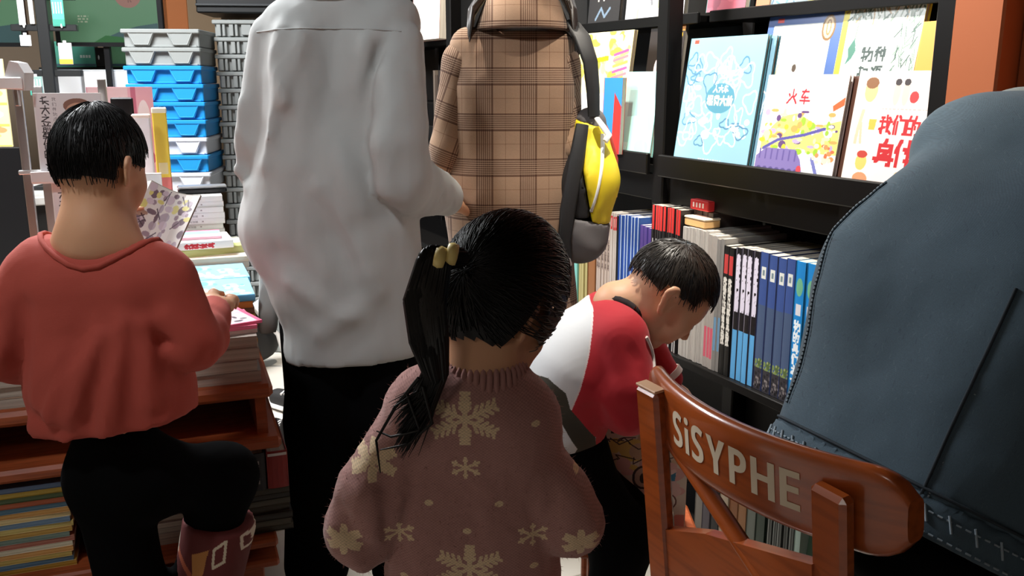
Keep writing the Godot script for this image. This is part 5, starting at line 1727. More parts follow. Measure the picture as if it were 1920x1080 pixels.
func boy_in_red_brown() -> void:
	var o := thing("person", "boy in a red brown pullover standing with his back to us at the table", "person", V(0.025, 0, -1.601), YAW)
	var J := {"pel": V(0.0, 0.64, 0), "chest": V(0.004, 0.90, 0.0), "neck": V(0.006, 1.042, 0.0), "head": V(0.012, 1.150, -0.012), "H": 0.182, "hb": head_basis(V(0.30, -0.30, -0.90), 0.05), "nr": 0.040, "traps": true,
		"shl": V(-0.105, 0.985, 0.0), "shr": V(0.112, 0.978, 0.0), "ell": V(-0.165, 0.84, 0.02), "elr": V(0.152, 0.86, 0.0), "wrl": V(-0.105, 0.985, -0.24), "wrr": V(0.135, 0.885, -0.17),
		"hipl": V(-0.014, 0.63, 0), "hipr": V(0.05, 0.63, 0), "knl": V(-0.0, 0.34, -0.02), "knr": V(0.150, 0.545, -0.10), "anl": V(0.0, 0.07, 0.0), "anr": V(0.105, 0.33, -0.08), "hnl": V(0, 0.5, -0.8), "hnr": V(0.3, 0.9, 0)}
	J["knr"] = V(0.147, 0.585, -0.10)
	J["anr"] = V(0.085, 0.30, -0.06)
	skin_body(o, J, 0.72, mat("skin"), 0.13, true)
	# pullover
	var s := Sdf.new()
	s.cap(V(-0.045, 0.955, 0.0), V(-0.045, 0.80, 0.0), 0.078, 0.082, 0.05, Vector3.BACK, 1.1)
	s.cap(V(0.045, 0.955, 0.0), V(0.05, 0.80, 0.0), 0.078, 0.080, 0.05, Vector3.BACK, 1.1)
	s.cap(V(-0.035, 0.80, 0.0), V(-0.032, 0.70, 0.0), 0.086, 0.088, 0.05, Vector3.BACK, 1.05)
	s.cap(V(0.045, 0.82, 0.0), V(0.052, 0.74, 0.0), 0.084, 0.088, 0.05, Vector3.BACK, 1.05)
	s.cap(V(-0.085, 1.005, 0.0), V(0.095, 1.0, 0.0), 0.044, 0.042, 0.05)
	limb(s, [J.shl, V(-0.16, 0.87, 0.03), V(-0.155, 0.845, -0.02), V(-0.115, 0.955, -0.20)], [0.050, 0.052, 0.05, 0.034], 0.010)
	limb(s, [J.shr, V(0.150, 0.875, 0.01), V(0.148, 0.87, -0.04), V(0.138, 0.885, -0.14)], [0.052, 0.047, 0.044, 0.032], 0.012)
	for f in [[V(-0.02, 0.93, 0.1), V(-0.06, 0.77, 0.1), 0.018, 0.007], [V(0.03, 0.91, 0.1), V(-0.03, 0.74, 0.1), 0.022, 0.008], [V(0.07, 0.93, 0.09), V(0.03, 0.73, 0.1), 0.02, 0.007], [V(0.10, 0.92, 0.07), V(0.10, 0.79, 0.08), 0.018, 0.006],
		[V(0.0, 0.90, 0.1), V(-0.075, 0.80, 0.1), 0.013, -0.006], [V(0.055, 0.90, 0.1), V(0.005, 0.77, 0.1), 0.014, -0.007], [V(0.09, 0.90, 0.09), V(0.075, 0.76, 0.1), 0.014, -0.007], [V(-0.09, 0.95, 0.07), V(-0.115, 0.80, 0.07), 0.014, -0.006],
		[V(-0.11, 0.74, 0.06), V(0.12, 0.755, 0.07), 0.016, 0.005], [V(-0.11, 0.775, 0.06), V(-0.02, 0.75, 0.1), 0.012, -0.004],
		[V(-0.17, 0.93, 0.06), V(-0.19, 0.86, 0.06), 0.014, 0.005], [V(-0.14, 0.93, 0.07), V(-0.165, 0.85, 0.08), 0.012, -0.005], [V(0.13, 0.93, 0.05), V(0.17, 0.89, 0.04), 0.012, 0.005], [V(0.12, 0.89, 0.05), V(0.18, 0.865, 0.03), 0.010, -0.005]]:
		s.fold(f[0], f[1], f[2], f[3] * 2.1)
	# wide neckline and hem
	s.cut(V(0.008, 1.085, -0.01), V(0.008, 1.13, -0.03), 0.078, 0.105, 0.008)
	s.plane(V(0.0, 0.738, 0.0), V(0.12, -1, 0.0))
	s.noise = FastNoiseLite.new()
	s.noise.frequency = 9.0
	s.amp = 0.004
	var mb := MB.new()
	s.into(mb, 0.0075, 6.0)
	var red := mat("red_jersey", rgb(172, 70, 56), 0.85, {"bump": M.weave, "bs": 0.012, "uv": Vector3(8, 8, 8), "rim": 0.3})
	var g := part("pullover", mb, red, o)
	var ids := s.all_ids()
	var nb := MB.new()
	var ring := []
	for k in 25:
		var a := TAU * k / 24
		ring.append(s.surface(V(0.008 + cos(a) * 0.092, 1.16, -0.012 + sin(a) * 0.074), Vector3.DOWN) + V(0, 0.001, 0))
	nb.tube(ring, [0.0045], 8, false)
	part("neck_rib", nb, red, g)
	# trousers, with a printed red lower leg on his raised right leg
	var tr := mat("dark_cloth")
	legs(o, "trousers", J, 0.064, [0.062, 0.056, 0.046], [V(0, 0.755, 0), Vector3.UP], tr)
	var pimg := img(128, 192, rgb(104, 36, 34))
	rect(pimg, 0, 0, 128, 192, rgb(96, 34, 32))
	poly(pimg, [Vector2(56, 30), Vector2(88, 22), Vector2(66, 84), Vector2(54, 84)], rgb(190, 130, 70))
	ln(pimg, [Vector2(22, 34), Vector2(50, 60)], 7, rgb(176, 90, 60))
	ln(pimg, [Vector2(10, 14), Vector2(22, 16), Vector2(20, 36), Vector2(8, 34), Vector2(10, 14)], 4, rgb(210, 200, 180))
	ln(pimg, [Vector2(96, 24), Vector2(116, 14), Vector2(110, 44), Vector2(92, 50), Vector2(96, 24)], 4, rgb(206, 196, 170))
	poly(pimg, [Vector2(40, 112), Vector2(70, 104), Vector2(72, 122), Vector2(38, 124)], rgb(150, 80, 72))
	ln(pimg, [Vector2(14, 92), Vector2(20, 112)], 6, rgb(226, 200, 200))
	for k in 5:
		ln(pimg, [Vector2(16 + k * 20, 128), Vector2(12 + k * 21, 160)], 5, rgb(58, 18, 18))
	rect(pimg, 70, 160, 14, 12, rgb(224, 224, 220))
	var lg := Sdf.new()
	lg.cap(V(0.138, 0.50, -0.088), V(0.084, 0.26, -0.055), 0.066, 0.056, 0.02)
	lg.plane(V(0.13, 0.51, -0.09), V(0.2, 1, 0))
	lg.plane(V(0.0, 0.24, 0.0), Vector3.DOWN)
	var lm := MB.new()
	lg.into(lm, 0.009)
	for k in lm.t.size():
		lm.t[k] = Vector2((lm.v[k].x - 0.05) / 0.13, (0.51 - lm.v[k].y) / 0.25)
	part("printed_legging", lm, print_mat("print_legging", pimg, 0.8), o)
	shoe(o, J.anl, J.anl + V(0.02, 0, -0.1), 0.19, mat("dark_cloth"), mat("sole_grey", rgb(120, 118, 116), 0.8))
	var rs := Sdf.new()
	rs.cap(V(0.08, 0.25, -0.05), V(0.08, 0.22, -0.16), 0.042, 0.034, 0.02)
	var rsm := MB.new()
	rs.into(rsm, 0.009)
	part("shoe", rsm, mat("dark_cloth"), o)
	# hair
	var c: Vector3 = J.head + (J.hb as Basis) * V(0, 0.03, 0.0)
	hair_cap(o, c, J.hb, V(0.067, 0.086, 0.080), func(d: Vector3) -> bool: return d.y > (0.30 if d.z < -0.45 else (-0.12 if d.z < 0.25 else -0.60 + 0.10 * absf(d.x))), V(0.05, 0.9, 0.42), mat("hair_black"), 2600, 0.03, 0.0009, 0.018)

func hair_cap(o: Node3D, c: Vector3, hb: Basis, rad: Vector3, keep: Callable, whorl: Vector3, m: Material, n: int, L: float, r0: float, lift: float, flow = null) -> MeshInstance3D:
	var mb := MB.new()
	# a closed shell over the scalp region, then the strands
	var N := 40
	var grid := []
	for i in N + 1:
		var row_ := []
		var th := PI * i / N
		for j in N:
			var ph := TAU * j / N
			row_.append(V(sin(th) * cos(ph), cos(th), -sin(th) * sin(ph)))
		grid.append(row_)
	for i in N:
		for j in N:
			var a: Vector3 = grid[i][j]
			var b: Vector3 = grid[i + 1][j]
			var d: Vector3 = grid[i + 1][(j + 1) % N]
			var e: Vector3 = grid[i][(j + 1) % N]
			if keep.call((a + b + d + e).normalized()):
				var q := [a, b, d, e]
				var s0 := mb.v.size()
				for w in q:
					mb.v.append(c + hb * (w * rad))
					mb.n.append((hb * (w / rad)).normalized())
					mb.t.append(Vector2(0.5, 0.5))
					mb.c.append(Color.WHITE)
				mb.i.append_array([s0, s0 + 2, s0 + 1, s0, s0 + 3, s0 + 2])
	var wd := whorl.normalized()
	var fl: Callable = flow if flow != null else func(d: Vector3) -> Vector3: return (d - wd) + Vector3(0, -0.35, 0)
	strands(mb, c, hb, rad, n, 5, L, keep, fl, r0, lift)
	return part("hair", mb, m, o)

func man() -> void:
	var o := thing("person", "man in a light grey overshirt and black trousers seen from behind", "person", V(0.559, 0, -2.047), YAW)
	var J := {"pel": V(0.0, 0.90, 0), "chest": V(0.0, 1.25, -0.01), "neck": V(0.005, 1.47, -0.02), "head": V(0.005, 1.615, -0.055), "H": 0.228, "hb": head_basis(V(0.1, -0.35, -0.95)), "nr": 0.058,
		"shl": V(-0.12, 1.385, -0.01), "shr": V(0.14, 1.385, 0.0), "ell": V(-0.185, 1.12, -0.02), "elr": V(0.145, 1.11, 0.075), "wrl": V(-0.12, 1.02, -0.22), "wrr": V(0.235, 1.02, -0.13),
		"hipl": V(-0.068, 0.87, 0), "hipr": V(0.085, 0.87, 0), "knl": V(-0.07, 0.48, -0.02), "knr": V(0.10, 0.48, -0.02), "anl": V(-0.10, 0.08, 0.0), "anr": V(0.12, 0.08, 0.0), "hnr": V(0.6, 0.7, 0.2)}
	skin_body(o, J, 1.0, mat("skin"), 0.185)
	var s := Sdf.new()
	s.cap(V(-0.062, 1.345, 0.0), V(-0.075, 1.08, 0.0), 0.098, 0.112, 0.05, Vector3.BACK, 1.1)
	s.cap(V(0.085, 1.345, 0.0), V(0.065, 1.08, 0.0), 0.100, 0.115, 0.05, Vector3.BACK, 1.1)
	s.cap(V(-0.075, 1.08, 0.0), V(-0.108, 0.965, 0.0), 0.112, 0.118, 0.05, Vector3.BACK, 1.1)
	s.cap(V(-0.108, 0.965, 0.0), V(-0.068, 0.84, 0.0), 0.118, 0.112, 0.05, Vector3.BACK, 1.1)
	s.cap(V(0.065, 1.08, 0.0), V(0.068, 0.70, 0.0), 0.115, 0.122, 0.05, Vector3.BACK, 1.05)
	s.cap(V(-0.03, 0.84, 0.0), V(-0.028, 0.66, 0.0), 0.122, 0.122, 0.05, Vector3.BACK, 1.05)
	s.cap(V(-0.095, 1.425, -0.005), V(0.142, 1.425, -0.005), 0.056, 0.056, 0.05)
	s.cap(V(0.0, 1.46, -0.015), V(0.0, 1.50, -0.02), 0.075, 0.066, 0.04)
	limb(s, [V(-0.132, 1.385, -0.01), V(-0.182, 1.16, -0.01), V(-0.190, 1.10, -0.03), V(-0.12, 1.02, -0.20)], [0.056, 0.056, 0.058, 0.05], 0.008)
	limb(s, [V(0.150, 1.375, 0.025), V(0.138, 1.16, 0.10), V(0.146, 1.09, 0.092), V(0.232, 1.025, -0.08)], [0.056, 0.076, 0.078, 0.046], 0.003)
	for f in [[V(-0.15, 1.40, 0.1), V(-0.09, 1.25, 0.12), 0.016, 0.006], [V(-0.10, 1.40, 0.1), V(-0.16, 1.12, 0.12), 0.020, 0.009], [V(-0.05, 1.40, 0.11), V(-0.13, 1.18, 0.13), 0.018, 0.008], [V(-0.12, 1.34, 0.12), V(-0.175, 1.14, 0.1), 0.012, -0.006],
		[V(0.02, 1.36, 0.12), V(0.03, 1.24, 0.13), 0.03, -0.008], [V(0.08, 1.38, 0.12), V(0.06, 1.22, 0.13), 0.022, 0.007],
		[V(0.05, 1.24, 0.13), V(0.12, 1.02, 0.12), 0.028, -0.012], [V(0.0, 1.18, 0.13), V(0.06, 1.03, 0.14), 0.03, 0.007], [V(-0.06, 1.08, 0.14), V(0.03, 0.90, 0.14), 0.022, -0.007], [V(-0.03, 1.06, 0.14), V(0.08, 0.88, 0.15), 0.025, 0.008],
		[V(-0.12, 0.92, 0.12), V(0.0, 0.82, 0.15), 0.022, -0.006], [V(-0.10, 0.86, 0.13), V(0.03, 0.78, 0.16), 0.02, 0.007], [V(0.02, 0.86, 0.15), V(0.13, 0.76, 0.14), 0.022, -0.007], [V(-0.03, 0.74, 0.15), V(0.10, 0.83, 0.15), 0.024, 0.008], [V(0.03, 0.70, 0.15), V(0.13, 0.78, 0.14), 0.016, -0.005],
		[V(0.11, 1.36, 0.08), V(0.075, 1.22, 0.11), 0.016, -0.008], [V(0.13, 1.30, 0.1), V(0.19, 1.20, 0.1), 0.02, 0.008], [V(0.10, 1.22, 0.12), V(0.18, 1.28, 0.1), 0.014, -0.006], [V(0.17, 1.15, 0.11), V(0.22, 1.07, 0.05), 0.016, 0.007], [V(0.19, 1.12, 0.09), V(0.23, 1.04, 0.03), 0.010, -0.006],
		[V(0.20, 1.10, 0.02), V(0.25, 1.06, -0.03), 0.008, 0.005], [V(0.215, 1.08, 0.0), V(0.25, 1.03, -0.05), 0.008, 0.005], [V(0.16, 1.02, 0.1), V(0.22, 0.99, 0.0), 0.014, 0.005],
		[V(-0.21, 1.25, 0.05), V(-0.235, 1.10, 0.04), 0.014, 0.006], [V(-0.22, 1.16, 0.05), V(-0.20, 1.10, 0.06), 0.010, -0.005], [V(-0.24, 1.10, 0.03), V(-0.2, 1.06, 0.05), 0.012, 0.006]]:
		s.fold(f[0] * V(1, 1, 0.9), f[1] * V(1, 1, 0.9), f[2] * 1.25, f[3] * 1.7)
	# curved shirt tail: the hem rises at the sides
	s.cut(V(-0.22, 0.60, 0.16), V(-0.22, 0.60, -0.2), 0.10, 0.10, 0.01)
	s.cut(V(0.22, 0.57, 0.16), V(0.22, 0.57, -0.2), 0.10, 0.10, 0.01)
	s.plane(V(-0.03, 0.656, 0.0), V(0.05, -1, 0.0))
	s.noise = FastNoiseLite.new()
	s.noise.seed = 4
	s.noise.frequency = 8.0
	s.amp = 0.011
	s.nsc = V(1.0, 0.28, 1.0)
	var mb := MB.new()
	s.into(mb, 0.009, 6.0)
	var cloth := mat("overshirt", rgb(180, 182, 180), 0.82, {"bump": M.weave, "bs": 0.010, "uv": Vector3(9, 9, 9), "rim": 0.15})
	var g := part("overshirt", mb, cloth, o)
	# loose front panel showing past his left side, collar and yoke seam
	var fl := Sdf.new()
	fl.cap(V(-0.178, 0.90, -0.06), V(-0.196, 0.715, -0.03), 0.034, 0.024, 0.02, V(0.5, 0, 1), 1.6)
	fl.plane(V(0, 0.70, 0), Vector3.DOWN)
	var fm := MB.new()
	fl.into(fm, 0.008, 6.0)
	part("front_panel", fm, cloth, g)
	var cl := MB.new()
	var ring := []
	for k in 19:
		var a := -0.4 + (PI + 0.8) * k / 18
		ring.append(V(cos(a) * 0.085, 1.475 + 0.012 * sin(a), -0.02 + sin(a) * 0.075))
	cl.tube(ring, [0.017], 8, true, 1.7, Vector3.UP)
	part("collar", cl, cloth, g)
	var seam := MB.new()
	var sp := []
	for k in 13:
		var x := -0.16 + k * 0.0265
		sp.append(s.surface(V(x, 1.405 - 0.25 * x * x, 0.30), Vector3.FORWARD) + V(0, 0, 0.0004))
	seam.tube(sp, [0.0016], 5)
	part("yoke_seam", seam, cloth, g)
	legs(o, "trousers", J, 0.085, [0.092, 0.088, 0.082], [V(0, 0.98, 0), Vector3.UP], mat("dark_cloth"), [[V(-0.16, 0.55, 0.06), V(-0.04, 0.5, 0.1), 0.02, 0.008], [V(-0.16, 0.48, 0.06), V(-0.05, 0.44, 0.1), 0.018, -0.006]], 0.014)
	for q in [J.anl, J.anr]:
		shoe(o, q, q + V(0, 0, -0.2), 0.28, mat("dark_cloth"), mat("sole_grey"))
	hair_cap(o, J.head + (J.hb as Basis) * V(0, 0.035, 0), J.hb, V(0.084, 0.096, 0.104), func(d: Vector3) -> bool: return d.y > (0.35 if d.z < -0.4 else (-0.1 if d.z < 0.25 else -0.5)), V(0.1, 0.9, 0.4), mat("hair_black"), 700, 0.05, 0.0013, 0.03)

func plaid() -> ImageTexture:
	var m := img(256, 256, rgb(170, 138, 112))
	var px := func(x0: float, w: float, c: Color, vertical: bool) -> void:
		for a in range(int(x0), int(x0 + w)):
			for b in 256:
				var p := Vector2i(a % 256, b) if vertical else Vector2i(b, a % 256)
				m.set_pixelv(p, m.get_pixelv(p).lerp(c, c.a))
	for v in [true, false]:
		px.call(20, 88, Color(0.26, 0.17, 0.13, 0.44), v)
		for k in 7:
			px.call(24 + k * 12, 4, Color(0.86, 0.74, 0.63, 0.6), v)
		px.call(14, 5, Color(0.20, 0.10, 0.07, 0.62), v)
		px.call(108, 5, Color(0.20, 0.10, 0.07, 0.62), v)
		px.call(184, 3, Color(0.42, 0.28, 0.20, 0.5), v)
	for y in 256:
		for x in 256:
			var q := 0.86 + 0.14 * float((x / 2 + y / 2) % 2) + rng.randf_range(-0.07, 0.07)
			var c := m.get_pixel(x, y)
			m.set_pixel(x, y, Color(c.r * q, c.g * q, c.b * q))
	return tex(m)

func woman() -> void:
	var o := thing("person", "woman in a long brown plaid wool coat facing the shelves", "person", V(1.049, 0, -2.119), YAW)
	var J := {"pel": V(0.0, 0.84, 0), "chest": V(-0.02, 1.20, -0.01), "neck": V(0.005, 1.46, -0.02), "head": V(0.02, 1.585, -0.05), "H": 0.215, "hb": head_basis(V(0.25, -0.35, -0.9)), "nr": 0.05,
		"shl": V(-0.115, 1.335, -0.01), "shr": V(0.095, 1.335, -0.01), "ell": V(-0.175, 1.12, 0.0), "elr": V(0.13, 1.10, 0.0), "wrl": V(-0.11, 1.05, -0.2), "wrr": V(0.12, 1.06, -0.19),
		"hipl": V(-0.065, 0.82, 0), "hipr": V(0.055, 0.82, 0), "knl": V(-0.08, 0.46, -0.01), "knr": V(0.07, 0.46, -0.01), "anl": V(-0.08, 0.08, 0.0), "anr": V(0.08, 0.08, 0.0)}
	skin_body(o, J, 0.92, mat("skin"), 0.17)
	var pt := plaid()
	var wool := mat("plaid_wool", Color.WHITE, 0.95, {"tex": pt, "uv": Vector3(9.2, 9.0, 1), "bump": M.fine, "bs": 0.012, "rim": 0.35, "spec": 0.2})
	var s := Sdf.new()
	s.cap(V(-0.072, 1.27, 0.0), V(-0.065, 1.0, 0.0), 0.104, 0.112, 0.06, Vector3.BACK, 1.2)
	s.cap(V(0.056, 1.27, 0.0), V(0.045, 1.0, 0.0), 0.102, 0.108, 0.06, Vector3.BACK, 1.2)
	s.cap(V(-0.06, 1.0, 0.0), V(-0.055, 0.5, 0.0), 0.118, 0.13, 0.06, Vector3.BACK, 1.15)
	s.cap(V(0.03, 1.0, 0.0), V(0.055, 0.5, 0.0), 0.105, 0.13, 0.06, Vector3.BACK, 1.15)
	s.cap(V(-0.122, 1.378, -0.005), V(0.098, 1.376, -0.005), 0.050, 0.047, 0.06)
	for f in [[V(-0.125, 1.38, 0.08), V(-0.128, 1.15, 0.11), 0.012, -0.006], [V(0.0, 1.3, 0.1), V(-0.01, 0.7, 0.13), 0.008, -0.0025], [V(0.09, 1.2, 0.1), V(0.06, 0.9, 0.12), 0.03, -0.01], [V(-0.09, 1.0, 0.1), V(-0.07, 0.7, 0.12), 0.03, 0.008]]:
		s.fold(f[0], f[1], f[2], f[3])
	s.plane(V(0, 0.47, 0), Vector3.DOWN)
	s.noise = FastNoiseLite.new()
	s.noise.frequency = 5.0
	s.amp = 0.006
	var mb := MB.new()
	s.into(mb, 0.010)
	var g := part("coat", mb, wool, o)
	for q in [-1.0, 1.0]:
		var a := Sdf.new()
		if q < 0:
			limb(a, [V(-0.136, 1.34, -0.005), V(-0.172, 1.12, 0.01), V(-0.175, 1.08, -0.01), V(-0.115, 1.045, -0.18)], [0.057, 0.052, 0.05, 0.042], 0.02)
		else:
			limb(a, [V(0.106, 1.335, -0.005), V(0.118, 1.13, 0.01), V(0.118, 1.08, -0.01), V(0.12, 1.055, -0.17)], [0.055, 0.05, 0.048, 0.042], 0.02)
		a.noise = s.noise
		a.amp = 0.006
		var am := MB.new()
		a.into(am, 0.010)
		for k in am.t.size():
			am.t[k] = am.t[k].rotated(0.35 * q)
		part("sleeve", am, wool, g)
	# stand and fall collar, with its shadowed fold
	var col := MB.new()
	var rings := []
	for k in 21:
		var t := -0.5 + (PI + 1.0) * k / 20
		var d := V(cos(t), 0, sin(t))
		var b := V(0.012, 1.415, -0.015)
		var w := 0.6 + 0.4 * maxf(0.0, sin(t))
		rings.append([b + d * V(0.078, 1, 0.07) + V(0, 0.072, 0), b + d * V(0.094, 1, 0.085) + V(0, 0.075, 0), b + d * V(0.122, 1, 0.108) + V(0, 0.020 * w - 0.006, 0), b + d * V(0.118, 1, 0.104) + V(0, 0.012 * w - 0.008, 0), b + d * V(0.085, 1, 0.078) + V(0, 0.04, 0), b + d * V(0.076, 1, 0.068) + V(0, 0.0, 0)])
	col.ring_strip(rings, true, true)
	for k in col.t.size():
		col.t[k] = Vector2(col.v[k].x, -col.v[k].y)
	part("collar", col, wool, g)
	legs(o, "trousers", J, 0.072, [0.072, 0.066, 0.058], [V(0, 0.90, 0), Vector3.UP], mat("dark_cloth"), [], 0.016)
	for q in [J.anl, J.anr]:
		shoe(o, q, q + V(0, 0, -0.2), 0.24, mat("dark_cloth"), mat("sole_grey"))
	# shoulder length dark hair spilling over the collar
	var brown := mat("hair_brown")
	var hp := hair_cap(o, J.head + (J.hb as Basis) * V(0, 0.03, 0), J.hb, V(0.085, 0.095, 0.10), func(d: Vector3) -> bool: return d.y > (0.3 if d.z < -0.45 else -0.6), V(0, 1, 0.1), brown, 400, 0.05, 0.0014, 0.02)
	for sd in 2:
		var lk := MB.new()
		for k in 75:
			var t := (-0.35 + 0.75 * rng.randf()) if sd == 0 else (PI + 0.35 - 0.75 * rng.randf())
			var r := rng.randf_range(0.075, 0.098)
			var p0: Vector3 = J.head + V(cos(t) * r, 0.0, sin(t) * r)
			var side := absf(cos(t))
			var e: float = 1.44 - 0.05 * side + rng.randf_range(-0.02, 0.02)
			lk.tube([p0, p0 + V(cos(t) * 0.012, -0.06, sin(t) * 0.012), V(0.012 + cos(t) * 0.132, (e + 1.53) / 2, -0.005 + sin(t) * 0.12), V(0.012 + cos(t) * 0.142, e - 0.01, 0.0 + sin(t) * 0.125)], [0.006, 0.007, 0.005, 0.001], 4, false)
		part("lock", lk, brown, hp)
	backpack()

func backpack() -> void:
	var o := thing("backpack", "black, yellow and grey children's backpack hanging from the woman's right shoulder", "backpack", V(1.049, 0, -2.119), YAW)
	var black := mat("pack_black", rgb(30, 30, 31), 0.6, {"bump": M.weave, "bs": 0.015, "uv": Vector3(30, 30, 30)})
	var yel := mat("pack_yellow", rgb(226, 200, 30), 0.55, {"bump": M.weave, "bs": 0.012, "uv": Vector3(30, 30, 30)})
	var gry := mat("pack_grey", rgb(92, 88, 88), 0.7, {"bump": M.weave, "bs": 0.012, "uv": Vector3(30, 30, 30)})
	var wht := mat("pack_white", rgb(236, 236, 232), 0.5)
	var f := func(s: Sdf) -> void: # the bulging outline shared by the panels
		s.cap(V(0.185, 1.19, 0.03), V(0.185, 1.05, 0.05), 0.040, 0.062, 0.05)
		s.cap(V(0.185, 1.05, 0.05), V(0.175, 0.90, 0.05), 0.062, 0.055, 0.05)
		s.cap(V(0.19, 1.04, -0.04), V(0.18, 0.90, -0.04), 0.06, 0.055, 0.06)
		s.cap(V(0.155, 1.02, 0.03), V(0.15, 0.89, 0.03), 0.05, 0.045, 0.05)
	var b := Sdf.new()
	f.call(b)
	b.plane(V(0.155, 1.1, 0.0), V(1, 0.20, 0))
	b.plane(V(0.0, 0.94, 0.0), V(0.1, -1, 0))
	var bm := MB.new()
	b.into(bm, 0.008)
	part("back_panel", bm, black, o)
	var y := Sdf.new()
	f.call(y)
	y.grow = 0.003
	y.plane(V(0.158, 1.1, 0.0), V(-1, -0.20, 0))
	y.plane(V(0.19, 0.945, 0.0), V(-0.2, -1, 0))
	y.plane(V(0.2, 1.185, 0.0), V(0.3, 1, 0))
	y.fold(V(0.19, 1.16, 0.11), V(0.205, 0.97, 0.12), 0.014, 0.006)
	var ym := MB.new()
	y.into(ym, 0.008)
	part("front_panel", ym, yel, o)
	var q := Sdf.new()
	f.call(q)
	q.grow = 0.004
	q.plane(V(0.19, 0.947, 0.0), V(0.2, 1, 0))
	q.fold(V(0.15, 0.92, 0.11), V(0.20, 0.86, 0.10), 0.02, 0.006)
	var qm := MB.new()
	q.into(qm, 0.008)
	part("foot_panel", qm, gry, o)
	var t := Sdf.new()
	f.call(t)
	t.grow = 0.001
	t.plane(V(0.2, 1.18, 0.0), V(-0.3, -1, 0))
	var tm := MB.new()
	t.into(tm, 0.008)
	part("top_panel", tm, gry, o)
	var z := MB.new()
	var zp := []
	for k in 10:
		var u := k / 9.0
		zp.append(y.surface(V(0.212 - 0.035 * u * u, 1.165 - 0.21 * u, 0.4), Vector3.FORWARD) + V(0, 0, 0.001))
	z.tube(zp, [0.006, 0.006, 0.0055, 0.005, 0.0045, 0.004], 6)
	part("white_piping", z, wht, o)
	var fb := MB.new()
	fb.tube([V(0.196, 1.205, 0.085), V(0.21, 1.185, 0.10), V(0.225, 1.165, 0.10), V(0.215, 1.15, 0.112)], [0.010, 0.012, 0.012, 0.008], 6, true, 0.5)
	part("white_buckle", fb, wht, o)
	var rp := MB.new()
	rp.tube([V(0.205, 1.215, 0.04), V(0.232, 1.16, 0.03), V(0.252, 1.10, 0.02), V(0.254, 1.0, 0.01)], [0.007], 6)
	part("red_piping", rp, mat("pack_red", rgb(190, 70, 56), 0.6), o)
	var st := MB.new()
	st.tube([V(0.135, 1.425, -0.06), V(0.140, 1.435, 0.01), V(0.158, 1.40, 0.06), V(0.178, 1.34, 0.078), V(0.186, 1.27, 0.078), V(0.19, 1.21, 0.07)], [0.020, 0.022, 0.022, 0.020, 0.018, 0.016], 8, true, 0.35, V(0.3, 0.2, 1))
	part("shoulder_strap", st, black, o)
	var s2 := MB.new()
	s2.tube([V(0.16, 1.19, 0.09), V(0.145, 1.10, 0.115), V(0.125, 0.98, 0.118), V(0.118, 0.90, 0.11), V(0.128, 0.82, 0.09)], [0.016, 0.02, 0.02, 0.016, 0.012], 8, true, 0.4, V(0, 0, 1))
	part("second_strap", s2, black, o)
	var bk := MB.new()
	bk.box(T(V(0.122, 0.845, 0.115), V(0, 0, 0.3)), V(0.03, 0.022, 0.008), 0.003)
	part("strap_buckle", bk, mat("steel"), o)

func flake(m: Image, o: Vector2, r: Vector2, w: float, c: Color, rich: bool) -> void:
	for k in 6:
		var a := PI / 2 + k * PI / 3
		var d := Vector2(cos(a) * r.x, sin(a) * r.y) * (1.0 if k % 3 == 0 else 1.12)
		ln(m, [o, o + d], w * (1.35 if k % 3 == 0 and rich else 1.0), c)
		for f in ([0.3, 0.5, 0.7, 0.9] if rich else [0.65]):
			for s in [-1.0, 1.0]:
				var e: Vector2 = d.rotated(s * 0.85) * 0.30 * (1.1 - f * 0.45)
				ln(m, [o + d * f, o + d * f + e], w * 0.8, c)

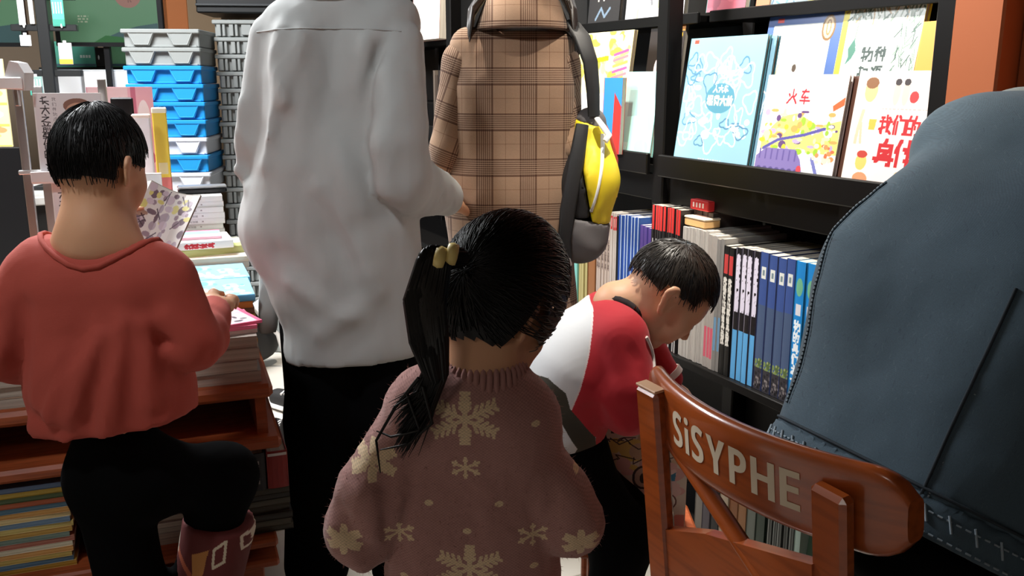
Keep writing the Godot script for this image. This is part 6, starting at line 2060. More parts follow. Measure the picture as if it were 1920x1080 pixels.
func girl() -> void:
	var o := thing("person", "girl with a side ponytail in a mauve snowflake sweater in the foreground", "person", V(0.419, 0, -0.982), YAW)
	var J := {"pel": V(0.0, 0.53, -0.02), "chest": V(0.002, 0.78, -0.03), "neck": V(0.018, 0.935, -0.03), "head": V(0.029, 1.008, -0.05), "H": 0.184, "hb": head_basis(V(0.50, -0.62, -0.60), -0.05), "nr": 0.043,
		"shl": V(-0.070, 0.862, -0.03), "shr": V(0.08, 0.855, -0.03), "ell": V(-0.145, 0.735, -0.01), "elr": V(0.135, 0.735, -0.01), "wrl": V(-0.085, 0.72, -0.17), "wrr": V(0.085, 0.73, -0.17),
		"hipl": V(-0.05, 0.51, -0.02), "hipr": V(0.05, 0.51, -0.02), "knl": V(-0.05, 0.29, -0.03), "knr": V(0.05, 0.29, -0.03), "anl": V(-0.05, 0.06, -0.02), "anr": V(0.05, 0.06, -0.02)}
	skin_body(o, J, 0.62, mat("skin"), 0.115, true)
	var s := Sdf.new()
	s.cap(V(-0.042, 0.875, -0.03), V(-0.042, 0.62, -0.03), 0.066, 0.075, 0.05, Vector3.BACK, 1.1)
	s.cap(V(0.046, 0.875, -0.03), V(0.046, 0.62, -0.03), 0.066, 0.075, 0.05, Vector3.BACK, 1.1)
	s.cap(V(-0.045, 0.885, -0.03), V(0.055, 0.860, -0.03), 0.046, 0.044, 0.05)
	s.cap(V(0.012, 0.915, -0.032), V(0.018, 0.938, -0.034), 0.056, 0.048, 0.03)
	limb(s, [V(-0.070, 0.862, -0.03), V(-0.120, 0.785, -0.004), V(-0.138, 0.735, -0.006), V(-0.09, 0.72, -0.16)], [0.049, 0.051, 0.05, 0.038], 0.005)
	limb(s, [V(0.070, 0.826, -0.028), V(0.112, 0.775, -0.01), V(0.128, 0.742, -0.008), V(0.09, 0.73, -0.16)], [0.047, 0.046, 0.045, 0.036], 0.005)
	for f in [[V(-0.105, 0.86, 0.03), V(-0.10, 0.70, 0.04), 0.012, -0.008], [V(0.108, 0.85, 0.03), V(0.10, 0.72, 0.04), 0.012, -0.008], [V(-0.16, 0.78, 0.03), V(-0.12, 0.72, 0.04), 0.012, -0.006], [V(-0.17, 0.75, 0.03), V(-0.13, 0.685, 0.03), 0.014, 0.006], [V(-0.13, 0.80, 0.04), V(-0.11, 0.74, 0.04), 0.010, 0.005],
		[V(0.02, 0.80, 0.05), V(0.03, 0.65, 0.06), 0.02, 0.005], [V(0.06, 0.82, 0.05), V(0.07, 0.66, 0.06), 0.016, -0.004], [V(-0.04, 0.82, 0.05), V(-0.05, 0.66, 0.06), 0.018, -0.004], [V(0.13, 0.80, 0.02), V(0.16, 0.74, 0.03), 0.012, 0.005]]:
		s.fold(f[0], f[1], f[2], f[3])
	s.cut(V(0.018, 0.958, -0.034), V(0.020, 1.0, -0.036), 0.047, 0.058, 0.004)
	s.plane(V(0, 0.56, 0), Vector3.DOWN)
	s.noise = FastNoiseLite.new()
	s.noise.frequency = 60.0
	s.noise.fractal_octaves = 2
	s.amp = 0.0022
	var mb := MB.new()
	s.into(mb, 0.0055)
	for k in mb.t.size():
		mb.t[k] = Vector2((mb.v[k].x + 0.22) / 0.44, (0.98 - mb.v[k].y) / 0.44)
	var W := 704
	var m := img(W, W, rgb(176, 132, 126))
	var px := func(x: float, y: float) -> Vector2: return Vector2((x + 0.22) / 0.44 * W, (0.98 - y) / 0.44 * W)
	var cream := rgb(230, 204, 168)
	for q in [[-0.003, 0.898, 0.034, 1], [0.001, 0.700, 0.034, 1], [-0.003, 0.835, 0.015, 0], [-0.088, 0.744, 0.016, 0], [0.080, 0.742, 0.016, 0], [-0.118, 0.84, 0.024, 1], [-0.155, 0.742, 0.018, 1], [0.14, 0.735, 0.018, 1], [0.15, 0.825, 0.014, 1], [0.11, 0.60, 0.016, 0], [-0.03, 0.61, 0.016, 0]]:
		flake(m, px.call(q[0], q[1]), Vector2(q[2] * 1.1, q[2] * 0.86) * W / 0.44, 7.5 if q[3] else 5.0, cream, q[3] == 1)
	for q in [[-0.049, 0.788], [0.038, 0.787], [-0.002, 0.751], [-0.083, 0.684], [0.083, 0.889], [0.082, 0.70]]:
		disc(m, px.call(q[0], q[1]), Vector2(9, 6.5), cream)
	# knitted stitches: colour grain only
	for y in W:
		for x in range(0, W, 2):
			var f := 0.93 + 0.10 * float(((x / 4) + (y / 3)) % 2) + rng.randf_range(-0.05, 0.05)
			var c := m.get_pixel(x, y)
			var c2 := Color(c.r * f, c.g * f, c.b * f)
			m.set_pixel(x, y, c2)
			m.set_pixel(x + 1, y, c2)
	var kn := img(64, 64, Color(0.5, 0.5, 0.5))
	for y in 64:
		for x in 64:
			var q := 0.5 + 0.35 * sin(x * TAU / 8.0) * absf(sin((y + (x / 4) * 4) * TAU / 16.0))
			kn.set_pixel(x, y, Color(q, q, q))
	M["knit"] = tex(kn)
	var knit := mat("knit_mauve", Color.WHITE, 0.95, {"tex": tex(m), "rim": 0.5, "spec": 0.15})
	var g := part("sweater", mb, knit, o)
	var rib := mat("knit_rib", rgb(172, 128, 122), 0.95, {"rim": 0.5, "spec": 0.15})
	for k in 40:
		var a := TAU * k / 40
		var r := MB.new()
		var d := V(cos(a), 0, sin(a))
		r.tube([V(0.018, 0.908, -0.034) + d * 0.061, V(0.018, 0.93, -0.034) + d * 0.0545, V(0.019, 0.948, -0.035) + d * 0.0515, V(0.019, 0.956, -0.035) + d * 0.047], [0.0028, 0.0044, 0.0044, 0.0026], 6, true)
		part("collar_rib", r, rib, g)
	for q in ["l", "r"]:
		var c := MB.new()
		var w: Vector3 = J["wr" + q]
		var d: Vector3 = (w - J["el" + q]).normalized()
		c.tube([w - d * 0.03, w - d * 0.022, w + d * 0.008, w + d * 0.012], [0.030, 0.034, 0.031, 0.026], 14)
		part("cuff", c, rib, g)
	# fuzz standing off the knit
	var fz := MB.new()
	for k in 2600:
		var at := rng.randi() % mb.v.size()
		var p := mb.v[at]
		var nn := (mb.n[at] + Vector3(rng.randfn(), rng.randfn(), rng.randfn()) * 0.5).normalized()
		var sd := nn.cross(Vector3(rng.randfn(), rng.randfn(), rng.randfn())).normalized() * 0.00035
		fz.tri(p - sd, p + sd, p + nn * rng.randf_range(0.003, 0.0075))
	var fo := part("fuzz", fz, rib, g)
	fo.set_meta("kind", "stuff")
	legs(o, "trousers", J, 0.07, [0.062, 0.05, 0.042], [V(0, 0.60, 0), Vector3.UP], mat("trouser_grey", rgb(70, 64, 66), 0.9), [], 0.013)
	for q in [J.anl, J.anr]:
		shoe(o, q, q + V(0, 0, -0.2), 0.17, mat("sneaker_white", rgb(226, 224, 220), 0.6), mat("sole_grey"))
	# hair drawn to a tie at the upper left of the head
	var hb: Basis = J.hb
	var c: Vector3 = J.head + hb * V(0, 0.036, 0.006)
	var tie := V(-0.018, 1.098, 0.045)
	var td := (hb.inverse() * (tie - c)).normalized()
	var black := mat("hair_black")
	var keep := func(d: Vector3) -> bool: return d.y > (0.25 if d.z < -0.72 else (-0.42 if d.z < 0.1 and absf(d.x) > 0.55 and d.z < -0.12 else (-0.02 if d.z < 0.1 else -0.93 + 0.25 * absf(d.x))))
	var hp := hair_cap(o, c, hb, V(0.079, 0.102, 0.092), keep, td, black, 2200, 0.08, 0.0010, 0.016, func(d: Vector3) -> Vector3: return td - d)
	var tail := MB.new()
	for k in 260:
		var a := rng.randf() * TAU
		var r := sqrt(rng.randf())
		var f := V(cos(a) * r, sin(a) * r, 0)
		var e := V(rng.randfn() * 0.006, rng.randf_range(-0.045, 0.03), rng.randfn() * 0.006)
		tail.tube([tie + V(0.012, 0.0, -0.01) + f * 0.010, tie + V(-0.018, 0.004, 0.012) + f * 0.013, V(-0.036, 1.093, 0.055) + f * 0.018, V(-0.046, 1.05, 0.064) + f * V(0.023, 0.02, 0) + V(0, 0, f.x * 0.01), V(-0.042, 1.005, 0.062) + f * 0.021, V(-0.036, 0.965, 0.054) + f * 0.014, V(-0.050, 0.93, 0.052) + f * 0.010 + e * 0.35, V(-0.076, 0.90, 0.050) + f * 0.008 + e * 0.9], [0.0024, 0.003, 0.0036, 0.0036, 0.0032, 0.0026, 0.0014, 0.0003], 4, false)
	part("ponytail", tail, black, hp)
	for q in [[V(-0.07, 0.94, 0.055), V(-0.055, 0.895, 0.06), V(-0.09, 0.885, 0.056), V(-0.108, 0.89, 0.05)], [V(-0.05, 0.95, 0.06), V(-0.04, 0.905, 0.062), V(-0.07, 0.878, 0.062), V(-0.104, 0.868, 0.055)], [V(-0.055, 0.96, 0.06), V(-0.085, 0.92, 0.05), V(-0.108, 0.88, 0.055), V(-0.104, 0.84, 0.058)]]:
		var w := MB.new()
		w.tube(q, [0.0024, 0.0022, 0.0018, 0.0008], 5, false)
		part("loose_strand", w, black, hp)
	var ht := thing("hair_tie", "pale yellow hair tie of two beads on the girl's ponytail", "hair tie", V(0.419, 0, -0.982), YAW)
	var cr := mat("bead_cream", rgb(232, 208, 132), 0.4)
	for k in 2:
		var bm := MB.new()
		var t := Transform3D(Basis(V(0, 0, 1), 1.35), tie + V(-0.010 + 0.0135 * k, 0.004 + 0.003 * k, 0.010 - 0.005 * k))
		bm.lathe([Vector2(0.005, -0.007), Vector2(0.012, -0.006), Vector2(0.0138, 0.0), Vector2(0.012, 0.006), Vector2(0.005, 0.007)], t, 16)
		part("bead", bm, cr, ht)

func stooping_boy() -> void:
	var o := thing("person", "boy in a red and white jacket bending over beside the lower shelf", "person", V(0.907, 0, -1.414), YAW)
	var F := V(0.92, 0, -0.38)
	var S := V(0.38, 0, 0.92)
	var J := {"pel": V(-0.095, 0.60, 0), "chest": V(-0.055, 0.77, 0), "neck": V(0.005, 0.88, 0.0), "head": V(0.088, 0.90, 0.0), "H": 0.2, "hb": head_basis(V(0.68, -0.74, -0.02), 0.0), "nr": 0.043, "ear": 1.2, "flat": F,
		"shl": V(-0.0, 0.84, 0) - S * 0.09, "shr": V(-0.01, 0.845, 0) + S * 0.085, "ell": V(0.085, 0.745, -0.08), "elr": V(0.02, 0.70, 0.095), "wrl": V(0.13, 0.70, -0.06), "wrr": V(0.10, 0.69, -0.01),
		"hipl": V(-0.11, 0.60, 0) - S * 0.05, "hipr": V(-0.11, 0.60, 0) + S * 0.05, "knl": V(0.03, 0.41, -0.07), "knr": V(0.02, 0.42, 0.04), "anl": V(0.0, 0.07, -0.08), "anr": V(-0.01, 0.07, 0.03), "hnl": V(0.3, 1, 0), "hnr": V(0.3, 1, 0)}
	skin_body(o, J, 0.66, mat("skin_pale"), 0.12, true)
	var s := Sdf.new()
	s.cap(V(-0.012, 0.845, 0.045), V(-0.066, 0.765, 0.05), 0.056, 0.078, 0.05)
	s.cap(V(-0.015, 0.842, -0.04), V(-0.07, 0.76, -0.04), 0.058, 0.080, 0.05)
	s.cap(V(-0.066, 0.76, 0.03), V(-0.105, 0.66, 0.035), 0.088, 0.09, 0.05)
	s.cap(V(-0.07, 0.76, -0.03), V(-0.11, 0.66, -0.03), 0.086, 0.088, 0.05)
	limb(s, [V(0.0, 0.838, 0.075), V(0.012, 0.75, 0.10), V(0.018, 0.715, 0.095), V(0.085, 0.70, 0.0)], [0.056, 0.056, 0.053, 0.036], 0.012)
	limb(s, [V(0.0, 0.84, -0.075), V(0.075, 0.76, -0.075), V(0.115, 0.715, -0.06)], [0.052, 0.042, 0.032], 0.012)
	for f in [[V(0.02, 0.83, 0.14), V(0.045, 0.74, 0.14), 0.012, -0.006], [V(0.03, 0.80, 0.14), V(0.03, 0.70, 0.14), 0.012, 0.005], [V(-0.04, 0.74, 0.15), V(0.02, 0.67, 0.15), 0.015, 0.006], [V(-0.06, 0.72, 0.13), V(-0.02, 0.66, 0.14), 0.012, -0.005], [V(-0.14, 0.72, 0.08), V(-0.08, 0.69, 0.12), 0.015, -0.006], [V(-0.15, 0.70, 0.07), V(-0.09, 0.66, 0.12), 0.014, 0.006]]:
		s.fold(f[0], f[1], f[2], f[3])
	s.cut(V(0.03, 0.892, 0.0), V(0.07, 0.94, 0.0), 0.040, 0.05, 0.006)
	s.plane(V(-0.11, 0.625, 0.0), V(-0.25, -1, 0))
	var mb := MB.new()
	s.into(mb, 0.007)
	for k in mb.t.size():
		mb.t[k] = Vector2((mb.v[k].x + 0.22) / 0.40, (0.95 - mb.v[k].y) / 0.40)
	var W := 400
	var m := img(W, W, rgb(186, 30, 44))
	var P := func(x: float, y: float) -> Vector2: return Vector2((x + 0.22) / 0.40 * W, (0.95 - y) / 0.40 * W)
	poly(m, [Vector2(0, 0), P.call(-0.045, 0.95), P.call(-0.046, 0.894), P.call(-0.058, 0.82), P.call(-0.075, 0.758), P.call(-0.092, 0.71), P.call(-0.04, 0.655), P.call(-0.04, 0.55), Vector2(0, W)], rgb(222, 224, 226))
	ln(m, [P.call(-0.046, 0.894), P.call(-0.058, 0.82), P.call(-0.075, 0.758), P.call(-0.092, 0.71)], 3, rgb(236, 226, 224))
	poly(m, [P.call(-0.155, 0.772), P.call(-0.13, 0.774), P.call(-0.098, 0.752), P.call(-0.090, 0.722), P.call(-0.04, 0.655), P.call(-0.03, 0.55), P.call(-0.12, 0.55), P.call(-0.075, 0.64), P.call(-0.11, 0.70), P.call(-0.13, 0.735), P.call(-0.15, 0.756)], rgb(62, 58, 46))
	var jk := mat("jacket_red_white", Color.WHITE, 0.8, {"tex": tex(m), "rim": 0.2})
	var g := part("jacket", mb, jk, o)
	var wht := mat("trim_white", rgb(226, 220, 214), 0.7)
	var nb := MB.new()
	var ring := []
	for k in 21:
		var a := TAU * k / 20
		var ax := V(0.66, 0.75, 0).normalized()
		var u := V(0, 0, 1)
		var v := ax.cross(u)
		ring.append(s.surface(V(0.03, 0.888, 0.0) + ax * 0.06 + (u * cos(a) * 0.048 + v * sin(a) * 0.048), -ax))
	nb.tube(ring, [0.009], 8, false)
	part("collar", nb, mat("collar_dark", rgb(40, 30, 32), 0.9), g)
	var tp := MB.new()
	var pts := []
	for k in 9:
		var u := k / 8.0
		pts.append(s.surface(V(0.045 + 0.016 * sin(u * 3.0), 0.85 - 0.10 * u, 0.4), Vector3.FORWARD) + V(0, 0, 0.001))
	tp.tube(pts, [0.0035], 6)
	part("front_piping", tp, wht, g)
	var cf := MB.new()
	var d: Vector3 = (J.wrl - J.ell).normalized()
	cf.tube([V(0.110, 0.722, -0.062), V(0.118, 0.712, -0.06)], [0.036, 0.036], 14)
	part("cuff_trim", cf, wht, g)
	legs(o, "trousers", J, 0.068, [0.068, 0.058, 0.048], [V(-0.1, 0.66, 0), V(0.2, 1, 0)], mat("dark_cloth"), [], 0.012)
	for q in [J.anl, J.anr]:
		shoe(o, q, q + F * 0.2, 0.19, mat("sneaker_white", rgb(226, 224, 220), 0.6), mat("sole_grey"))
	# short brown black hair with a whorl
	var hb: Basis = J.hb
	var c: Vector3 = J.head + hb * V(0, 0.030, 0.002)
	var wd: Vector3 = (hb.inverse() * V(0.05, 0.95, 0.28)).normalized()
	hair_cap(o, c, hb, V(0.073, 0.083, 0.088), func(e: Vector3) -> bool: return e.y > (0.32 if e.z < -0.45 else (-0.06 - 0.1 * e.z if e.z < 0.25 else -0.42 + 0.15 * absf(e.x))), wd, mat("hair_brown"), 2600, 0.032, 0.0009, 0.026)

func denim_tex() -> ImageTexture:
	var m := img(384, 384, rgb(60, 78, 90))
	for y in 384:
		for x in 384:
			var q := 1.0 + 0.07 * float((x + y) % 4 < 2) + rng.randf_range(-0.09, 0.09)
			var c := m.get_pixel(x, y)
			m.set_pixel(x, y, Color(c.r * q, c.g * q, c.b * q))
	for k in 170:
		var p := Vector2(rng.randf() * 384, rng.randf() * 384)
		ln(m, [p, p + Vector2(rng.randf_range(2, 7), -rng.randf_range(6, 18))], 1, [rgb(72, 90, 102), rgb(50, 64, 78), rgb(78, 94, 104)][rng.randi() % 3])
	return tex(m)

func denim_person() -> void:
	var o := thing("person", "person in a dark denim jacket leaning over beyond the chair", "person", V(0.965, 0, -0.805), YAW)
	var F := V(0.899, 0, -0.438)
	var S := V(0.438, 0, 0.899)
	var ax := V(0.45, 0.87, -0.20).normalized()
	var h0 := V(0.03, 0.752, 0.0)
	var up := func(t: float) -> Vector3: return h0 + ax * t
	var J := {"pel": V(0.06, 0.72, -0.03), "chest": up.call(0.36), "neck": up.call(0.60) + F * 0.05, "head": up.call(0.70) + F * 0.12, "H": 0.22, "hb": head_basis(F + V(0, -0.8, 0)), "nr": 0.05, "flat": F,
		"shl": up.call(0.50) - S * 0.17, "shr": up.call(0.50) + S * 0.17, "ell": up.call(0.30) - S * 0.2 + F * 0.2, "elr": up.call(0.30) + S * 0.2 + F * 0.2, "wrl": V(0.45, 0.85, -0.35), "wrr": V(0.50, 0.85, 0.0),
		"hipl": V(0.08, 0.70, -0.04) - S * 0.09, "hipr": V(0.08, 0.70, -0.04) + S * 0.09, "knl": V(0.15, 0.40, -0.06) - S * 0.1, "knr": V(0.15, 0.40, -0.06) + S * 0.1, "anl": V(0.11, 0.08, -0.04) - S * 0.1, "anr": V(0.11, 0.08, -0.04) + S * 0.1}
	skin_body(o, J, 1.0, mat("skin"), 0.18)
	var s := Sdf.new()
	s.cap(h0 - S * 0.07 + ax * 0.02, up.call(0.28) - S * 0.09, 0.145, 0.165, 0.08, F, 1.0)
	s.cap(h0 + S * 0.07 + ax * 0.02, up.call(0.28) + S * 0.09, 0.145, 0.165, 0.08, F, 1.0)
	s.cap(up.call(0.28) - S * 0.09, up.call(0.47) - S * 0.08, 0.165, 0.105, 0.08, F, 1.0)
	s.cap(up.call(0.28) + S * 0.09, up.call(0.47) + S * 0.08, 0.165, 0.105, 0.08, F, 1.0)
	s.cap(up.call(0.51) - S * 0.15, up.call(0.51) + S * 0.15, 0.075, 0.075, 0.07)
	limb(s, [J.shr, J.elr, J.wrr], [0.08, 0.068, 0.045], 0.015)
	limb(s, [J.shl, J.ell, J.wrl], [0.08, 0.068, 0.045], 0.015)
	for f in [[V(-0.02, 1.10, 0.25), V(0.06, 0.86, 0.25), 0.03, 0.005], [V(0.05, 1.18, 0.25), V(0.09, 0.95, 0.25), 0.025, -0.005], [V(0.10, 1.2, 0.22), V(0.15, 1.0, 0.28), 0.02, 0.005], [V(-0.10, 0.90, 0.15), V(0.02, 0.82, 0.22), 0.02, 0.004]]:
		s.fold(f[0], f[1], f[2], f[3])
	s.noise = FastNoiseLite.new()
	s.noise.seed = 8
	s.noise.frequency = 7.0
	s.amp = 0.005
	s.plane(h0, -ax)
	var mb := MB.new()
	s.into(mb, 0.010, 7.0)
	var dn := mat("denim", Color.WHITE, 0.85, {"tex": denim_tex(), "rim": 0.1})
	var g := part("jacket", mb, dn, o)
	# waistband
	var w := Sdf.new()
	w.cap(h0 - S * 0.07 + ax * 0.0, h0 - S * 0.07 - ax * 0.05, 0.147, 0.145, 0.08)
	w.cap(h0 + S * 0.07 + ax * 0.0, h0 + S * 0.07 - ax * 0.05, 0.147, 0.145, 0.08)
	w.plane(h0 + ax * 0.006, ax)
	w.plane(h0 - ax * 0.042, -ax)
	var wm := MB.new()
	w.into(wm, 0.009, 7.0)
	part("waistband", wm, dn, g)
	# raised seams and their stitching follow the cloth
	var thread := mat("thread", rgb(136, 150, 160), 0.8)
	var seam_dark := mat("denim_seam", rgb(34, 44, 52), 0.85)
	var st := MB.new()
	var cord := MB.new()
	# ring of the hem: points round the torso in the hem plane
	var px := (F - ax * F.dot(ax)).normalized()
	var py := ax.cross(px).normalized()
	for lev in [[0.010, 1], [-0.012, 0], [-0.036, 0]]:
		var pts := []
		for k in 61:
			var a := TAU * k / 60
			var d := px * cos(a) + py * sin(a)
			var q: Sdf = s if lev[1] == 1 else w
			pts.append(q.surface(h0 + ax * lev[0] + d * 0.5, -d, 0.5) + d * 0.0012)
		if lev[1] == 1:
			cord.tube(pts, [0.0022], 5, false)
		else:
			for k in 60:
				for f in [0.15, 0.65]:
					var p: Vector3 = pts[k].lerp(pts[k + 1], f)
					var p2: Vector3 = pts[k].lerp(pts[k + 1], f + 0.28)
					st.tube([p, p2], [0.0014], 4)
	for k in 44:
		var a := TAU * k / 44
		var d := px * cos(a) + py * sin(a)
		var e := px * cos(a + 0.05) + py * sin(a + 0.05)
		var p := w.surface(h0 - ax * 0.006 + d * 0.5, -d, 0.5) + d * 0.001
		var p2 := w.surface(h0 - ax * 0.024 + e * 0.5, -e, 0.5) + e * 0.001
		st.tube([p, p2], [0.0018], 4)
	# side seam and centre back seam
	for q in [[V(-0.056, 0.812, 0.2), V(0.034, 1.081, 0.2), V(-0.4, 0.2, 0.89)], [V(0.045, 0.775, -0.01), V(0.20, 1.08, -0.075), V(-0.84, 0.36, -0.42)]]:
		var dir: Vector3 = q[2].normalized()
		var pts := []
		for k in 31:
			var p: Vector3 = q[0].lerp(q[1], k / 30.0)
			pts.append(s.surface(p + dir * 0.6, -dir, 0.9) + dir * 0.001)
		cord.tube(pts, [0.0022], 5, false)
		for k in 30:
			for f in [0.1, 0.6]:
				var off: Vector3 = ax.cross(dir).normalized() * 0.008
				st.tube([pts[k].lerp(pts[k + 1], f) + off, pts[k].lerp(pts[k + 1], f + 0.3) + off], [0.0015], 4)
	part("seam_cord", cord, seam_dark, g)
	part("stitching", st, thread, g)
	var bt := MB.new()
	var bp := w.surface(V(0.10, 0.695, 0.6), Vector3.FORWARD, 0.9)
	bt.lathe([Vector2(0.010, -0.002), Vector2(0.010, 0.002), Vector2(0.006, 0.0035)], Transform3D(Basis(V(1, 0, 0), PI / 2), bp), 14)
	part("button", bt, mat("button_metal", rgb(84, 82, 78), 0.4, {"metal": 0.6}), g)
	# collar roll at the shoulders, lighter grey hood behind the neck
	var hd := Sdf.new()
	hd.cap(up.call(0.555) - S * 0.10, up.call(0.555) + S * 0.10, 0.062, 0.062, 0.05, ax, 1.2)
	var hm := MB.new()
	hd.into(hm, 0.010, 7.0)
	part("hood", hm, mat("hood_grey", rgb(112, 120, 120), 0.9, {"rim": 0.2}), o)
	legs(o, "trousers", J, 0.12, [0.10, 0.08, 0.065], [V(0, 0.79, 0), Vector3.UP], mat("dark_cloth"), [], 0.016)
	for q in [J.anl, J.anr]:
		shoe(o, q, q + F * 0.2, 0.26, mat("dark_cloth"), mat("sole_grey"))
	hair_cap(o, J.head + (J.hb as Basis) * V(0, 0.034, 0), J.hb, V(0.082, 0.092, 0.10), func(d: Vector3) -> bool: return d.y > (0.3 if d.z < -0.4 else -0.4), V(0, 0.9, 0.4), mat("hair_black"), 300, 0.06, 0.0014, 0.03)

func chair() -> void:
	var o := thing("folding_chair", "orange brown lacquered wooden folding chair with white lettering on its back", "chair", V(0.876, 0, -0.85))
	o.rotation.z = 0.12
	var lac := mat("lacquer", rgb(176, 86, 34), 0.32, {"tex": M.grain_tex, "tri": true, "uv": Vector3(9, 9, 0.8), "coat": 0.7, "cr": 0.12})
	# back rail: bowed in plan, rounded section and rounded ends; z runs from the far to the near end
	var bow := func(z: float) -> float: return -0.062 * (1.0 - pow(z / 0.245, 2))
	var m := MB.new()
	var rings := []
	var N := 44
	for k in N + 1:
		var z := -0.222 + 0.466 * k / N
		var e := minf(z + 0.224, 0.246 - z)
		var r := 0.045
		var f := 1.0 if e > r else sqrt(maxf(0.02, 1.0 - pow(1.0 - e / r, 2)))
		var hh := 0.055 * (0.25 + 0.75 * f) + 0.0
		var x: float = bow.call(z)
		var ring := []
		for j in 16:
			var a := TAU * j / 16
			var cx := signf(cos(a)) * pow(absf(cos(a)), 0.6) * 0.0125
			var cy := signf(sin(a)) * pow(absf(sin(a)), 0.45) * hh
			ring.append(V(x + cx, 0.848 + cy, z))
		rings.append(ring)
	m.ring_strip(rings, true, true)
	part("back_rail", m, lac, o)
	# uprights on the rear face of the rail
	for q in [[-0.158, 0.888], [0.178, 0.874]]:
		var x: float = bow.call(q[0])
		var mb := MB.new()
		var lean_ := 0.10
		var L: float = q[1] + 0.02
		mb.box(T(V(x - 0.0240, L / 2 - 0.02, q[0])), V(0.022, L, 0.052), 0.006)
		part("upright", mb, lac, o)
	# end grain of the far upright
	var eg := MB.new()
	eg.box(T(V(bow.call(-0.158) - 0.0240, 0.889, -0.158)), V(0.019, 0.004, 0.048), 0.001)
	part("end_grain", eg, mat("end_grain", rgb(206, 164, 128), 0.6), o)
	var br := MB.new()
	br.tube([V(-0.045, 0.82, -0.150), V(-0.060, 0.70, 0.075)], [0.013], 10, true, 0.8)
	part("diagonal_brace", br, lac, o)
	var cb := MB.new()
	cb.prism([Vector2(-0.18, 0.50), Vector2(0.16, 0.50), Vector2(0.16, 0.775), Vector2(-0.04, 0.715), Vector2(-0.18, 0.655)], Transform3D(Basis(V(0, 0, 1), V(0, 1, 0), V(-1, 0, 0)), V(-0.05, 0, 0)), 0.018)
	part("back_panel", cb, lac, o)
	var seat := MB.new()
	seat.box(T(V(-0.028, 0.36, 0.0)), V(0.020, 0.36, 0.28), 0.006)
	part("seat", seat, lac, o)
	for z in [-0.19, 0.19]:
		var l := MB.new()
		l.tube([V(0.06, 0.0, z * 0.84), V(-0.02, 0.52, z * 0.84)], [0.014], 8, true, 0.7)
		part("front_leg", l, lac, o)
	var sr := MB.new()
	sr.tube([V(0.045, 0.10, -0.16), V(0.045, 0.10, 0.16)], [0.010], 8)
	part("stretcher", sr, lac, o)
	# the painted name, set letter by letter along the bowed face
	var font := SystemFont.new()
	font.font_names = PackedStringArray(["Droid Sans"])
	font.font_weight = 700
	var z := -0.103
	var lm := MB.new()
	for ch in ["S", "i", "S", "Y", "P", "H", "E"]:
		var t := TextMesh.new()
		t.text = ch
		t.font = font
		t.font_size = 64
		t.pixel_size = 0.00108
		t.depth = 0.0
		t.curve_step = 0.8
		var arr := t.get_mesh_arrays()
		var vs: PackedVector3Array = arr[Mesh.ARRAY_VERTEX]
		var ix: PackedInt32Array = arr[Mesh.ARRAY_INDEX] if arr[Mesh.ARRAY_INDEX] != null else PackedInt32Array(range(vs.size()))
		var lo := 1e9
		var hi := -1e9
		var yl := 1e9
		for v in vs:
			lo = minf(lo, v.x)
			hi = maxf(hi, v.x)
			yl = minf(yl, v.y)
		var sc := 0.92
		for k in range(0, ix.size(), 3):
			var tri := []
			for j in 3:
				var v := vs[ix[k + j]]
				var zz := z + (v.x - lo) * sc
				var yy := 0.825 + (v.y - yl) * 1.0 - 0.0
				tri.append(V(bow.call(zz) - 0.0131, yy, zz))
			if (tri[1] - tri[0]).cross(tri[2] - tri[0]).x > 0:
				lm.tri(tri[0], tri[2], tri[1])
			else:
				lm.tri(tri[0], tri[1], tri[2])
		z += (hi - lo) * sc + 0.007
	part("lettering", lm, mat("paint_cream", rgb(222, 206, 180), 0.6), o)
	# printed bag and its low stool beyond the far upright
	var stl := thing("stool", "low brown wooden stool under the illustrated paper bag", "stool", V(1.03, 0, -1.50), YAW)
	part("seat", boxmb(V(0.26, 0.03, 0.2), 0.006, V(0, 0.345, 0)), mat("wood"), stl)
	for x in [-0.095, 0.095]:
		for zz in [-0.075, 0.075]:
			part("leg", boxmb(V(0.03, 0.33, 0.03), 0.004, V(x, 0.165, zz)), mat("wood"), stl)
	var pm := img(200, 300, rgb(226, 216, 202))
	glyph(pm, "tan", 20, 22, 44, 7, rgb(34, 28, 28))
	glyph(pm, "ti", 72, 14, 44, 7, rgb(34, 28, 28))
	glyph(pm, "ren", 126, 6, 46, 7, rgb(34, 28, 28))
	blots(pm, 0, 80, 200, 70, [rgb(216, 190, 160), rgb(226, 206, 190), rgb(206, 176, 140), rgb(230, 206, 120)], 26, 10, 30)
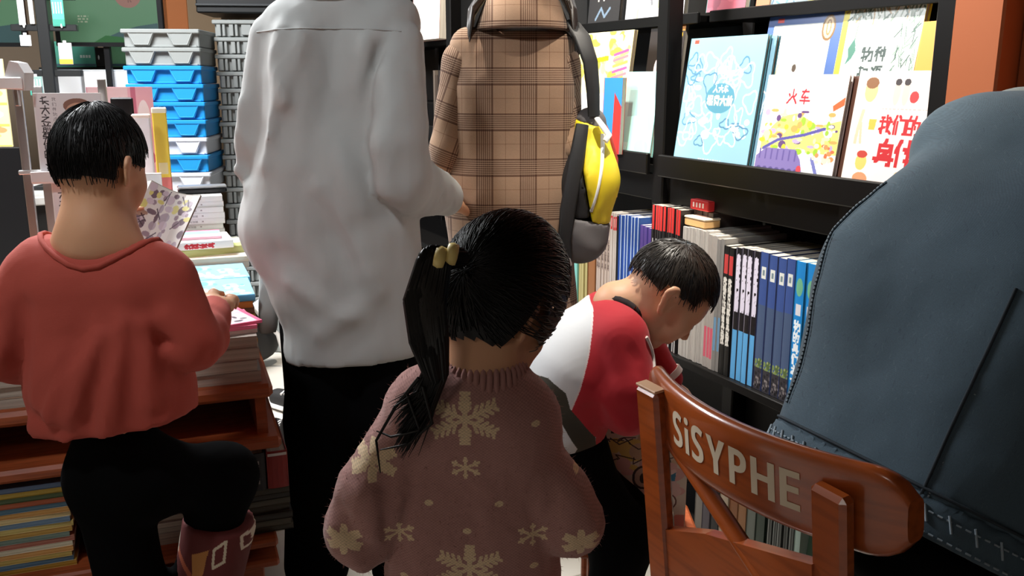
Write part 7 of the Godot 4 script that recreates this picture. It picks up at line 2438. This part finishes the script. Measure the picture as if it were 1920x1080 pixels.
	for k in 16:
		var p := Vector2(rng.randf() * 190, 80 + rng.randf() * 60)
		ln(pm, [p, p + Vector2(rng.randf_range(-20, 30), rng.randf_range(-20, 20)), p + Vector2(rng.randf_range(10, 50), rng.randf_range(-14, 24))], 2.5, rgb(60, 46, 44))
	blots(pm, 60, 140, 130, 70, [rgb(226, 180, 176), rgb(232, 200, 196)], 16, 10, 26)
	disc(pm, Vector2(108, 172), Vector2(24, 28), rgb(60, 44, 46))
	disc(pm, Vector2(108, 172), Vector2(19, 23), rgb(196, 168, 150))
	disc(pm, Vector2(108, 174), Vector2(8, 12), rgb(44, 34, 34))
	poly(pm, [Vector2(150, 170), Vector2(160, 160), Vector2(168, 166), Vector2(178, 160), Vector2(176, 180), Vector2(156, 182)], rgb(50, 120, 156))
	for q in [[26.0, rgb(110, 70, 60)], [21.0, rgb(234, 230, 222)]]:
		disc(pm, Vector2(138, 232), Vector2(q[0] * 0.62, q[0] * 0.7), q[1])
		disc(pm, Vector2(166, 230), Vector2(q[0] * 0.62, q[0] * 0.7), q[1])
		poly(pm, [Vector2(152 - q[0] * 1.1, 238), Vector2(152 + q[0] * 1.1, 236), Vector2(154, 240 + q[0] * 1.3)], q[1])
	for k in 3:
		rules(pm, 136, 228 + k * 10, 34 - k * 6, 1, 4, 3, rgb(50, 44, 44))
	poly(pm, [Vector2(160, 284), Vector2(180, 262), Vector2(200, 262), Vector2(200, 300), Vector2(150, 300)], rgb(226, 150, 140))
	var bag := thing("paper_bag", "cream illustrated paper bag with a drawn eye and heart behind the chair", "bag", V(1.03, 0.361, -1.50), YAW)
	part("body", boxmb(V(0.20, 0.29, 0.07), 0.004, V(0, 0.145, 0)), plain(220, 208, 192), bag)
	var pf := MB.new()
	pf.quad(V(-0.098, 0.002, 0.0356), V(0.098, 0.002, 0.0356), V(0.098, 0.288, 0.0356), V(-0.098, 0.288, 0.0356))
	part("print", pf, print_mat("print_bag", pm, 0.6), bag)
	for zz in [-0.025, 0.025]:
		var hm := MB.new()
		hm.tube([V(-0.04, 0.285, zz), V(-0.035, 0.33, zz), V(0.035, 0.33, zz), V(0.04, 0.285, zz)], [0.003], 6)
		part("handle", hm, mat("cord_dark", rgb(60, 44, 36), 0.8), bag)
